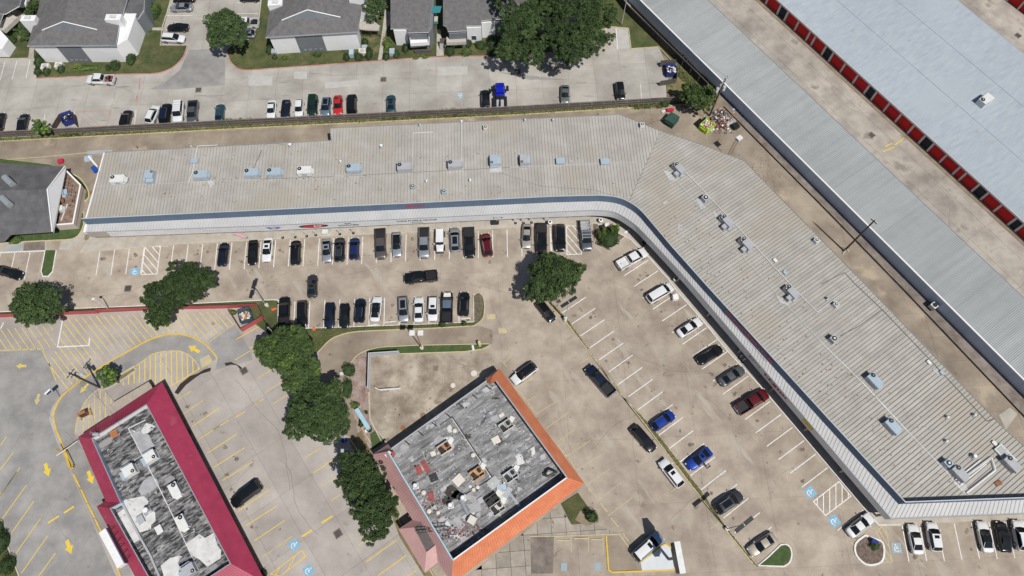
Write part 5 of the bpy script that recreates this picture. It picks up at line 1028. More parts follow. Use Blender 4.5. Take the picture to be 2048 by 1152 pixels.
# entrance porch on the pink side
pf = PP([(828, 1055), (853, 1104), (878, 1084), (850, 1040)], 4.2); MB().prism([V2(p) for p in pf], 3.9, 4.0).build('porch_roof_flat', M['wood'], o)
tip, lf, rt = P(849, 1145, 3.0), P(797, 1058, 3.0), P(893, 1112, 3.)
MB().add([lf, pf[0], pf[1], tip], [(0, 1, 2, 3)]).build('porch_slope', M['pink'], o); MB().add([tip, pf[1], pf[2], rt], [(0, 1, 2, 3)]).build('porch_slope', M['pink'], o); MB().add([lf, P(824, 1040, 3.1), pf[3], pf[0]], [(0, 1, 2, 3)]).build('porch_slope', M['pink'], o)
MB().prism([V2(lf), V2(tip), V2(rt), V2(pf[3])], 0, 2.9).build('porch_wall', M['stucco'], o)
# patches on the roof
R_ = random.Random(77)
def blob(cx, cy, rx, ry, mt, z, sp=.3, n=22):
    MB().prism(PP([(cx + cos(2 * pi * k / n) * rx * R_.uniform(1 - sp, 1 + sp), cy + sin(2 * pi * k / n) * ry * R_.uniform(1 - sp, 1 + sp)) for k in range(n)], 3.42), 3.38, z).build('roof_patch', mt, o)
gs = mk('grease_stain', (.03, .027, .025), (.07, .062, .055), sc=1.5, fine=.2)
for cx, cy, rx, ry in ((903, 985, 15, 13), (893, 1003, 9, 10), (914, 990, 12, 8), (985, 1000, 10, 12)): blob(cx, cy, rx, ry, gs, 3.427)
for _ in range(26):
    u_, v_ = R_.random(), R_.random(); blob(800 + 190 * u_ + 110 * v_, 900 - 125 * u_ + 185 * v_, R_.uniform(3, 10), R_.uniform(2, 7), R_.choice((M['coatgrey'], M['coatgrey'], gs)) if R_.random() < .8 else M['coating'], 3.424 + R_.random() * .002, .4)
for px, mt in (([(867, 880), (880, 868), (892, 880), (875, 900)], 'coatgrey'), ([(1030, 912), (1040, 905), (1050, 925), (1036, 935)], 'coating'), ([(895, 1040), (915, 1030), (930, 1050), (915, 1070), (900, 1065)], 'coatgrey'), ([(935, 1010), (960, 1000), (965, 1020), (940, 1030)], 'coatgrey'), ([(1060, 895), (1068, 893), (1072, 905), (1064, 915)], 'coating')):
    R_ = random.Random(px[0][0]); out = []; cx = sum(p[0] for p in px) / len(px); cy = sum(p[1] for p in px) / len(px)
    for (x0, y0), (x1, y1) in zip(px, px[1:] + px[:1]):
        for t in (0, .25, .5, .75): x, y = x0 + (x1 - x0) * t, y0 + (y1 - y0) * t; q_ = R_.uniform(.72, 1.12); out.append((cx + (x - cx) * q_, cy + (y - cy) * q_))
    MB().prism(PP(out, 3.42), 3.38, 3.425).build('roof_patch', M[mt], o)
lapp([(904, 833), (985, 955), (928, 990)], .16, M['black'], 3.44, o); lapp([(905, 838), (984, 958)], .1, M['coating'], 3.44, o); lapp([(880, 850), (905, 833)], .1, M['black'], 3.44, o)
for k in range(7): c = P(815 + k * 27, 886 - k * 18.5, 3.6); MB().box((c.x, c.y, 3.6), (.15, 1.0, .3), A_OB + .3).build('roof_vent_pipe', M['fan'], o)

# ---------------- apartment blocks ----------------
def win(mb_p, c, w_, h_, n, parent, mat='glass'):
    """window on a wall: centre c, outward normal n"""
    n = Vector((n[0], n[1], 0)).normalized(); x = Vector((-n.y, n.x, 0)); c = Vector(c)
    f = MB().box(c + n * .03, (.06, w_ + .16, h_ + .16), atan2(n.y, n.x)).build('window', M['trim'], parent); MB().box(c + n * .07, (.03, w_, h_), atan2(n.y, n.x)).build('pane', M[mat], f); return f
def dutch(label, SWp, SEp, GL, GR, PK, RF, WF, EF, wsx, panel, chim):
    sw, se = P(*SWp, 5.5), P(*SEp, 5.5); gl, gr_ = P(*GL, 6.9), P(*GR, 6.9); pk, rf_ = P(*PK, 8.5), P(*RF, 8.5); wf = [P(*p, 5.5) for p in WF]; ef = [P(*p, 5.5) for p in EF]
    o = thing('apartment_block', label, 'building', (sw.x, sw.y, 0)); up = Vector((0, 0, .0))
    MB().slab([sw, se, gr_, gl], .15, 0, 1).build('roof', [M['shingle'], M['trim']], o)
    MB().slab([sw, gl, pk, rf_] + wf[::-1], .15, 0, 1).build('roof', [M['shingle'], M['trim']], o); MB().slab([se] + ef + [rf_, pk, gr_], .15, 0, 1).build('roof', [M['shingle'], M['trim']], o)
    MB().add([gl, gr_, pk], [(0, 1, 2)]).build('gable_vent', M['shade'], o)
    for a, b in ((gl, pk), (pk, gr_)): MB().tube(a + Vector((0, -.1, .05)), b + Vector((0, -.1, .05)), .12, 5).build('bargeboard', M['trim'], o)
    MB().strip([V2(sw), V2(se)], .16, 5.32, 5.54).build('gutter', M['galv'], o)
    d = V2(se - sw).normalized(); n = Vector((-d.y, d.x)); a, b = V2(sw) + d * wsx[0] + n * .42, V2(se) - d * wsx[1] + n * .42
    far = 26; MB().prism([a, b, b + n * far, a + n * far], 0, 5.42).build('wall', M['siding'], o)
    L = (b - a).length; p0, p1 = a + d * L * panel[0] - n * .04, a + d * L * panel[1] - n * .04
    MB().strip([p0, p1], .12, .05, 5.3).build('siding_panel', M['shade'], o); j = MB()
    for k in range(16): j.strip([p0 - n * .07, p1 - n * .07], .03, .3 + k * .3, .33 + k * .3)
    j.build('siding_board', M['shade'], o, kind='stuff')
    for k in range(4): c = p0.lerp(p1, .2 + .2 * k) - n * .08; MB().box((c.x, c.y, .9), (.6, .06, .35), atan2(d.y, d.x)).build('vent', M['galv'], o)
    for (cx, cy, z, w_, dp) in chim:
        c = P(cx, cy, z); c_ = MB().box((c.x, c.y, z / 2), (w_, dp, z), atan2(d.y, d.x)).build('chimney', M['siding'], o); MB().box((c.x, c.y, z + .1), (w_ * .4, dp * .5, .25), 0).build('flue', M['coating'], c_)
    return o, a, b, d, n
o, a, b, d, n = dutch('white apartment block with grey shingle roof at the top left', (54, 92), (231, 91), (85, 60), (195, 59), (127, 43), (148, -45), [(75, 23), (92, -45)], [(238, 53), (268, -45)], (.6, .6), (.29, .58), [(56, 36, 7.0, 3.0, 1.5), (226, 34, 7.0, 3.2, 1.6)])
MB().prism([b, b + n * 9, b + n * 9 + d * 2.6, b + n * 2 + d * 2.2], 0, 4.7).build('wall', M['siding'], o)
for k, (yy, z) in enumerate(((1.6, 3.5), (1.6, 1.4), (3.8, 3.5), (3.8, 1.4))): c = b + n * (yy + .4) + d * (.35 if yy > 2 else .1); win(None, (c.x, c.y, z), 1.0, 1.2, d, o)
o, a, b, d, n = dutch('white apartment block with grey roof left of the flowering tree', (531, 75), (716, 64), (564, 40), (681, 34), (614.6, 19.5), (618, -45), [(539, 16), (545, -45)], [(725, 8), (729, -45)], (.6, .5), (.29, .60), [(550, 5, 7., 3., 1.5), (712, -6, 7., 3., 1.5)])
q = thing('timber_balcony', 'pale wooden balcony and steps on the right side of the middle apartment block', 'balcony', tuple(P(742, 55, 0)))
MB().prism(PP([(717, 45), (745, 40), (760, 52), (758, 60), (735, 60), (719, 58)], 2.8), 2.65, 2.8).build('deck', M['paledeck'], q); m_ = MB().strip(PP([(719, 58), (735, 60), (758, 61), (760, 50)], 3.6), .08, 3.5, 3.6); m_.build('handrail', M['paledeck'], q)
for k in range(12): c = P(719 + 3.4 * k, 58.5 + .2 * k, 3.2); MB().box((c.x, c.y, 3.15), (.06, .06, .75)).build('baluster', M['paledeck'], q)
for c in ((721, 60), (740, 62), (758, 62)): p = P(*c, 2.); MB().box((p.x, p.y, 1.35), (.15, .15, 2.7)).build('post', M['wood'], q)
# third block: shed roofs facing the lane with balconies
o = thing('apartment_block', 'long white apartment block with balconies right of the flowering tree', 'building', tuple(P(860, 60, 0)))
y0 = P(830, 60, 4.7).y
def PS(u, v, z0=4.7, sl=.30):
    z = z0
    for _ in range(6): p = P(u, v, z); z = z0 + max(0, (p.y - y0 + 1)) * sl * .5
    return P(u, v, z)
for px in ([(781, 57.5), (815, 57.5), (815.5, 65.5), (857, 64.5), (860, 52), (864, 10), (861, -45), (781, -45)], [(886, -45), (886, 50), (892, 53), (896, 63), (932, 61), (932, 51.5), (962, 51), (963, 41), (992, 38.5), (1060, 36), (1060, -45)], [(1060, -45), (1060, 38), (1180, 30), (1180, -45)]):
    MB().slab([PS(*p) for p in px], .18, 0, 1).build('roof', [M['shingle'], M['trim']], o)
def wallbox(px, z, mat, z0=0, base=False): return MB().prism(PP(px, z), z0, z).build('wall', mat, o)
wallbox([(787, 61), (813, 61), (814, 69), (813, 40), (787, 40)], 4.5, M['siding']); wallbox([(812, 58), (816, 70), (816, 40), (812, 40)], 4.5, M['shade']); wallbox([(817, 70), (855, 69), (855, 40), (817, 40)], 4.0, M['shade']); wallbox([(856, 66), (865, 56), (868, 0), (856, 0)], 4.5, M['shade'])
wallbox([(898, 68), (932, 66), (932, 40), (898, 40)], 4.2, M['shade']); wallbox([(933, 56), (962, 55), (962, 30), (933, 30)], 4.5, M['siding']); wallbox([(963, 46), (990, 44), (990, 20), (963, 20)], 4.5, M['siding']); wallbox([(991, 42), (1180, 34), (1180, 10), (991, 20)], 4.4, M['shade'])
q = MB().prism(PP([(819, 74), (858, 71.5), (858, 84), (821, 87)], 2.6), 2.4, 2.6).build('balcony', M['siding'], o); MB().strip(PP([(820, 76), (821, 87), (858, 84.5), (858, 73)], 3.4), .1, 2.6, 3.5).build('balustrade', M['siding'], q)
q = MB().prism(PP([(893, 74), (932, 72), (932, 83), (893, 85)], 2.6), 2.4, 2.6).build('balcony', M['paledeck'], o); MB().strip(PP([(893, 74), (893, 85), (932, 83)], 3.4), .08, 2.6, 3.4).build('balustrade', M['paledeck'], q)
MB().strip(PP([(829, 100), (863, 99)], 1.2), .1, 0, 1.2).build('patio_fence', M['wood'], o)
MB().slab([P(862, 12, 5.6), P(883.5, 12, 5.6), P(880, 25, 4.6), P(864, 26, 4.6)], .1).build('awning', M['teal'], o); MB().slab([P(865, 44, 3.), P(876, 44, 3.), P(876, 47, 2.7), P(865, 47, 2.7)], .1).build('awning', M['teal'], o); MB().box(P(870, 38, 2.5), (1.2, 1.4, .2)).build('landing', M['paledeck'], o)
for k in range(9): c = P(885.5, 78 + 2.4 * k, 2.2 - .24 * k); MB().box(c, (1.3, .32, .08), 0).build('stair_tread', M['paledeck'] if k > 3 else M['wood'], o)
for (u, v, z) in ((803, 66, 3.6), (808, 78, 1.6), (946, 60, 3.6), (948, 75, 1.6), (978, 48, 3.4), (984, 62, 1.6)): p = P(u, v, z); win(None, (p.x, p.y - .02, z), 1.0, 1.1, (0, -1), o)
# far left blocks
o = thing('apartment_block', 'white apartment block with stairs cut by the left edge of the photo', 'building', tuple(P(-5, 60, 0)))
MB().slab(PP([(-60, -45), (55, -45), (38, 12), (10, 28), (-60, 20)], 4.9), .2, 0, 1).build('roof', [M['dshingle'], M['trim']], o); MB().prism(PP([(-60, 58), (0, 60), (17, 78), (4, 98), (-60, 98)], 2.6), 0, 2.6).build('wall', M['siding'], o)
MB().slab(PP([(-60, 10), (-2, 10), (10, 18), (-2, 50), (-60, 50)], 4.8), .2, 0, 1).build('roof', [M['shingle'], M['trim']], o)
MB().box(P(16, 47, 2.7), (2.2, 4.2, .9), -.5).build('balcony', M['paledeck'], o); MB().box(P(37, 5, 2.7), (4., 2.2, .9), 0.1).build('balcony', M['siding'], o)
for k in range(14): MB().box(P(5 + k * 3, 12 + k * 1.7, 3.0 - k * .12), (.25, 1.8, .08), -.5).build('stair_tread', M['paledeck'], o)
o = thing('apartment_block', 'dark roofed block with teal awning between the two top left blocks', 'building', tuple(P(270, 0, 0)))
MB().slab(PP([(210, -45), (212, 5), (235, 12), (276, 38), (287, 20), (292, -45)], 4.6), .2, 0, 1).build('roof', [M['dshingle'], M['trim']], o); MB().prism(PP([(240, -30), (250, 20), (276, 41), (290, 25), (292, -30)], 4.2), 0, 4.3).build('wall', M['shade'], o); MB().slab(PP([(202, 0), (216, 0), (215, 11), (206, 10)], 5.2), .1).build('awning', M['teal'], o)
MB().box(P(280, 12, 2.8), (3.2, 2.6, .9), 0).build('balcony', M['siding'], o)
# ---------------- vehicles ----------------
def paint(name, c, metal=.35, rough=.32): return mk('paint_' + name, c, rough=rough, metal=metal, coat=.6, sc=9.)
PC = {'black': paint('black', (.010, .011, .013), .2, .22), 'white': paint('white', (.66, .67, .68), 0., .4), 'silver': paint('silver', (.42, .44, .47), .6), 'grey': paint('grey', (.13, .14, .155), .5), 'dgrey': paint('dark_grey', (.05, .053, .06), .4), 'champagne': paint('champagne', (.46, .43, .38), .5),
      'navy': paint('navy', (.012, .02, .045), .4), 'blue': paint('blue', (.013, .05, .33), .4), 'dblue': paint('deep_blue', (.02, .04, .16), .5), 'red': paint('red', (.52, .02, .02), .1), 'dred': paint('dark_red', (.13, .008, .014), .3), 'green': paint('dark_green', (.012, .035, .024), .3), 'teal': paint('teal', (.03, .09, .13), .4), 'steel': paint('steel_blue', (.18, .25, .33), .5),
      'brown': paint('brown_grey', (.14, .125, .115), .5), 'beige': paint('beige', (.42, .38, .31), .3), 'truckblue': paint('truck_blue', (.01, .02, .42), .1), 'iceblue': paint('ice_blue', (.27, .36, .46), .4), 'sage': paint('sage_grey', (.16, .185, .18), .4)}
GL = mk('car_glass', (.008, .011, .013), rough=.06, spec=.6); TY = mk('tyre', (.012, .012, .013), rough=.85); RIM = mk('wheel_rim', (.35, .36, .38), rough=.35, metal=.7); LAMP = mk('headlight', (.6, .63, .66), rough=.15); TAIL = mk('taillight', (.3, .008, .01), rough=.2); TRIMB = M['black']; PLATE = mk('licence_plate', (.6, .6, .58))
def loft(mb, st, sec, m=0):
    rings = []
    for x, hw, zt, zb in st:
        h = sec(hw, zt, zb); rings.append([(x, y, z) for y, z in h] + [(x, -y, z) for y, z in h[::-1][1:-1]])
    n = len(rings[0]); vs = [p for r in rings for p in r]; fs = []
    for i in range(len(rings) - 1):
        for j in range(n): fs.append((i * n + j, i * n + (j + 1) % n, (i + 1) * n + (j + 1) % n, (i + 1) * n + j))
    fs.append(tuple(range(n))[::-1]); fs.append(tuple(range((len(rings) - 1) * n, len(rings) * n)))
    mb.add(vs, fs, m)
sec_body = lambda hw, zt, zb: [(0, zb), (hw * .88, zb), (hw * .99, zb + .12), (hw, (zt + zb) / 2 + .05), (hw * .975, zt - .12), (hw * .90, zt - .03), (hw * .72, zt), (0, zt + .025)]
KIND = {
 'sedan': dict(L=4.8, W=1.84, H=1.44, body=[(2.4, .58, .60, .30), (2.28, .76, .70, .24), (2.0, .87, .80, .22), (1.5, .91, .88, .22), (.95, .92, .95, .22), (-.5, .92, .97, .22), (-1.6, .91, .99, .22), (-2.05, .87, .99, .24), (-2.3, .78, .94, .28), (-2.4, .64, .78, .36)], cowl=1.05, wt=.1, rt=-.85, rb=-1.8, belt=.94, rw=.60, bw=.80),
 'coupe': dict(L=4.6, W=1.88, H=1.36, body=[(2.3, .56, .58, .28), (2.18, .76, .68, .22), (1.9, .88, .78, .2), (1.3, .92, .86, .2), (.75, .92, .92, .2), (-.6, .93, .94, .2), (-1.6, .94, .97, .2), (-2.0, .9, .97, .22), (-2.22, .80, .92, .28), (-2.3, .66, .76, .36)], cowl=.85, wt=-.1, rt=-.85, rb=-1.85, belt=.91, rw=.56, bw=.78),
 'suv': dict(L=4.75, W=1.90, H=1.70, body=[(2.37, .62, .72, .36), (2.25, .80, .84, .3), (1.95, .90, .95, .27), (1.5, .94, 1.02, .27), (1.1, .95, 1.06, .27), (-.6, .95, 1.08, .27), (-1.7, .94, 1.09, .27), (-2.1, .91, 1.08, .3), (-2.3, .84, 1.02, .34), (-2.37, .74, .86, .42)], cowl=1.2, wt=.32, rt=-1.72, rb=-2.24, belt=1.04, rw=.66, bw=.82),
 'bigsuv': dict(L=5.25, W=2.02, H=1.92, body=[(2.62, .72, .86, .4), (2.5, .88, 1.0, .34), (2.2, .97, 1.10, .3), (1.7, 1.0, 1.16, .3), (1.25, 1.01, 1.2, .3), (-.6, 1.01, 1.21, .3), (-2.0, 1.0, 1.22, .3), (-2.4, .98, 1.21, .34), (-2.56, .92, 1.15, .38), (-2.62, .84, .96, .46)], cowl=1.4, wt=.62, rt=-2.18, rb=-2.54, belt=1.17, rw=.76, bw=.88),
 'van': dict(L=5.1, W=1.98, H=1.76, body=[(2.55, .68, .70, .3), (2.42, .84, .82, .26), (2.1, .94, .94, .24), (1.75, .97, 1.02, .24), (1.4, .98, 1.06, .24), (-.6, .98, 1.08, .24), (-1.9, .97, 1.08, .24), (-2.3, .94, 1.06, .28), (-2.48, .88, 1.0, .32), (-2.55, .78, .85, .4)], cowl=1.62, wt=.78, rt=-2.1, rb=-2.42, belt=1.02, rw=.72, bw=.86),
 'hatch': dict(L=4.25, W=1.80, H=1.50, body=[(2.12, .58, .66, .30), (2.0, .76, .76, .26), (1.75, .86, .86, .24), (1.3, .89, .93, .24), (.95, .90, .97, .24), (-.5, .90, .99, .24), (-1.5, .89, 1.0, .24), (-1.85, .85, .99, .26), (-2.05, .78, .92, .3), (-2.12, .68, .78, .38)], cowl=1.08, wt=.22, rt=-1.32, rb=-1.96, belt=.95, rw=.60, bw=.78),
 'jeep': dict(L=4.5, W=1.87, H=1.82, body=[(2.1, .60, .98, .5), (2.05, .62, 1.1, .45), (1.6, .66, 1.14, .4), (.9, .76, 1.16, .4), (.85, .78, 1.17, .35), (-.6, .78, 1.17, .35), (-2.0, .78, 1.17, .35), (-2.08, .76, 1.1, .4)], cowl=.86, wt=.62, rt=-1.9, rb=-2.02, belt=1.14, rw=.68, bw=.74),
 'pickup': dict(L=5.85, W=2.02, H=1.92, body=[(2.92, .74, .86, .42), (2.8, .9, 1.02, .36), (2.5, .98, 1.12, .32), (2.0, 1.0, 1.18, .32), (1.5, 1.01, 1.21, .32), (.2, 1.01, 1.22, .32), (-.85, 1.01, 1.22, .32)], cowl=1.65, wt=.85, rt=-.5, rb=-.82, belt=1.18, rw=.74, bw=.88, bed=True),
}
MESHC = {}
def pm(mb, name, mats, smooth=False):
    me = mb.mesh(name, mats, smooth); return me
def quadp(mb, a, b, c, d, ins, off, nu=1, bulge=0., m=0):
    a, b, c, d = map(Vector, (a, b, c, d)); n = (b - a).cross(d - a).normalized()
    f = lambda u, v: (a * (1 - u) + b * u) * (1 - v) + (d * (1 - u) + c * u) * v
    vs = []; fs = []
    for j in (0, 1):
        for i in range(nu + 1):
            u = ins + (1 - 2 * ins) * i / nu; v = ins if j == 0 else 1 - ins; vs.append(f(u, v) + n * (off + bulge * sin(pi * i / nu)))
    for i in range(nu): fs.append((i, i + 1, nu + 1 + i + 1, nu + 1 + i))
    mb.add(vs, fs, m)
def car_meshes(kind):
    if kind in MESHC: return MESHC[kind]
    K = KIND[kind]; L, W, Hh = K['L'], K['W'], K['H']; parts = []
    mb = MB(); loft(mb, [(x, hw, zt, zb) for x, hw, zt, zb in K['body']], sec_body); body = pm(mb, 'body', [None], True); parts.append(('body', body, ['paint'], None))
    c, wt, rt, rb, be, rw, bw = K['cowl'], K['wt'], K['rt'], K['rb'], K['belt'], K['rw'], K['bw']; z1 = Hh - .05
    B = [(c, -bw, be), (c, bw, be), (rb, bw * .97, be), (rb, -bw * .97, be)]; T = [(wt, -rw, z1), (wt, rw, z1), (rt, rw * .96, z1), (rt, -rw * .96, z1)]
    cf = (c + .12, 0, be); tf = (wt + .07, 0, z1 + .03); tr = (rt - .05, 0, z1 + .03); br = (rb - .07, 0, be)
    mb = MB(); V = [B[0], cf, B[1], B[2], br, B[3], T[0], tf, T[1], T[2], tr, T[3]]; mb.add(V, [(0, 1, 7, 6), (1, 2, 8, 7), (2, 3, 9, 8), (3, 4, 10, 9), (4, 5, 11, 10), (5, 0, 6, 11)], 0)
    parts.append(('cabin', pm(mb, 'cabin', [None]), ['paint'], None))
    mb = MB(); nu, nv = 4, 4; vs = []; fs = []
    for i in range(nu + 1):
        for j in range(nv + 1):
            u = i / nu; y = (j / nv * 2 - 1); x = (wt + .05 + .02 * (1 - y * y)) * (1 - u) + (rt - .04 - .02 * (1 - y * y)) * u; vs.append((x, y * (rw + .02) * (1 - .04 * u), z1 + .005 + .045 * (1 - y * y) * (1 - (2 * u - 1) ** 4 * .5)))
    for i in range(nu):
        for j in range(nv): fs.append((i * (nv + 1) + j, (i + 1) * (nv + 1) + j, (i + 1) * (nv + 1) + j + 1, i * (nv + 1) + j + 1))
    mb.add(vs, [f[::-1] for f in fs]); parts.append(('roof', pm(mb, 'roof', [None], True), ['roof'], None))
    mb = MB(); quadp(mb, B[0], cf, tf, T[0], .0, .012); quadp(mb, cf, B[1], T[1], tf, .0, .012)
    V = [Vector(v) for v in mb.v]; cc = sum(V, Vector()) / len(V); mb.v = [tuple(cc + (v - cc) * .975) for v in V]; parts.append(('windshield', pm(mb, 'windshield', [None], True), ['glass'], None))
    mb = MB(); quadp(mb, B[2], br, tr, T[2], 0, .012); quadp(mb, br, B[3], T[3], tr, 0, .012); V = [Vector(v) for v in mb.v]; cc = sum(V, Vector()) / len(V); mb.v = [tuple(cc + Vector(((v.x - cc.x) * .97, (v.y - cc.y) * .93, (v.z - cc.z) * .95))) for v in V]; parts.append(('rear_window', pm(mb, 'rear_window', [None], True), ['glass'], None))
    for s in (0, 1):
        mb = MB(); a, b, cq, d = (B[1], B[2], T[2], T[1]) if s == 0 else (B[3], B[0], T[0], T[3]); quadp(mb, a, b, cq, d, .03, .012); parts.append(('side_window', pm(mb, 'side_window', [None]), ['glass'], None))
    wb = L * .295; r = .34 if kind in ('sedan', 'coupe', 'hatch') else .39
    mb = MB(); mb.tube((0, -.12, 0), (0, .12, 0), r, 14); tyre = pm(mb, 'wheel', [None]); mb = MB(); mb.tube((0, -.125, 0), (0, .125, 0), r * .62, 10); rim = pm(mb, 'rim', [None])
    for sx in (1, -1):
        for sy in (1, -1): parts.append(('wheel', tyre, ['tyre'], (sx * wb, sy * (W / 2 - .11), r), ('rim', rim, ['rim'])))
    b0 = K['body'][0]; b1 = K['body'][-1] if not K.get('bed') else (-2.92, .9, 1.15, .4)
    for s in (1, -1):
        mb = MB(); mb.box((K['body'][1][0] + .02, s * K['body'][1][1] * .82, K['body'][0][2] + .06), (.18, .24, .12), -s * .5); parts.append(('headlight', pm(mb, 'headlight', [None]), ['lamp'], None))
        mb = MB(); mb.box((b1[0] + .03, s * b1[1] * .97, b1[2] - .07), (.08, .18, .16), s * .3); parts.append(('taillight', pm(mb, 'taillight', [None]), ['tail'], None))
        mb = MB(); mb.box((c - .12, s * (W / 2 + .06), be + .08), (.16, .2, .15)); parts.append(('mirror', pm(mb, 'mirror', [None]), ['paint'], None))
    mb = MB(); mb.box((b1[0] - .03, 0, .72), (.03, .32, .16)); parts.append(('licence_plate', pm(mb, 'licence_plate', [None]), ['plate'], None))
    mb = MB(); mb.box((b0[0] + .0, 0, .5), (.06, b0[1] * 1.5, .22)); parts.append(('grille', pm(mb, 'grille', [None]), ['dark'], None))
    if K.get('bed'):
        mb = MB(); x0, x1 = -.88, -2.9; mb.box(((x0 + x1) / 2, .96, .80), (x0 - x1, .10, .86)); mb.box(((x0 + x1) / 2, -.96, .80), (x0 - x1, .10, .86)); mb.box((x1 + .04, 0, .82), (.08, 1.82, .8)); mb.box((x0 - .03, 0, .85), (.06, 1.82, .78)); mb.box(((x0 + x1) / 2, 0, .55), (x0 - x1, 1.8, .3)); parts.append(('bed', pm(mb, 'bed', [None]), ['paint'], None))
        mb = MB(); mb.box(((x0 + x1) / 2, 0, .72), (x0 - x1 - .16, 1.76, .05)); mb.box((-1.9, .82, .85), (1., .16, .25)); mb.box((-1.9, -.82, .85), (1., .16, .25)); parts.append(('bed_liner', pm(mb, 'bed_liner', [None]), ['bed'], None))
        mb = MB(); mb.box((-2.98, 0, .55), (.14, 1.7, .16)); parts.append(('rear_bumper', pm(mb, 'rear_bumper', [None]), ['rim'], None))
    if kind == 'jeep':
        for sx in (1, -1):
            for sy in (1, -1): mb = MB(); mb.box((sx * wb, sy * .84, .84), (1.05, .24, .1)); parts.append(('fender', pm(mb, 'fender', [None]), ['dark'], None))
        mb = MB(); mb.tube((-2.1, 0, .95), (-2.3, 0, .95), .37, 14); parts.append(('spare_wheel', pm(mb, 'spare_wheel', [None]), ['tyre'], None)); mb = MB(); mb.box((2.22, 0, .55), (.16, 1.5, .2)); parts.append(('bumper', pm(mb, 'bumper', [None]), ['dark'], None))
    MESHC[kind] = parts; return parts
EX = {}
def extra(kind, ex):
    key = (kind, ex)
    if key in EX: return EX[key]
    K = KIND[kind]; z = K['H'] - .05; mb = MB(); wt, rt, rw = K['wt'], K['rt'], K['rw']
    if ex == 'sun': mb.box((wt - .42, 0, z + .045), (.5, rw * 1.15, .03)); r = [('sunroof', mb.mesh('sunroof', [None]), 'glass')]
    elif ex == 'pano': mb.box(((wt + rt) / 2 + .1, 0, z + .05), ((wt - rt) * .72, rw * 1.35, .02)); r = [('glass_roof', mb.mesh('glass_roof', [None]), 'glass')]
    elif ex in ('rail', 'brail'):
        r = []
        for s in (1, -1): mb = MB(); mb.box(((wt + rt) / 2 - .05, s * rw * .93, z + .07), ((wt - rt) * .85, .05, .06)); r.append(('roof_rail', mb.mesh('roof_rail', [None]), 'rim' if ex == 'rail' else 'dark'))
    elif ex == 'slats':
        r = []
        for k in range(4): mb = MB(); mb.box((wt - .4 - k * (wt - rt) / 4.6, 0, z + .06), (.05, rw * 1.8, .04)); r.append(('roof_bar', mb.mesh('roof_bar', [None]), 'rim'))
    elif ex == 'cover': mb.box((-1.9, 0, 1.235), (1.95, 1.84, .05)); r = [('bed_cover', mb.mesh('bed_cover', [None]), 'cover')]
    elif ex == 'spare': mb.tube((-1.8, .1, .75), (-1.8, .1, 1.0), .36, 14); r = [('spare_wheel', mb.mesh('spare_wheel', [None]), 'tyre')]
    elif ex == 'load':
        R_ = random.Random(4)
        for k in range(12): mb.box((-1.1 - R_.random() * 1.5, R_.uniform(-.7, .7), .85 + R_.random() * .25), (R_.uniform(.2, .6), R_.uniform(.1, .4), .2), R_.uniform(0, 3), m=k % 2)
        r = [('bed_load', mb.mesh('bed_load', [None, None]), 'load')]
    elif ex == 'rack':
        for k in range(5): mb.box((-1.0 - k * .4, 0, 1.4), (.06, 1.7, .06))
        for s in (1, -1): mb.box((-.6, s * .85, 1.95), (4.0, .07, .07))
        for k in range(6): mb.box((1.0 - k * .65, 0, 1.98), (.07, 1.7, .05))
        r = [('ladder_rack', mb.mesh('ladder_rack', [None]), 'acg')]
    EX[key] = r; return r
def car(kind, f, r_, col, label, ex=(), roof=None, bed=None, hood=None, grp='cars parked around the lots', z=.75):
    A, B = P(*f, z), P(*r_, z); d = A - B; ang = atan2(d.y, d.x); c = (A + B) / 2; K = KIND[kind]
    s = max(.93, min(1.07, d.length / K['L']))
    cat = {'pickup': 'pickup truck', 'van': 'minivan', 'suv': 'SUV', 'bigsuv': 'SUV', 'jeep': 'off-roader'}.get(kind, 'car')
    nm = {'pickup': 'pickup_truck', 'van': 'minivan', 'jeep': 'off_roader', 'suv': 'suv', 'bigsuv': 'suv'}.get(kind, 'parked_car')
    o = thing(nm, label, cat, (c.x, c.y, 0.012), ang, grp); o.scale = (s, .98 + .02 * s, 1)
    mm = {'paint': PC[col], 'roof': PC[roof] if roof in PC else (GL if roof == 'glass' else PC[col]), 'glass': GL, 'tyre': TY, 'rim': RIM, 'lamp': LAMP, 'tail': TAIL, 'plate': PLATE, 'dark': TRIMB, 'bed': M['black'] if bed is None else (PC[bed] if bed in PC else M[bed]), 'cover': M['black'] if bed is None else (PC[bed] if bed in PC else M[bed]), 'acg': M['acg'], 'load': M['redscrap']}
    for pt in car_meshes(kind):
        q = bpy.data.objects.new(pt[0], pt[1]); COL.objects.link(q); q.parent = o
        q.material_slots[0].link = 'OBJECT'; q.material_slots[0].material = mm[pt[2][0]]
        if pt[3]: q.location = pt[3]
        if len(pt) > 4: w_ = bpy.data.objects.new(pt[4][0], pt[4][1]); COL.objects.link(w_); w_.parent = q; w_.material_slots[0].link = 'OBJECT'; w_.material_slots[0].material = mm[pt[4][2][0]]
    for e in ex:
        for nm_, me, mk_ in extra(kind, e):
            q = bpy.data.objects.new(nm_, me); COL.objects.link(q); q.parent = o
            for i, sl in enumerate(q.material_slots): sl.link = 'OBJECT'; sl.material = mm[mk_] if i == 0 else M['black']
    if hood: 
        mb = MB(); K_ = KIND[kind]['body']; mb.add([(K_[1][0] - .05, -.6, K_[1][2] + .02), (K_[1][0] - .05, .6, K_[1][2] + .02), (KIND[kind]['cowl'] + .15, .68, K_[4][2] + .035), (KIND[kind]['cowl'] + .15, -.68, K_[4][2] + .035), (K_[2][0], .62, K_[2][2] + .04), (K_[2][0], -.62, K_[2][2] + .04)], [(0, 1, 4, 5), (5, 4, 2, 3)])
        q = MB.build(mb, 'hood', M[hood] if hood in M else PC[hood], o, local=True)
    return o
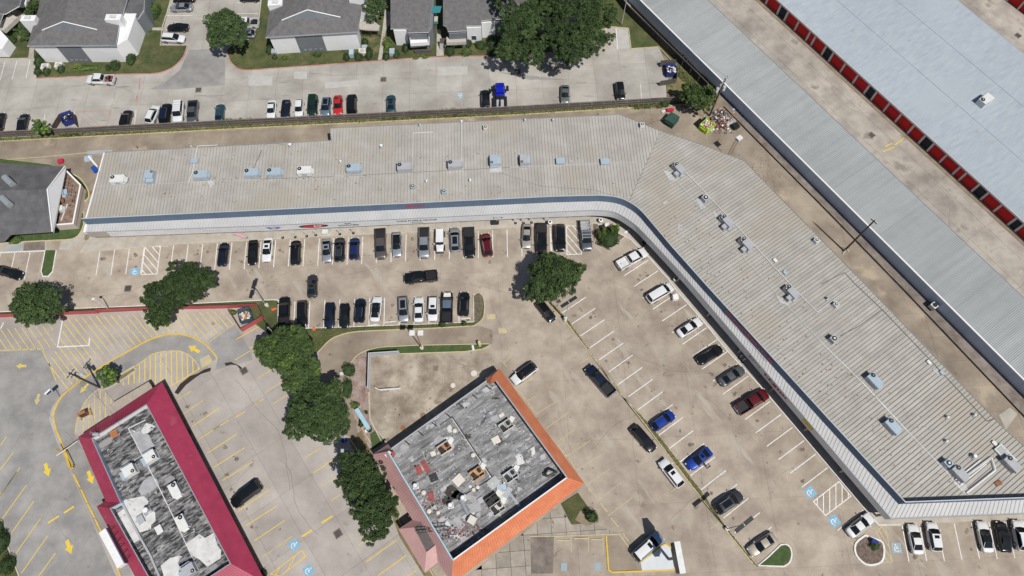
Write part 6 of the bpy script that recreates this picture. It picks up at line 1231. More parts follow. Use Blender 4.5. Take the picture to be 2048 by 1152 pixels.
g1 = 'cars in the apartment row along the timber fence'
car('sedan', (2, 226), (-6, 260), 'black', 'black car cut off by the left edge in the apartment row', grp=g1)
car('sedan', (49, 228), (41, 262), 'black', 'black car left of the broken dumpster enclosure in the apartment row', grp=g1)
car('suv', (257, 221), (247, 255), 'black', 'black car alone between the red hatching and the slanting white SUV', grp=g1)
car('suv', (313, 211), (297, 247), 'white', 'white SUV parked at a slant beside a black one', ('rail',), 'white', grp=g1)
car('bigsuv', (335, 209), (328, 246), 'black', 'black SUV squeezed between the slanting white SUV and the long white one', ('rail',), 'navy', grp=g1)
car('bigsuv', (355, 244), (359, 204), 'white', 'long white SUV with ribbed roof facing the timber fence', ('slats',), grp=g1)
car('pickup', (384, 242), (387, 207), 'grey', 'small grey pickup with open dark bed facing the fence', bed='black', grp=g1)
car('hatch', (441, 208), (438, 241), 'teal', 'dark teal hatchback standing alone left of the seven car row', grp=g1)
car('sedan', (541, 236), (544, 202), 'white', 'white sedan at the left end of the seven car row', grp=g1)
car('sedan', (569, 234), (573, 201), 'navy', 'dark navy sedan between two white sedans', grp=g1)
car('hatch', (597, 232), (599, 199), 'white', 'white hatchback between the navy sedan and the green SUV', grp=g1)
car('bigsuv', (624, 231), (627, 192), 'green', 'very dark green SUV in the middle of the apartment row', grp=g1)
car('suv', (650, 230), (654, 196), 'steel', 'steel blue SUV left of the red car', ('pano',), grp=g1)
car('sedan', (676, 228), (676, 191), 'red', 'bright red sedan in the apartment row', grp=g1)
car('bigsuv', (704, 190), (704, 227), 'black', 'long black SUV right of the red sedan', grp=g1)
car('sedan', (782, 190), (782, 224), 'teal', 'teal blue sedan alone in the middle of the lane', ('sun',), grp=g1)
car('sedan', (970, 180), (971, 213), 'black', 'black sedan beside the blue tow truck', grp=g1)
car('sedan', (1130, 205), (1130, 171), 'sage', 'grey green sedan below the large tree shadow', grp=g1)
car('suv', (1242, 198), (1238, 166), 'black', 'black SUV at the right end of the apartment row', grp=g1)
g2 = 'cars between the apartment lawns'
car('pickup', (174, 159), (229, 160), 'white', 'white lifted pickup with junk in its bed beside the red kerb', ('load',), grp=g2)
car('sedan', (340, 15), (385, 14), 'silver', 'silver sedan near the top edge left of the driveway', grp=g2); car('sedan', (345, -3), (390, -4), 'black', 'black car touching the top edge above the silver sedan', grp=g2)
car('sedan', (334, 55), (377, 54), 'black', 'black sedan above the white SUV by the lawn', grp=g2); car('suv', (373, 78), (319, 75), 'white', 'white SUV facing the driveway at the tip of the lawn', ('rail',), grp=g2)
car('pickup', (472, 47), (514, 46), 'white', 'white pickup half hidden by the driveway tree', grp=g2); car('suv', (470, 69), (510, 68), 'silver', 'silver SUV under the edge of the driveway tree', grp=g2); car('sedan', (480, -5), (518, -5), 'black', 'black car at the top edge right of the driveway', grp=g2)
g3 = 'cars nosed in to the shopping sidewalk'
car('sedan', (46, 553), (-8, 537), 'black', 'shiny black sedan entering from the left edge', grp=g3)
car('sedan', (449, 485), (443, 532), 'navy', 'dark navy sedan first in the row from the left', grp=g3); car('sedan', (504, 529), (507, 480), 'black', 'black sedan next to the white one with a sunroof', grp=g3)
car('sedan', (532, 523), (537, 475), 'white', 'white sedan with a small dark sunroof in the upper row', ('sun',), grp=g3); car('suv', (592, 480), (591, 530), 'black', 'plain black car with empty bays on both sides', grp=g3)
car('sedan', (654, 524), (653, 477), 'silver', 'silver sedan with a sunroof left of the charcoal SUV', ('sun',), grp=g3); car('suv', (680, 475), (679, 523), 'dgrey', 'charcoal SUV with roof rails beside the silver sedan', ('rail', 'sun'), grp=g3)
car('hatch', (710, 474), (708, 520), 'dblue', 'deep blue hatchback right of the charcoal SUV', grp=g3); car('pickup', (762, 518), (761, 458), 'brown', 'brown grey pickup with black bed cover', ('cover',), grp=g3)
car('sedan', (794, 514), (793, 463), 'silver', 'silver sedan with a black glass roof', (), 'glass', grp=g3); car('pickup', (848, 517), (849, 455), 'silver', 'silver pickup with a black covered bed', ('cover',), grp=g3)
car('jeep', (880, 507), (880, 458), 'white', 'boxy white off-roader with black fenders', grp=g3); car('suv', (909, 455), (911, 503), 'silver', 'silver grey SUV with a large black sunroof', ('pano',), grp=g3)
car('pickup', (940, 516), (938, 455), 'black', 'black pickup left of the red SUV', ('cover',), grp=g3); car('suv', (970, 467), (977, 512), 'dred', 'red SUV with chrome roof rails', ('rail',), grp=g3)
car('sedan', (1053, 497), (1054, 447), 'champagne', 'narrow pale champagne sedan left of two black pickups', grp=g3); car('pickup', (1083, 507), (1083, 447), 'black', 'black pickup above the round tree, left one of the pair', ('cover',), grp=g3)
car('bigsuv', (1121, 506), (1119, 446), 'black', 'black SUV beside the hatched bay above the round tree', grp=g3); car('pickup', (1175, 503), (1169, 440), 'grey', 'grey work truck with a ladder rack by the hedge', ('rack',), bed='acg', grp=g3)
g4 = 'cars along the diagonal storefronts'
car('pickup', (1297, 500), (1232, 536), 'white', 'white pickup with white bed at the top of the diagonal row', bed='coating', grp=g4); car('van', (1347, 570), (1293, 602), 'white', 'white minivan second in the diagonal row', grp=g4)
car('sedan', (1402, 640), (1357, 669), 'white', 'white sedan in the middle of the diagonal storefront row', grp=g4); car('sedan', (1446, 694), (1393, 725), 'black', 'black sedan below the white one in the diagonal row', grp=g4)
car('sedan', (1488, 736), (1440, 767), 'grey', 'dark grey sedan above the dark red pickup', grp=g4); car('pickup', (1538, 783), (1470, 824), 'dred', 'dark red pickup with black bed nosed under the canopy', grp=g4)
car('sedan', (1745, 1031), (1697, 1069), 'white', 'white sedan beside the five sided planter', grp=g4)
g5 = 'cars along the diagonal planting strip'
car('hatch', (1349, 826), (1303, 857), 'blue', 'bright blue hatchback at the upper end of the planting strip', grp=g5); car('coupe', (1375, 935), (1421, 900), 'blue', 'bright blue coupe with a black sunroof and a person beside it', ('sun',), grp=g5)
car('suv', (1484, 987), (1432, 1022), 'dgrey', 'dark grey SUV with a glass sunroof near the twin headed lamp', ('pano', 'rail'), grp=g5); car('sedan', (1499, 1106), (1550, 1072), 'beige', 'beige sedan beside the teardrop lawn', grp=g5)
g6 = 'cars standing or moving in the lanes'
car('pickup', (1174, 732), (1226, 791), 'navy', 'dark navy pickup in the lane left of the planting strip', grp=g6); car('suv', (1311, 905), (1263, 850), 'black', 'shiny black car in the lane below the bright blue hatchback', grp=g6)
car('suv', (1322, 919), (1364, 974), 'white', 'white SUV with a sunroof in the lane by the planting strip', ('sun',), grp=g6); car('suv', (1022, 766), (1075, 727), 'white', 'white SUV with black roof beside the orange roof peak', (), 'black', grp=g6)
car('hatch', (1109, 644), (1074, 600), 'black', 'black car half under the round tree', grp=g6); car('pickup', (808, 558), (875, 551), 'black', 'black pickup driving across between the two rows', grp=g6)
car('sedan', (625, 549), (624, 595), 'dgrey', 'dark grey sedan driving up between the rows', ('sun',), grp=g6); car('van', (464, 1010), (521, 967), 'black', 'black minivan alone beside the crimson roof', ('pano',), grp=g6)
car('bigsuv', (1323, 1069), (1268, 1118), 'iceblue', 'large pale blue and white SUV by the tall sign', ('sun', 'brail'), 'white', grp=g6)
g7 = 'cars backing on the planted strip in the lower row'
car('pickup', (570, 594), (568, 656), 'black', 'black pickup with a spare wheel in its bed, left end of the lower row', ('spare',), grp=g7); car('suv', (604, 655), (605, 600), 'black', 'plain black SUV second in the lower row', grp=g7)
car('sedan', (658, 656), (661, 605), 'navy', 'dark navy sedan third in the lower row', grp=g7); car('sedan', (688, 655), (690, 607), 'black', 'black sedan between the navy sedan and the railed SUV', grp=g7)
car('suv', (722, 597), (718, 645), 'navy', 'dark navy SUV with silver roof rails in the lower row', ('rail',), grp=g7); car('sedan', (755, 593), (749, 643), 'white', 'white sedan with a black roof beside the empty bay', (), 'black', grp=g7)
car('suv', (808, 644), (806, 593), 'silver', 'silver SUV with a black glass roof in the lower row', ('pano',), grp=g7); car('sedan', (838, 594), (837, 644), 'white', 'white sedan right of the silver SUV', grp=g7)
car('suv', (865, 642), (867, 593), 'white', 'white SUV with a small sunroof left of the pickup with the patched hood', ('sun',), grp=g7); car('pickup', (895, 584), (894, 646), 'black', 'black pickup with a red and white hood', (), 'steel', hood='white', grp=g7)
car('suv', (929, 584), (927, 632), 'black', 'black SUV with roof rails at the right end of the lower row', ('rail',), grp=g7)
g8 = 'cars in the bottom right row'
car('sedan', (1825, 1048), (1837, 1109), 'white', 'white sedan leftmost in the bottom right row', grp=g8); car('suv', (1862, 1044), (1873, 1103), 'white', 'white SUV with a sunroof second in the bottom right row', ('sun',), grp=g8)
car('sedan', (1963, 1042), (1977, 1105), 'white', 'white sedan with a black roof in the bottom right row', (), 'glass', grp=g8); car('sedan', (2001, 1043), (2013, 1105), 'black', 'black sedan between two white cars in the bottom right row', grp=g8)
car('suv', (2034, 1040), (2047, 1102), 'white', 'white SUV cut by the right edge in the bottom right row', ('brail',), grp=g8)
# blue tow truck
p = P(1000, 190, .9); o = thing('tow_truck', 'bright blue tow truck with wide black mirrors beside the black sedan', 'truck', (p.x, p.y, .01), pi / 2 + .03)
mb = MB(); loft(mb, [(2.9, .75, 1.1, .5), (2.75, .95, 1.35, .45), (2.2, 1.0, 1.5, .45), (1.6, 1.02, 1.6, .45), (-.6, 1.02, 1.62, .45)], sec_body); mb.build('body', PC['truckblue'], o, smooth=True, local=True)
mb = MB(); mb.add([(1.5, -.9, 1.6), (1.5, .9, 1.6), (-.5, .9, 1.6), (-.5, -.9, 1.6), (1.0, -.8, 2.35), (1.0, .8, 2.35), (-.45, .85, 2.35), (-.45, -.85, 2.35)], [(4, 5, 6, 7), (1, 0, 4, 5)[::-1], (0, 3, 7, 4), (2, 1, 5, 6), (3, 2, 6, 7)]); mb.build('cab', PC['truckblue'], o, local=True)
MB().add([(1.5, -.8, 1.66), (1.5, .8, 1.66), (1.08, .72, 2.3), (1.08, -.72, 2.3)], [(0, 1, 2, 3)]).build('windshield', GL, o, local=True).location = (.03, 0, .02)
MB().box((-2.0, 0, .95), (2.8, 1.5, .3)).build('tow_bed', M['acg'], o, local=True)
for s in (1, -1):
    MB().box((.95, s * 1.55, 1.75), (.8, .55, .75)).build('mirror', M['black'], o, local=True); MB().box((-2., s * 1.15, .95), (2.8, .5, .5)).build('side_locker', M['black'], o, local=True); MB().tube((-.1 , s * 1.05, .5), (-.1, s * 1.3, .5), .12, 8).build('fuel_tank', M['galv'], o, local=True)
    for x in (2.0, -2.2): MB().tube((x, s * .8, .5), (x, s * 1.12, .5), .5, 14).build('wheel', TY, o, local=True)
MB().box((-1.2, 0, 1.5), (.3, 1.6, .9)).build('headboard', M['black'], o, local=True); MB().box((-2.4, 0, 1.5), (2.0, .25, .25), ry=.3).build('boom', M['fan'], o, local=True)

# ---------------- trees and shrubs ----------------
def leaf_mesh(name, lobes, n, size, mats, seed, up=.35, hang=0.):
    """lobes: (x,y,z,rx,ry,rz). Leaf clumps spread over and through each lobe."""
    r = np.random.default_rng(seed); lobes = np.array(lobes, float); wgt = lobes[:, 3] * lobes[:, 4]; wgt = wgt / wgt.sum(); nc = max(6, n // 60)
    li = r.choice(len(lobes), nc, p=wgt); th = r.uniform(0, 2 * pi, nc); cz = r.uniform(-.35, 1, nc); rr = r.uniform(.55, 1.0, nc) ** .6 * r.uniform(.86, 1.06, nc); s = np.sqrt(np.maximum(0, 1 - cz ** 2))
    dirs = np.stack([s * np.cos(th), s * np.sin(th), cz], 1); cen = lobes[li, :3] + dirs * lobes[li, 3:6] * rr[:, None]; cr = np.maximum(.3, lobes[li, 3] * r.uniform(.16, .34, nc)); cm = r.choice(len(mats), nc, p=[.34, .24, .36, .06][:len(mats)] if len(mats) == 4 else None)
    ci = r.choice(nc, n); off = r.normal(size=(n, 3)); off /= np.linalg.norm(off, axis=1)[:, None]; off *= (r.uniform(.3, 1.05, n) ** .5)[:, None]; off[:, 2] *= .75
    pos = cen[ci] + off * cr[ci][:, None]; nrm = off * .6 + dirs[ci] * .3 + np.array([0, 0, up]) + r.normal(size=(n, 3)) * .45; nrm /= np.linalg.norm(nrm, axis=1)[:, None]
    t = np.cross(nrm, r.normal(size=(n, 3))); t /= np.linalg.norm(t, axis=1)[:, None]; b = np.cross(nrm, t); sz = size * r.uniform(.55, 1.25, n)[:, None]
    if hang: pos[:, 2] -= hang * r.random(n)
    v = np.stack([pos - t * sz * .5, pos + b * sz * .28, pos + t * sz * .5, pos - b * sz * .28], 1).reshape(-1, 3)
    me = bpy.data.meshes.new(name); me.vertices.add(4 * n); me.vertices.foreach_set('co', v.ravel()); me.loops.add(4 * n); me.loops.foreach_set('vertex_index', np.arange(4 * n, dtype=np.int32)); me.polygons.add(n); me.polygons.foreach_set('loop_start', np.arange(0, 4 * n, 4, dtype=np.int32)); me.polygons.foreach_set('loop_total', np.full(n, 4, dtype=np.int32))
    for m_ in mats: me.materials.append(m_)
    fl = r.random(n) < .12; mi = cm[ci]; mi[fl] = r.choice(len(mats), fl.sum()); me.polygons.foreach_set('material_index', mi.astype(np.int32)); me.update(); me.validate(); return me
LM = [M['leaf0'], M['leaf1'], M['leaf2'], M['leaf1']]
def tree(label, lobes_px, z, hgt, n=9000, size=.42, grp='broad crowned trees in the lots', mats=None, name='shade_tree', trunk=True, seed=1):
    """lobes_px: (u, v, r_px) measured at height z"""
    L = []
    for (u, v, rp) in lobes_px:
        c = P(u, v, z); rr = (P(u + rp, v, z) - c).length; L.append((c.x, c.y, z, rr, rr, max(1.5, min(rr * .75, z - 1.2))))
    bx = sum(l[0] * l[3] for l in L) / sum(l[3] for l in L); by = sum(l[1] * l[3] for l in L) / sum(l[3] for l in L)
    o = thing(name, label, 'tree', (bx, by, 0), 0, grp); R_ = random.Random(seed)
    L2 = []
    for (x, y, zz, rx, ry, rz) in L:     # break every lobe into uneven sub-crowns
        L2.append((x - bx, y - by, zz, rx * .78, ry * .78, rz * .9))
        k = 9
        for i in range(k):
            a = 2 * pi * i / k + R_.uniform(-.35, .35); q = R_.uniform(.48, .80); s_ = R_.uniform(.26, .46); L2.append((x - bx + cos(a) * rx * q, y - by + sin(a) * ry * q, zz + R_.uniform(-.25, .45) * rz, rx * s_, ry * s_, rz * s_ * 1.1))
    me = leaf_mesh('crown', L2, int(n * 3.4), size * .78, mats or LM, seed); c = bpy.data.objects.new('crown', me); COL.objects.link(c); c.parent = o
    if trunk:
        mb = MB(); mb.tube((0, 0, 0), (.1, .1, z * .45), .28, 8, r2=.2); 
        for l in L2[:: max(1, len(L2) // 10)]: mb.tube((.1, .1, z * .42), (l[0] * .8, l[1] * .8, l[2]), .13, 6, r2=.04)
        mb.build('trunk', M['bark'], o, local=True)
    return o
tree('round dark tree standing on the left planting strip by the red wall', [(72, 600, 44), (98, 618, 34), (58, 622, 34)], 5.5, 8, 9000, seed=21)
tree('twin crowned tree left of the lamp post, overhanging the yellow hatching', [(372, 568, 46), (318, 592, 36), (322, 628, 30), (408, 560, 26)], 6, 9, 13000, seed=22)
tree('round tree in the middle of the shopping car park', [(1105, 552, 52), (1080, 575, 34), (1135, 548, 34), (1100, 530, 32)], 6.2, 9, 15000, .36, mats=[M['leaf1'], M['leaf0'], M['leaf2'], M['leaf1']], seed=23)
tree('upper of the three large trees beside the orange roofed building', [(580, 708, 52), (545, 702, 34), (610, 745, 36), (590, 765, 28)], 6.5, 9, 16000, .5, mats=[M['leaf1'], M['leaf0'], M['leaf1'], M['leaf3']], seed=24)
tree('middle tree with the widest crown, just below the upper one', [(635, 815, 54), (660, 845, 42), (600, 850, 34), (655, 785, 30)], 6.8, 10, 17000, seed=25)
tree('lowest oval tree between the car park and the pink roof edge', [(725, 960, 46), (745, 1010, 46), (748, 1050, 36), (770, 1015, 28), (715, 935, 38)], 6.5, 9, 16000, seed=26)
tree('dark tree over the parked cars in the apartment driveway', [(450, 50, 38), (438, 78, 26), (474, 75, 22)], 6, 8, 9000, seed=27)
tree('large dark tree over the right end of the apartment block', [(1040, 50, 44), (1020, 100, 30), (1062, 105, 34), (1075, 20, 36)], 7.5, 10, 14000, seed=28)
tree('largest dark tree reaching down over the apartment lane', [(1150, 40, 56), (1145, 100, 36), (1180, 80, 40), (1110, 70, 34), (1200, 30, 38)], 8, 11, 18000, seed=29)
tree('dark tree on the top edge behind the two large ones', [(1100, -20, 48), (1190, -30, 50), (1010, 0, 30)], 8, 11, 10000, seed=30)
tree('bushy bright tree by the utility pole and the green dumpster', [(1398, 198, 30), (1380, 190, 20), (1415, 190, 18)], 3.8, 5, 9000, .38, mats=[M['leaf1'], M['leaf3'], M['leaf0'], M['leaf1']], seed=31)
tree('small bright leafy tree beside the dark utility pole by the drive-thru', [(215, 757, 20), (225, 750, 12)], 3.0, 4, 1500, .5, mats=[M['leaf1'], M['leaf3'], M['leaf0'], M['leaf3']], grp='small trees', seed=32)
tree('flowering tree between two apartment blocks', [(748, 12, 24), (745, 30, 16)], 4.5, 6, 4500, .3, mats=[M['leaf0'], M['leaf1'], M['leaf2'], M['flower']], grp='small trees', seed=33)
tree('dark small tree left of the first apartment block', [(48, 62, 16), (52, 75, 10)], 3.5, 5, 2600, .3, grp='small trees', seed=34)
tree('dark small tree in the top left courtyard', [(66, 14, 13), (60, 25, 8)], 3.5, 5, 2200, .3, grp='small trees', seed=35)
tree('spindly bush growing over the timber fence by the blue dumpster', [(84, 258, 16), (74, 248, 10), (92, 266, 10)], 2.4, 4, 1300, .35, mats=[M['leaf1'], M['leaf3'], M['leaf0'], M['leaf1']], grp='small trees', seed=36)
SH = {}
def shrub(c, rx, ry, label, tone=0, h=1.1, rz=0., grp='clipped shrubs and hedges', z=.5, name='shrub'):
    p = P(*c, z); q = (P(c[0] + rx, c[1], z) - p).length; q2 = (P(c[0], c[1] - ry, z) - p).length
    if tone not in SH:
        ms = {0: LM, 1: [M['leaf1'], M['leaf3'], M['leaf1'], M['leaf3']], 2: [M['leaf2'], M['leaf0'], M['leaf2'], M['leaf2']], 4: [M['leaf3'], M['leaf3'], M['leaf1'], M['leaf3']], 3: [mk('olive_leaf', (.16, .19, .05), (.22, .25, .07), sc=2.), M['leaf1'], M['leaf3'], M['leaf3']]}[tone]
        SH[tone] = (leaf_mesh('foliage', [(0, 0, .45, .78, .78, .5)] + [(cos(a) * .45, sin(a) * .45, .4, .5, .5, .5) for a in (0, 1.05, 2.1, 3.14, 4.2, 5.2)], 1500, .16, ms, 50 + tone), MB().dome((0, 0, 0), .82, nu=14, nv=5, h=.85).mesh('twig_core', [M['leaf2'] if tone != 3 else M['leaf0']]))
    o = thing(name, label, 'shrub', (p.x, p.y, .1), rz, grp)
    for nm_, me in zip(('foliage', 'twig_core'), SH[tone]): f = bpy.data.objects.new(nm_, me); COL.objects.link(f); f.parent = o
    o.scale = (q, q2, h); return o
sh = [((307, 24), 16, 18, 'large round bright hedge near the top between block and cars', 1, 1.8), ((291, 59), 11, 6, 'small olive bush at the end of the short path', 3, .8), ((170, 134), 27, 7, 'long low olive hedge in front of the first apartment block', 3, .8), ((216, 135), 6, 6, 'small dark bush right of the long olive hedge', 0, .9), ((231, 131), 11, 10, 'medium round bush right of the long olive hedge', 0, 1.3), ((262, 117), 10, 14, 'tall oval bush at the corner of the first block', 0, 1.6), ((266, 97), 6, 6, 'bright yellow green bush behind the oval one', 1, 1.),
      ((78, 122), 9, 12, 'dark bush at the left corner of the first block', 2, 1.4), ((76, 143), 8, 8, 'left of two round bushes above the red kerb', 2, 1.2), ((93, 143), 8, 8, 'right of two round bushes above the red kerb', 2, 1.2), ((122, 138), 8, 8, 'dark bush under the white condenser box', 2, 1.1), ((26, 79), 8, 7, 'round bush right of the far left block', 0, 1.2), ((14, 92), 8, 7, 'second round bush by the far left block', 2, 1.2), ((2, 104), 7, 6, 'bush at the left edge above the car park', 1, 1.1),
      ((539, 100), 7, 9, 'dark bush at the left corner of the second block', 2, 1.3), ((549, 113), 6, 5, 'low bush by the red kerb left of the second block', 2, .8), ((569, 114), 7, 5, 'olive bush below the white wall of the second block', 3, .8), ((634, 109), 9, 5, 'bright shrub in front of the dark siding panel', 1, .9), ((693, 114), 8, 7, 'dark bush left of the pale utility box', 2, 1.1), ((718, 113), 11, 9, 'wide bush beside the white box of the second block', 0, 1.2), ((738, 108), 9, 12, 'dark bush at the right corner of the second block', 2, 1.4), ((730, 84), 8, 6, 'dark bush under the timber balcony', 2, 1.1), ((775, 88), 9, 14, 'tall olive bush left of the third block', 3, 1.6),
      ((772, 113), 8, 7, 'dark bush by the kerb left of the grey utility box', 2, 1.), ((793, 108), 8, 9, 'bush right of the grey utility box', 0, 1.1), ((811, 97), 8, 8, 'round dark bush against the third block', 2, 1.2), ((831, 113), 7, 4, 'yellow green ground shrub by the red kerb', 3, .5), ((850, 111), 7, 5, 'pale yellow green shrub by the red kerb', 3, .5), ((900, 102), 12, 10, 'dark round shrub right of the steps', 2, 1.3), ((915, 84), 15, 12, 'leafy shrub under the balcony right of the steps', 0, 1.6), ((932, 104), 13, 8, 'bright clipped hedge right of the dark round shrub', 1, .9), ((937, 86), 9, 9, 'shrub under the white wall of the third block', 0, 1.2), ((962, 90), 14, 9, 'grey green shrub left of the big trees', 0, 1.1), ((985, 85), 16, 12, 'dark shrub at the foot of the big trees', 2, 1.4), ((985, 104), 14, 8, 'dark low shrub by the kerb under the big tree', 2, .9),
      ((1217, 477), 24, 20, 'dark wide hedge at the bend of the shopping sidewalk', 2, 1.3), ((1202, 473), 10, 12, 'left bright palm like clump on the hedge', 4, 2.9), ((1228, 464), 11, 11, 'right bright palm like clump on the hedge', 4, 2.9), ((698, 740), 15, 14, 'round clipped hedge beside the curved kerb', 0, 1.4), ((695, 777), 11, 22, 'long oval clipped hedge below the round one', 0, 1.4), ((710, 809), 9, 8, 'olive bush at the head of the pale blue sign', 3, 1.), ((884, 649), 8, 5, 'small dark bush behind the pickup with the patched hood', 2, .9), ((928, 646), 6, 5, 'small dark bush at the right end of the grass strip', 2, .8), ((732, 824), 4, 4, 'tiny green bush in the red mulch', 0, .5), ((722, 847), 6, 8, 'small bush left of the pale blue sign', 2, .9), ((738, 858), 7, 7, 'bush at the lower end of the pale blue sign', 0, 1.),
      ((1184, 1033), 15, 14, 'round dark shrub on the dirt below the orange roof', 0, 1.9), ((1750, 1092), 11, 10, 'loose green plant in the five sided planter', 1, .8), ((374, 868), 7, 9, 'top shrub in the brick bed beside the crimson roof', 0, .9), ((381, 884), 7, 8, 'middle shrub in the brick bed beside the crimson roof', 1, .9), ((389, 900), 6, 9, 'lowest shrub in the brick bed beside the crimson roof', 0, .9), ((526, 1148), 9, 9, 'shrub at the lower end of the brick bed', 2, 1.), ((5, 1085), 14, 24, 'dark hedge in the lower left corner', 2, 1.5), ((16, 1130), 16, 22, 'green hedge at the bottom of the left edge', 0, 1.5), ((-8, 1060), 14, 20, 'hedge cut by the left edge', 0, 1.5), ((30, 478), 14, 10, 'yellow green cycad at the corner of the dark roof', 3, 1.0), ((1330, 206), 10, 8, 'weedy bush in the fence verge left of the bushy tree', 0, .9), ((466, 624), 8, 5, 'weed growing over the red wall', 3, 1.2)]
for c, rx, ry, lb, tn, h in sh: shrub(c, rx, ry, lb, tn, h)
# grasses and weeds along the fence verge and lawn tufts
def tufts(px, n, sz, mats, seed, nm='grass_tufts', z=.06):
    poly = [V2(p) for p in PP(px)]; R_ = random.Random(seed); xs = [p.x for p in poly]; ys = [p.y for p in poly]; vs = []; fs = []; mi = []
    def inside(x, y):
        c = False; j = len(poly) - 1
        for i in range(len(poly)):
            if (poly[i].y > y) != (poly[j].y > y) and x < (poly[j].x - poly[i].x) * (y - poly[i].y) / (poly[j].y - poly[i].y) + poly[i].x: c = not c
            j = i
        return c
    k = 0; tries = 0
    while k < n and tries < n * 30:
        tries += 1; x, y = R_.uniform(min(xs), max(xs)), R_.uniform(min(ys), max(ys))
        if not inside(x, y): continue
        k += 1
        for _ in range(3):
            a = R_.uniform(0, 6.28); s_ = sz * R_.uniform(.5, 1.3); i = len(vs); vs += [(x, y, z), (x + cos(a) * s_ * .4, y + sin(a) * s_ * .4, z), (x + cos(a + .8) * s_, y + sin(a + .8) * s_, z + s_ * R_.uniform(.3, 1))]; fs.append((i, i + 1, i + 2)); mi.append(R_.randrange(len(mats)))
    mb = MB(); mb.v = vs; mb.f = fs; mb.m = mi; mb.build(nm, mats, kind='stuff')
GM = [M['leaf1'], M['leaf0'], M['leaf3'], mk('straw', (.25, .2, .1))]
tufts(G1, 4500, .16, GM, 1, z=.13); tufts(G2, 6000, .16, GM, 2, z=.13); tufts(G7, 2500, .16, GM, 3, z=.13); tufts(G9, 2500, .16, GM, 4, z=.13); tufts(G4, 1500, .14, GM, 5, z=.13)
tufts([(0, 277), (520, 251), (1020, 226), (1372, 203), (1372, 209), (1020, 231), (520, 255), (0, 283)], 2500, .35, GM, 6, 'weeds')
for px in ([(120, 262), (165, 260), (165, 270), (120, 272)], [(441, 241), (505, 240), (505, 250), (442, 251)], [(765, 228), (795, 227), (795, 238), (765, 239)], [(820, 226), (864, 225), (864, 234), (820, 236)], [(880, 222), (945, 219), (945, 231), (880, 234)], [(1260, 206), (1325, 203), (1325, 216), (1262, 218)], [(1345, 125), (1375, 150), (1420, 190), (1400, 190), (1350, 150)], [(1380, 110), (1420, 160), (1530, 262), (1520, 262), (1410, 160)]):
    tufts(px, 420, .5, GM, px[0][0], 'weeds')

# ---------------- street furniture ----------------
def lamp(base, label, h, heads, col='pole', hcol='fan', arm=.9, grp='lamp posts in the lots', ang=0., conc=True, hs=(1., .45, .2)):
    p = P(*base, 0); o = thing('lamp_post', label, 'lamp post', (p.x, p.y, 0), ang, grp)
    if conc: MB().tube((0, 0, 0), (0, 0, .75), .32, 12).build('base', M['cream'], o, local=True)
    MB().tube((0, 0, .5), (0, 0, h), .1, 8, r2=.07).build('pole', M[col], o, local=True)
    for (dx, dy, sz) in heads:
        a = MB().tube((0, 0, h), (dx * .5, dy * .5, h + .05), .045, 6).build('arm', M[col], o, local=True)
        MB().box((dx, dy, h + .08), (hs[0] * (1 if abs(dx) >= abs(dy) else .6), hs[1] * (1 if abs(dx) >= abs(dy) else 1.6), hs[2])).build('lamp_head', M[hcol], o, local=True)
    return o
lamp((844, 697), 'twin box headed lamp post with pale heads on the narrow grass strip', 8.2, [(-.65, 0, 1), (.75, 0, 1)], 'rust', 'acw', hs=(.9, .9, .25))
o = lamp((1130, 641), 'grey lamp post with two black flood heads below the round tree', 9.0, [(-.85, 0, 1), (.85, 0, 1)], 'polegrey', 'fan', ang=.6, hs=(1.5, .55, .2)); MB().path([Vector((0, 0, 5.)), Vector((.5, 0, 5.2)), Vector((.9, .1, 5.1))], .05, 5).build('camera_arm', M['polegrey'], o, local=True); MB().box((0, 0, 1.3), (.5, .4, .6)).build('meter_box', M['acw'], o, local=True)
lamp((1452, 1058), 'dark lamp post with a long flood head on the planting strip near the bottom', 9.4, [(-.9, 0, 1), (.9, 0, 1)], 'acg', 'fan', ang=.62, hs=(1.6, .6, .2)); 
lamp((535, 612), 'lamp post with dark vertical flood heads left of the lower car row', 7.8, [(0, -.9, 1), (0, .9, 1)], 'polegrey', 'fan', ang=-.1, hs=(.9, .95, .2))
lamp((220, 620), 'slim white lamp post with one head behind the red wall', 4.6, [(-.5, .25, 1)], 'acw', 'acw', conc=False, hs=(.5, .4, .15)); lamp((552, 671), 'small black lamp post with two arms at the edge of the upper large tree', 4.2, [(-.35, .15, 1), (-.35, -.25, 1)], 'polegrey', 'fan', conc=False, hs=(.4, .3, .15))
lamp((703, 925), 'grey lamp post by the lowest oval tree', 7.0, [(0, .5, 1)], 'polegrey', 'acg', conc=True, hs=(.8, .6, .2))
lamp((1243, 51), 'plain tall grey pole on the lawn right of the big trees', 9.5, [], 'polegrey', conc=False)
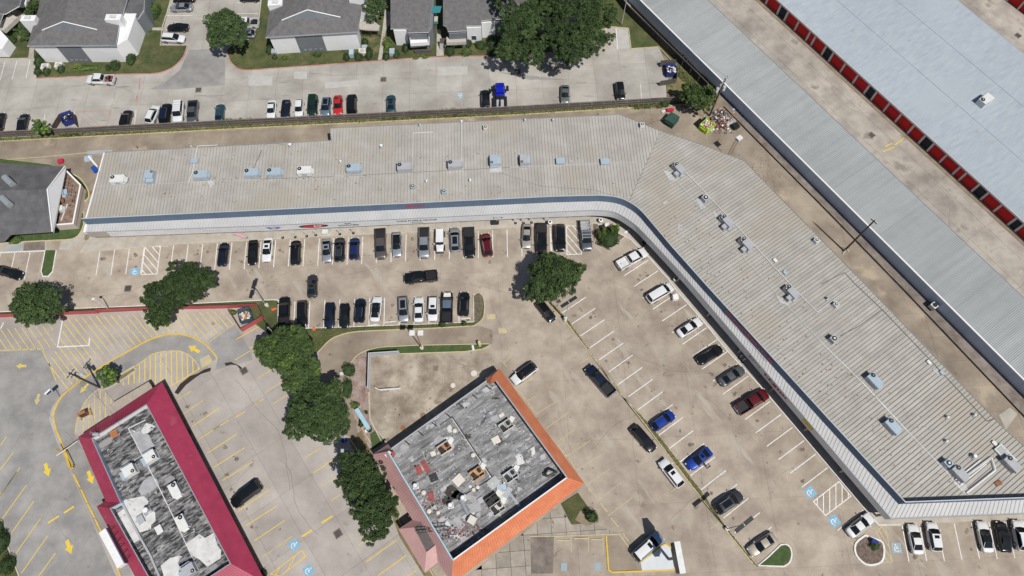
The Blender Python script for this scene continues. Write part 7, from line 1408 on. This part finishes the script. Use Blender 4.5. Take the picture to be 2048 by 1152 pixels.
def upole(base, label, h, cross, trans, wires, grp='utility poles'):
    p = P(*base, 0); o = thing('utility_pole', label, 'utility pole', (p.x, p.y, 0), 0, grp); MB().tube((0, 0, 0), (0, 0, h), .19, 10, r2=.13).build('pole', M['timber'], o, local=True)
    for (z, L, a) in cross:
        d = Vector((cos(a), sin(a), 0)); c = MB().box((0, 0, z), (L, .12, .12), a).build('crossarm', M['timber'], o, local=True)
        for s in (-1, -.4, .4, 1): MB().tube(d * L * .47 * s + Vector((0, 0, z + .06)), d * L * .47 * s + Vector((0, 0, z + .35)), .07, 6).build('insulator', M['acw'], c, local=True)
    for (x, y, z) in trans: t = MB().tube((x, y, z), (x, y, z + 1.), .32, 12).build('transformer', M['acw'], o, local=True); MB().dome((x, y, z + 1.), .32, h=.12, nu=12).build('lid', M['acg'], t, local=True)
    for a, b, sag in wires:
        a, b = Vector(a), Vector(b); pts = [a.lerp(b, t / 8) - Vector((0, 0, sag * sin(pi * t / 8))) for t in range(9)]; MB().path(pts, .018, 3).build('wire', M['black'], o)
    return o
pb = P(200, 775); pt = pb + Vector((0, 0, 9)); upole((200, 775), 'dark timber utility pole leaning over the drive-thru lane', 9.2, [(8.8, 1.9, 1.1), (8.0, 1.2, 1.1)], [(.4, .5, 5.8), (-.3, .5, 6.0)], [(pb + Vector((0, 0, 6.5)), P(192, 868, 5.5), 1.), (pb + Vector((0, 0, 6.5)), P(246, 858, 4.9), 1.2), (pb + Vector((0, 0, 7)), P(117, 790, 5.), .8)])
pb2 = P(1419, 232); upole((1419, 232), 'utility pole with white transformers above the trash heap', 11.5, [(11.2, 2.2, .9), (10.4, 1.6, .9)], [(.6, .2, 8.), (-.6, .1, 7.6), (.1, .7, 7.8)], [(pb2 + Vector((.5, .5, 11.3)), P(1252, -30, 10.5), 1.5), (pb2 + Vector((.3, .2, 7.4)), P(1284, 251, 6.), 1.2)])
upole((1688, 502), 'tall dark utility pole between the rear alley and storage building', 12.0, [(11.7, 1.4, -.9)], [], [])
o = thing('alley_post_guard', 'timber braces round the foot of the tall dark pole', 'brace', tuple(P(1688, 502)))
for k in range(3): a = k * 2.1; MB().tube((cos(a) * .9, sin(a) * .9, 0), (0, 0, .9), .07, 5).build('brace', M['cream'], o, local=True)
# tall box sign by the pale SUV
pc = P(1360, 1115, 7.); bx, by = P(1343, 1119).x + .6, P(1343, 1119).y; pe0, pe1 = P(1354, 1083, 8.2), P(1366, 1147, 8.2); d_ = V2(pe1 - pe0).normalized(); ang = atan2(d_.y, d_.x); cc = (pe0 + pe1) / 2
o = thing('pylon_sign', 'tall double faced box sign on a pole by the white concrete pad', 'sign', (cc.x, cc.y, 0), ang)
MB().box((0, .0, 6.8), ((pe1 - pe0).length, .85, 2.8)).build('sign_box', M['acb'], o, local=True); MB().box((0, -.44, 6.8), ((pe1 - pe0).length * .94, .04, 2.5)).build('sign_face', M['fan'], o, local=True); MB().box((0, .44, 6.8), ((pe1 - pe0).length * .94, .04, 2.5)).build('sign_face', M['fan'], o, local=True)
MB().box((0, 0, 8.22), ((pe1 - pe0).length, .9, .06)).build('sign_cap', M['acw'], o, local=True); MB().box((-.1, 0, 4.7), (2.6, .5, 1.1)).build('lower_sign', M['fan'], o, local=True); MB().tube((0, 0, 0), (0, 0, 5.4), .22, 10).build('pole', M['pole'], o, local=True)
# pale blue monument
a, b = P(713, 818, 1.4), P(738, 858, 1.4); o = thing('monument_sign', 'pale blue slab sign standing in the mulch by the middle tree', 'sign', ((a + b).x / 2, (a + b).y / 2, 0)); MB().strip([V2(a), V2(b)], .55, .2, 1.6).build('slab', M['paleblue'], o); MB().strip([V2(a), V2(b)], .7, 1.6, 1.66).build('cap', M['paleblue'], o); MB().box(P(734, 861, .4), (.7, .5, .3), .6).build('loose_board', M['trim'], o)
# dumpsters
def dumpster(c, rz, mat, lid, label, open_=False, s=1., fill=None, grp='dumpsters'):
    p = P(*c, .9); o = thing('dumpster', label, 'dumpster', (p.x, p.y, 0), rz, grp); o.scale = (s, s, s); x, y, h = 1.0, .9, 1.3
    mb = MB()
    for (cx, cy, sx, sy) in ((x, 0, .06, 2 * y), (-x, 0, .06, 2 * y), (0, y, 2 * x + .06, .06), (0, -y, 2 * x + .06, .06)): mb.box((cx, cy, h / 2 + .1), (sx, sy, h))
    mb.box((0, 0, .15), (2 * x, 2 * y, .1)); mb.build('bin', M[mat], o, local=True); mb = MB()
    for s_ in (-1, 1): mb.box((s_ * (x + .08), 0, .9), (.12, 1.2, .15))
    mb.build('fork_pocket', M[mat], o, local=True)
    if open_: MB().box((0, y + .25, h * .8), (2 * x, .05, 1.0), rx=-.4).build('lid', M[lid], o, local=True)
    else:
        MB().box((-x / 2, 0, h + .14), (x - .03, 2 * y, .05)).build('lid', M[lid], o, local=True)
        MB().box((x / 2, 0, h + .14), (x - .03, 2 * y, .05)).build('lid', M[lid], o, local=True)
    if fill:
        R_ = random.Random(int(c[0])); mb = MB()
        for k in range(60): mb.box((R_.uniform(-.8, .8), R_.uniform(-.7, .7), R_.uniform(.9, 1.4)), (R_.uniform(.15, .5), R_.uniform(.1, .4), .12), R_.uniform(0, 3), m=R_.randrange(4), rx=R_.uniform(-.4, .4))
        mb.build('rubbish', [M[q] for q in fill], o, local=True, kind='stuff')
    return o
dumpster((1343, 240), .9, 'green', 'green', 'dark green dumpster with black lids by the roof corner', s=1.15); dumpster((1413, 252), .75, 'lime', 'black', 'lime green open dumpster overflowing with rubbish', True, 1.1, ('cream', 'plywood', 'acw', 'redscrap')); dumpster((1472, 250), .5, 'black', 'black', 'small black bin at the right end of the trash heap', s=.65)
dumpster((491, 633), .35, 'steelblue', 'steelblue', 'steel blue dumpster inside the red walled enclosure', True, 1.05, ('acw', 'plywood', 'acw', 'debris')); dumpster((1342, 142), 0.05, 'dkblue', 'dkblue', 'dark blue dumpster in the timber enclosure at the lane end', True, 1.05, ('acw', 'black', 'acw', 'black')); dumpster((136, 238), .4, 'dkblue', 'dkblue', 'dark blue dumpster in the broken enclosure by the fence', True, 1.05, ('black', 'black', 'acw', 'dkblue'))
def encl(label, segs, z, mat):
    o = thing('bin_enclosure', label, 'enclosure', tuple(P(*segs[0][0])), 0, 'timber bin enclosures')
    for a, b in segs:
        A, B_ = V2(P(*a, z)), V2(P(*b, z)); n = max(2, int((B_ - A).length / .3))
        for k in range(n): q0 = A.lerp(B_, k / n); q1 = A.lerp(B_, (k + .93) / n); MB().strip([q0, q1], .06, .05, z + random.uniform(-.04, .04)).build('board', mat, o)
encl('dark timber screen round the blue dumpster at the end of the lane', [((1322, 121), (1353, 119)), ((1322, 124), (1350, 122)), ((1321, 162), (1354, 157)), ((1354, 157), (1355, 130))], 1.6, M['wood']); encl('charred looking timber enclosure around the dumpster beside the fence bush', [((102, 253), (118, 228)), ((118, 228), (146, 226)), ((146, 226), (150, 248))], 1.4, M['brownfence'])
# trash heap
R_ = random.Random(9); mb = MB()
for k in range(330):
    u, v = R_.gauss(1442, 14), R_.gauss(243, 12); p = P(u, v); d_ = max(0, 1.0 - ((u - 1442) / 26) ** 2 - ((v - 243) / 24) ** 2); s_ = R_.uniform(.12, .5)
    mb.box((p.x, p.y, .05 + d_ * R_.random() * 1.1), (s_, s_ * R_.uniform(.4, 1), s_ * R_.uniform(.2, .6)), R_.uniform(0, 3), m=R_.choice((0, 1, 2, 2, 2, 3, 4, 5, 5, 6, 7)), rx=R_.uniform(-.6, .6))
mb.build('rubbish_heap', [M[q] for q in ('cream', 'acw', 'debris', 'redscrap', 'steelblue', 'debris', 'plywood', 'acb')], kind='stuff')
mb = MB()
for k in range(110):
    t = R_.random(); p = P(1365 + 50 * t + R_.gauss(0, 3), 108 + 38 * t + R_.gauss(0, 3)); s_ = R_.uniform(.1, .4); mb.box((p.x, p.y, .15), (s_, s_ * .6, s_ * .5), R_.uniform(0, 3), m=R_.randrange(3))
mb.build('litter', [M['acw'], M['redscrap'], M['debris']], kind='stuff')
mb = MB()
for k in range(90):
    u = R_.uniform(1180, 1360); p = P(u, 216 - (u - 1180) * .05 + R_.gauss(0, 3)); s_ = R_.uniform(.05, .25); mb.box((p.x, p.y, .08), (s_, s_ * .6, s_ * .4), R_.uniform(0, 3), m=R_.randrange(3))
for k in range(120): p = P(R_.uniform(1500, 1560), R_.uniform(300, 370)); mb.box((p.x, p.y, .02), (.25, .08, .03), R_.uniform(0, 3), m=2)
mb.build('litter', [M['acw'], M['cream'], M['debris']], kind='stuff')
for (c, sz, rz, mt, nm_, lb, cat) in (((1452, 238), (2.0, 1.3, .35), .9, 'redscrap', 'mattress', 'dark red mattress on the trash heap', 'mattress'), ((1460, 246), (1.2, .8, .5), .2, 'acb', 'blue_tarp', 'pale blue bundle at the right of the trash heap', 'tarp'), ((1340, 220), (1.5, .6, .6), .1, 'crimsonplastic', 'red_sofa', 'crimson padded seat between the green dumpster and the fence', 'sofa'), ((1327, 222), (.9, .5, .3), .5, 'cream', 'cardboard', 'pale cardboard left of the crimson seat', 'cardboard'),
                                  ((121, 322), (1.1, 1.0, .5), .2, 'crimsonplastic', 'red_bin', 'crimson bin standing alone left of the long building', 'bin'), ((189, 338), (1.7, .95, .4), -.9, 'blueplastic', 'blue_tub', 'bright blue tub beside the west end of the long building', 'tub'), ((185, 322), (.35, 3.4, .3), .75, 'trim', 'white_beam', 'long white beam leaning at the west end', 'beam'), ((176, 316), (1.6, 1.4, .2), .3, 'acb', 'pale_sheet', 'pale translucent sheet at the rear west corner', 'sheet'), ((198, 303), (5., .9, .12), A_MALL, 'S1roof', 'metal_sheets', 'grey metal sheets stacked behind the west end', 'metal sheet'), 
                                  ((548, 618), (.9, .35, .2), .4, 'orangeplastic', 'orange_bag', 'orange bag on the grass left of the black pickup', 'bag'), ((628, 658), (.5, .5, .4), 0, 'orangeplastic', 'orange_box', 'small orange box on the kerb of the lower row', 'box'), ((688, 881), (.9, .6, .3), .3, 'blueplastic', 'blue_tray', 'small bright blue tray under the middle tree', 'tray'), ((684, 747), (.7, .6, .5), .2, 'coating', 'white_bucket', 'white bucket between the two clipped hedges', 'bucket'), ((989, 444), (1.7, 1.1, .03), .05, 'hydrantgrey', 'rubber_mat', 'black mat on the sidewalk under the small navy print', 'mat'),
                                  ((651, 466), (1.2, .9, .9), .05, 'acw', 'white_board', 'white framed board on the sidewalk above the silver sedan', 'board'), ((1254, 462), (1.2, .4, .15), .6, 'trim', 'white_block', 'white wheel block beside the dark hedge', 'wheel stop'), ((1747, 1083), (1.1, .7, .9), -.5, 'dkblue', 'dark_bin', 'dark purple bin beside the five sided planter', 'bin'), ((946, 695), (.4, 1.0, .1), .2, 'acw', 'plastic_bag', 'white bag at the right end of the narrow grass strip', 'bag'), ((959, 689), (.5, .8, 1.2), .3, 'pcurb', 'post_stub', 'broken cream post at the right end of the grass strip', 'post')):
    p = P(*c, .3); mb = MB(); n_ = 10
    x, y, z = sz; q = [(-x / 2, -y * .35), (-x * .38, -y / 2), (x * .38, -y / 2), (x / 2, -y * .35), (x / 2, y * .35), (x * .38, y / 2), (-x * .38, y / 2), (-x / 2, y * .35)]
    R2 = Matrix.Rotation(rz, 2); q = [R2 @ Vector(v) for v in q]; mb.prism(q, 0, z * .85); mb.prism([v * .86 for v in q], z * .85, z)
    o = mb.build(nm_, M[mt]); o.location = (p.x, p.y, .13 if 440 < c[1] < 470 and c[0] > 600 and c[0] < 1300 else .02 if nm_ not in ('post_stub', 'plastic_bag', 'orange_bag') else .12); tag(o, lb, cat)
# utility boxes and condensers on the apartment lawns
for (c, sz, mt, lb) in (((90, 133), (1.6, 1.4, .9), 'cream', 'cream condenser box at the left corner of the first block'), ((117, 130), (1.5, 1.3, .9), 'cream', 'cream condenser box below the white wall of the first block'), ((703, 106), (1.0, 1.4, 1.1), 'acb', 'pale green utility box left of the cream condenser'), ((725, 103), (1.6, 1.3, 1.), 'cream', 'cream condenser at the right corner of the second block'), ((729, 94), (1.2, 1., .9), 'acg', 'grey condenser against the second block'), ((784, 103), (1.1, 1.4, 1.), 'acb', 'pale blue utility box left of the third block'), ((548, 102), (1.1, 1.1, .9), 'acg', 'grey condenser at the left corner of the second block'), ((1351, 594), (1.0, 1.0, .9), 'trim', 'white planter box beside the white minivan')):
    p = P(*c, .8); o = thing('utility_box', lb, 'utility box', (p.x, p.y, .05), A_MALL, 'boxes standing outside the buildings'); MB().box((0, 0, sz[2] / 2), sz).build('cabinet', M[mt], o, local=True); MB().box((0, 0, sz[2] + .03), (sz[0] * .9, sz[1] * .9, .06)).build('lid', M[mt], o, local=True)
    if mt in ('cream', 'acg'): MB().tube((0, 0, sz[2] + .06), (0, 0, sz[2] + .1), sz[1] * .36, 12).build('fan_grille', M['acg'], o, local=True)
p = P(1870, 610, 1.5); o = thing('wall_condenser', 'square condenser on brackets at the wall of the grey storage building', 'air conditioner', (p.x, p.y, 0), A_DIAG); MB().box((0, 0, 1.), (1.1, 1.1, 1.)).build('cabinet', M['acw'], o, local=True); MB().tube((0, 0, 1.5), (0, 0, 1.58), .42, 14).build('fan_grille', M['fan'], o, local=True)
for s in (-.4, .4): MB().box((s, 0, .25), (.08, 1., .5)).build('stand', M['black'], o, local=True)
# bins, bollards, cones, parking signs along the sidewalk
def bollard(c, label, mat='acw', h=1.5, grp='short sign posts along the shopping sidewalk', head=True):
    p = P(*c, 0); o = thing('sign_post', label, 'sign post', (p.x, p.y, .13), 0, grp); MB().tube((0, 0, 0), (0, 0, h), .04, 6).build('post', M[mat], o, local=True)
    if head: MB().box((0, 0, h + .0), (.32, .05, .45)).build('plate', M[mat], o, local=True); MB().tube((0, 0, 0), (0, 0, .06), .28, 10).build('foot', M['black'], o, local=True)  # black disc paints in the shadow at the post's base
for i, (c, lb) in enumerate((((566, 476), 'sign post left of the plain black car, leftmost of four close together'), ((591, 475), 'sign post directly behind the plain black car'), ((614, 473), 'sign post right of the plain black car'), ((632, 471), 'sign post left of the white framed board'), ((680, 469), 'sign post behind the charcoal SUV'), ((707, 467), 'sign post behind the deep blue hatchback'), ((1031, 447), 'sign post left of the champagne sedan'), ((1047, 447), 'sign post above the champagne sedan'), ((1063, 446), 'sign post between the champagne sedan and the black pickup'), ((1093, 445), 'sign post near the right corner of the left black pickup'), ((1478, 717), 'white sign post in the canopy shade by the grey sedan'), ((1484, 724), 'second white sign post in the canopy shade by the grey sedan'))):
    bollard(c, lb)
for i, (c, mt, lb) in enumerate((((1201, 443), 'trim', 'white round bin at the bend of the shopping sidewalk'), ((1287, 488), 'black', 'dark round bin in the canopy shade above the white pickup'), ((1350, 560), 'acw', 'pale round bin in the canopy shade above the white minivan'), ((1100, 447), 'trim', 'white domed bin between two black vehicles'), ((1205, 456), 'black', 'black bin beside the white board near the hedge'))):
    p = P(*c, .5); o = thing('round_bin', lb, 'bin', (p.x, p.y, .13), 0, 'bins along the sidewalk'); MB().tube((0, 0, 0), (0, 0, .95), .32, 14, r2=.38).build('drum', M[mt], o, local=True)
    mb = MB()
    for k in range(14): a0, a1 = 2 * pi * k / 14, 2 * pi * (k + 1) / 14; mb.quad((cos(a0) * .42, sin(a0) * .42, .98), (cos(a1) * .42, sin(a1) * .42, .98), (cos(a1) * .22, sin(a1) * .22, 1.04), (cos(a0) * .22, sin(a0) * .22, 1.04))
    mb.build('rim', M[mt], o, local=True); MB().tube((0, 0, .9), (0, 0, .97), .24, 12).build('opening', M['fan'], o, local=True)
p = P(1214, 452, .6); o = thing('sandwich_board', 'white folding board between the hedge and the white bin', 'sign', (p.x, p.y, .13), .2); MB().box((0, -.2, .5), (.8, .04, 1.05), rx=.35).build('panel', M['trim'], o, local=True); MB().box((0, .2, .5), (.8, .04, 1.05), rx=-.35).build('panel', M['trim'], o, local=True)
# feather flag
a = P(466, 469, .1); o = thing('feather_flag', 'pink feather flag with dark border leaning over the sidewalk', 'flag', (a.x, a.y, .1)); mb = MB()
pts = [P(464, 467, 3.), P(474, 465.5, 3.2), P(485, 468, 3.), P(495, 473, 2.4), P(492, 478, 1.8), P(484, 475, 2.2), P(474, 471, 2.6)]; c_ = sum(pts, Vector()) / 7
mb.slab(pts, .03); mb.build('border', M['dkblue'] if 0 else M['acg'], o); MB().slab([c_ + (q - c_) * .82 + Vector((0, 0, .03)) for q in pts], .02).build('cloth', pinkm, o); MB().tube(a, pts[-2], .03, 5).build('pole', M['galv'], o)
# drive-thru hardware
o = thing('clearance_bar', 'yellow height bar over the drive-thru left of the crimson roof', 'height bar', tuple(P(131, 905)));
MB().tube(P(131, 905), P(131, 905) + Vector((0, 0, 3.)), .1, 8).build('post', M['ycurb'], o); MB().tube(P(113, 911, 2.9), P(155, 882, 2.9), .07, 6).build('bar', M['cream'], o); MB().tube(P(113, 911, 2.8), P(131, 899, 2.8), .1, 6).build('warning_sleeve', M['ycurb'], o)
o = thing('guard_rail', 'bent yellow guard rail frame below the clearance bar', 'guard rail', tuple(P(137, 920)))
q = PP([(127, 900), (133, 918), (138, 934), (145, 938), (144, 930), (138, 917), (131, 903)], .9); MB().path(q + [q[0]], .08, 6).build('rail', M['ycurb'], o)
for a in (q[0], q[2], q[4]): MB().tube(Vector((a.x, a.y, 0)), a, .08, 6).build('post', M['ycurb'], o)
p = P(167, 828, 1.); o = thing('menu_board', 'brown menu board with yellow rails at the tip of the hatched island', 'menu board', (p.x, p.y, 0), .5); MB().box((0, 0, 1.), (1.3, .5, 1.5)).build('cabinet', M['rustbrown'], o, local=True); MB().box((0, -.26, 1.1), (1.1, .03, 1.1)).build('face', M['fan'], o, local=True)
for s in (-.9, .9): MB().path([Vector((s, -.5, 0)), Vector((s, -.5, .9)), Vector((s, .5, .9)), Vector((s, .5, 0))], .06, 6).build('rail', M['ycurb'], o, local=True)
p = P(118, 793, .3); o = thing('direction_sign', 'small white direction sign on a short pole beside the yellow kerb', 'sign', (p.x, p.y, 0), .9); MB().tube((0, 0, 0), (0, 0, 3.2), .06, 6).build('pole', M['polegrey'], o, local=True); MB().box((0, 0, 3.3), (1.1, .3, .6)).build('panel', M['trim'], o, local=True); MB().box((0, -.17, 3.3), (.9, .02, .45)).build('face', M['dkblue'], o, local=True)
# kerb island by the small bright tree
kerb([(272, 735), (268, 738)] , M['ccurb']); kerb(smooth_px([(200, 782), (225, 772), (262, 748), (272, 740), (271, 734), (264, 735), (238, 752), (215, 766)], 3), M['ccurb'], .2)
flat('planting_bed', [(205, 779), (225, 770), (262, 747), (270, 740), (268, 736), (238, 754), (212, 769)], .1, M['dry'], .12)

# ---------------- rubble and gear on the derelict roof ----------------
ZO = 3.42
def junk(c, label, cat, nm_, build, rz=0., s=1., grp='broken gear strewn over the derelict roof'):
    p = P(*c, 3.7); o = thing(nm_, label, cat, (p.x, p.y, ZO), rz, grp); build(o); o.scale = (s, s, s); return o
def opened(mt, inner):
    def f(o):
        mb = MB()
        for (cx, cy, sx, sy) in ((1, 0, .06, 1.5), (-1, 0, .06, 1.5), (0, .72, 2, .06), (0, -.72, 2, .06), (.1, 0, .05, 1.4)): mb.box((cx, cy, .45), (sx, sy, .9))
        mb.build('housing', M[mt], o, local=True); MB().box((0, 0, .1), (1.95, 1.4, .15)).build('floor_pan', M[inner], o, local=True)
        MB().tube((.55, .2, .2), (.55, .2, .7), .3, 10).build('compressor', M['black'], o, local=True); MB().box((-.5, -.1, .4), (.7, .9, .4), .2).build('coil', M['fan'], o, local=True); MB().box((1.4, .5, .15), (.9, .8, .05), .5).build('loose_panel', M['acw'], o, local=True)
    return f
def fanunit(o): MB().box((0, 0, .15), (1.1, 1.1, .3)).build('base_curb', M['acw'], o, local=True); MB().tube((0, 0, .3), (0, 0, .95), .5, 16, r2=.46).build('housing', M['galv'], o, local=True); MB().tube((0, 0, .95), (0, 0, 1.0), .36, 14).build('cap', M['trim'], o, local=True)
def sheet(mt, x, y, z=.06, tilt=.05):
    def f(o): MB().box((0, 0, .12), (x, y, z), rx=tilt).build('sheet', M[mt], o, local=True); MB().box((0, 0, .03), (x * .9, .08, .06)).build('batten', M['wood'], o, local=True)
    return f
J = [((889, 897), opened('cream', 'rustbrown'), 'opened cooling unit with rust brown pan, upper left of the derelict roof', 'A'), ((954, 948), opened('plywood', 'plywood'), 'opened cooling unit with bright plywood by the roof crossing', 'B'), ((1021, 952), opened('acw', 'acg'), 'white gutted unit right of the roof crossing', 'C'), ((1012, 853), opened('cream', 'acg'), 'open framed unit in the upper right part of the derelict roof', 'D'), ((995, 1017), opened('acw', 'cream'), 'white unit with a red stain near the lower black edge', 'E'), ((985, 1002), opened('wood', 'fan'), 'brown grilled unit beside the stained white one', 'F')]
for c, b, lb, _ in J: junk(c, lb, 'cooling unit', 'gutted_unit', b, A_OB, 1.05)
for c, lb in (((831, 972), 'round exhaust fan nearest the pale blue edge'), ((901, 1011), 'left round exhaust fan of the grease stained pair'), ((926, 996), 'right round exhaust fan of the grease stained pair')): junk(c, lb, 'exhaust fan', 'exhaust_fan', fanunit, .2, .85)
def domev(o): MB().tube((0, 0, 0), (0, 0, .3), .32, 12).build('curb', M['galv'], o, local=True); MB().dome((0, 0, .3), .45, h=.25, nu=14).build('cap', M['cream'], o, local=True)
for c, lb in (((847, 985), 'cream capped vent below the topmost exhaust fan'), ((858, 1022), 'cream capped vent left of the brown scrap'), ((876, 1025), 'smaller cream capped vent right of the other one'), ((947, 979), 'small capped vent by the long black seam'), ((955, 974), 'second small capped vent by the long black seam'), ((946, 910), 'capped vent beside the twin pipe stub'), ((909, 861), 'capped vent on the pale patch near the black seam')): junk(c, lb, 'vent', 'capped_vent', domev, 0, .75 if 'small' in lb else .9)
junk((921, 1010), 'long silver duct ending in a cream box', 'duct', 'roof_duct', lambda o: (MB().tube((0, .8, .5), (1.3, -1.5, .5), .3, 8).build('duct', M['galv'], o, local=True), MB().box((1.9, -2.3, .5), (1.2, 1.2, .9), -.5).build('duct_box', M['cream'], o, local=True)))
for c, mt, x, y, rz, lb in (((917, 960), 'cream', 1.6, 1.5, .75, 'large cream square sheet in the middle of the derelict roof'), ((866, 907), 'cream', .8, .8, .4, 'small cream square sheet near the rust brown unit'), ((992, 880), 'cream', 1.3, 1.2, .5, 'cream sheet with two pipe stubs upper right'), ((838, 940), 'redscrap', .9, 1.5, .5, 'dark red cushion like scrap near the left edge'), ((851, 933), 'redscrap', .8, 2.0, .55, 'longer dark red scrap strip above the other'), ((862, 993), 'redscrap', .9, 1.4, .2, 'dull red plate beside the cream vents'),
                            ((987, 965), 'S1roof', 1.8, 1.5, .7, 'pale blue bent sheet right of the crossing'), ((1003, 975), 'acb', 1.5, 1.0, .2, 'blue grey panel amid torn sheets'), ((1015, 985), 'galv', 1.8, .9, 1.0, 'silver crumpled sheet lower right of the crossing'), ((1006, 990), 'cream', 1.2, 1.0, .4, 'pale torn board among the sheets'), ((1003, 830), 'cream', .9, .6, .6, 'small cream lid on the open framed unit'), ((867, 955), 'fan', 1.3, 1.2, .4, 'black grilled scrap beside the cream flap'), ((1030, 1000), 'galv', 2.4, .4, -.9, 'narrow silver strip leaning near the right black edge'), ((962, 1000), 'acg', .9, .9, .5, 'grey square plate right of the fan pair')):
    junk(c, lb, 'scrap sheet', 'scrap_sheet', sheet(mt, x, y), rz)
def hose(o):
    mb = MB(); R_ = random.Random(3)
    for k in range(3):
        pts = [Vector((cos(a * .6 + k) * R_.uniform(.5, 1.2) + R_.uniform(-.2, .2), sin(a * .6 + k) * R_.uniform(.3, .8), .12 + .05 * k)) for a in range(12)]; mb.path(pts, .1, 5)
    mb.build('hose', M['black'], o, local=True); MB().path([Vector((1.6, .8, .2)), Vector((2.1, .2, .3)), Vector((1.8, -.5, .2))], .09, 5).build('strap', M['cream'], o, local=True)
junk((1099, 945), 'tangled black hose in the right corner of the derelict roof', 'hose', 'black_hose', hose)
junk((870, 1060), 'black ladder lying across the pale blue edge', 'ladder', 'roof_ladder', lambda o: (MB().box((-.3, .25, 1.5), (5.0, .09, .09), 0).build('rail', M['black'], o, local=True), MB().box((-.3, -.25, 1.5), (5.0, .09, .09), 0).build('rail', M['black'], o, local=True), [MB().box((-2.4 + k * .55, 0, 1.5), (.07, .5, .07)).build('rung', M['black'], o, local=True) for k in range(9)]), .1)
R_ = random.Random(12); mb = MB()
def scat(cx, cy, sx, sy, n, ms, z=3.45, smin=.06, smax=.35):
    for k in range(n):
        p = P(R_.gauss(cx, sx), R_.gauss(cy, sy), 3.5); s_ = R_.uniform(smin, smax); mb.box((p.x, p.y, z + R_.random() * .12), (s_, s_ * R_.uniform(.2, .8), .04), R_.uniform(0, 3), m=R_.choice(ms), rx=R_.uniform(-.3, .3))
scat(1005, 975, 16, 14, 150, (0, 1, 2, 3)); scat(870, 1015, 16, 18, 120, (4, 5, 3)); scat(890, 1065, 14, 9, 90, (4, 5, 1)); scat(925, 1060, 22, 8, 110, (4, 5)); scat(955, 950, 12, 12, 50, (0, 6, 1)); scat(890, 900, 12, 10, 40, (0, 6, 1)); scat(1020, 952, 14, 10, 60, (0, 2, 5)); scat(840, 935, 14, 14, 50, (4, 5, 3)); scat(960, 880, 60, 50, 260, (0, 3, 5, 3), smax=.22); scat(1050, 900, 30, 40, 120, (0, 3, 5, 3), smax=.25); scat(860, 960, 35, 45, 140, (0, 3, 4, 5), smax=.25)
mb.build('roof_rubble', [M[q] for q in ('cream', 'acb', 'galv', 'coatgrey', 'redscrap', 'fan', 'plywood')], kind='stuff')

# ---------------- person beside the blue coupe ----------------
def person(c, face, label):
    p = P(*c, 0); o = thing('person', label, 'person', (p.x, p.y, .012), face)
    V = [(0, 0, .95), (0, 0, 1.18), (-.01, 0, 1.42), (.02, 0, 1.52), (.04, 0, 1.62), (.05, 0, 1.72)]; E = [(0, 1), (1, 2), (2, 3), (3, 4), (4, 5)]; Rr = [.15, .14, .16, .06, .09, .08]
    def ch(start, pts):
        k = start
        for (q, r) in pts: V.append(q); Rr.append(r); E.append((k, len(V) - 1)); k = len(V) - 1
        return k
    for s in (1, -1):
        ch(0, [((0, s * .1, .88), .10), ((.05 * s, s * .11, .5), .065), ((.02 * s, s * .12, .1), .045), ((.02 * s + .12, s * .13, .04), .035), ((.02 * s + .2, s * .13, .03), .025)])
        k = ch(2, [((0, s * .19, 1.42), .065), ((.10, s * .25, 1.18), .045), ((.32, s * .20, 1.10), .035), ((.40, s * .19, 1.10), .032)])
        for j in range(4): ch(k, [((.46, s * .19 + (j - 1.5) * .022, 1.10), .010), ((.50 - .01 * abs(j - 1.5), s * .19 + (j - 1.5) * .024, 1.09), .009)])
        ch(k, [((.42, s * .19 - s * .05, 1.10), .011), ((.45, s * .19 - s * .07, 1.09), .009)])
    me = bpy.data.meshes.new('body'); me.from_pydata(V, E, []); b = bpy.data.objects.new('body', me); COL.objects.link(b); sk = b.modifiers.new('s', 'SKIN'); b.modifiers.new('u', 'SUBSURF').levels = 2
    for v, r in zip(me.skin_vertices[0].data, Rr): v.radius = (r, r)
    me.skin_vertices[0].data[0].use_root = True
    dg = bpy.context.evaluated_depsgraph_get(); m2 = bpy.data.meshes.new_from_object(b.evaluated_get(dg)); bpy.data.objects.remove(b)
    m2.materials.clear(); [m2.materials.append(M[q]) for q in ('skin', 'shirt', 'jeans', 'hair')]
    for f in m2.polygons:
        c_ = f.center; f.material_index = 3 if c_.z < .09 else 2 if c_.z < .93 else 0 if (c_.z > 1.49 or (c_.x > .12 and c_.z > 1.0)) else 1; f.use_smooth = True
    b = bpy.data.objects.new('body', m2); COL.objects.link(b); b.parent = o
    MB().dome((.03, 0, 1.66), .115, h=.15, nu=12, nv=5).build('hair', M['hair'], o, local=True, smooth=True); MB().box((.145, 0, 1.66), (.03, .03, .05)).build('nose', M['skin'], o, local=True)
    for s in (1, -1): MB().box((.135, s * .035, 1.69), (.015, .025, .015)).build('eye', M['black'], o, local=True)
    return o
person((1415, 936), 2.7, 'dark haired person in a pale top and jeans standing beside the blue coupe')
d_ = P(1404, 929, .8); MB()
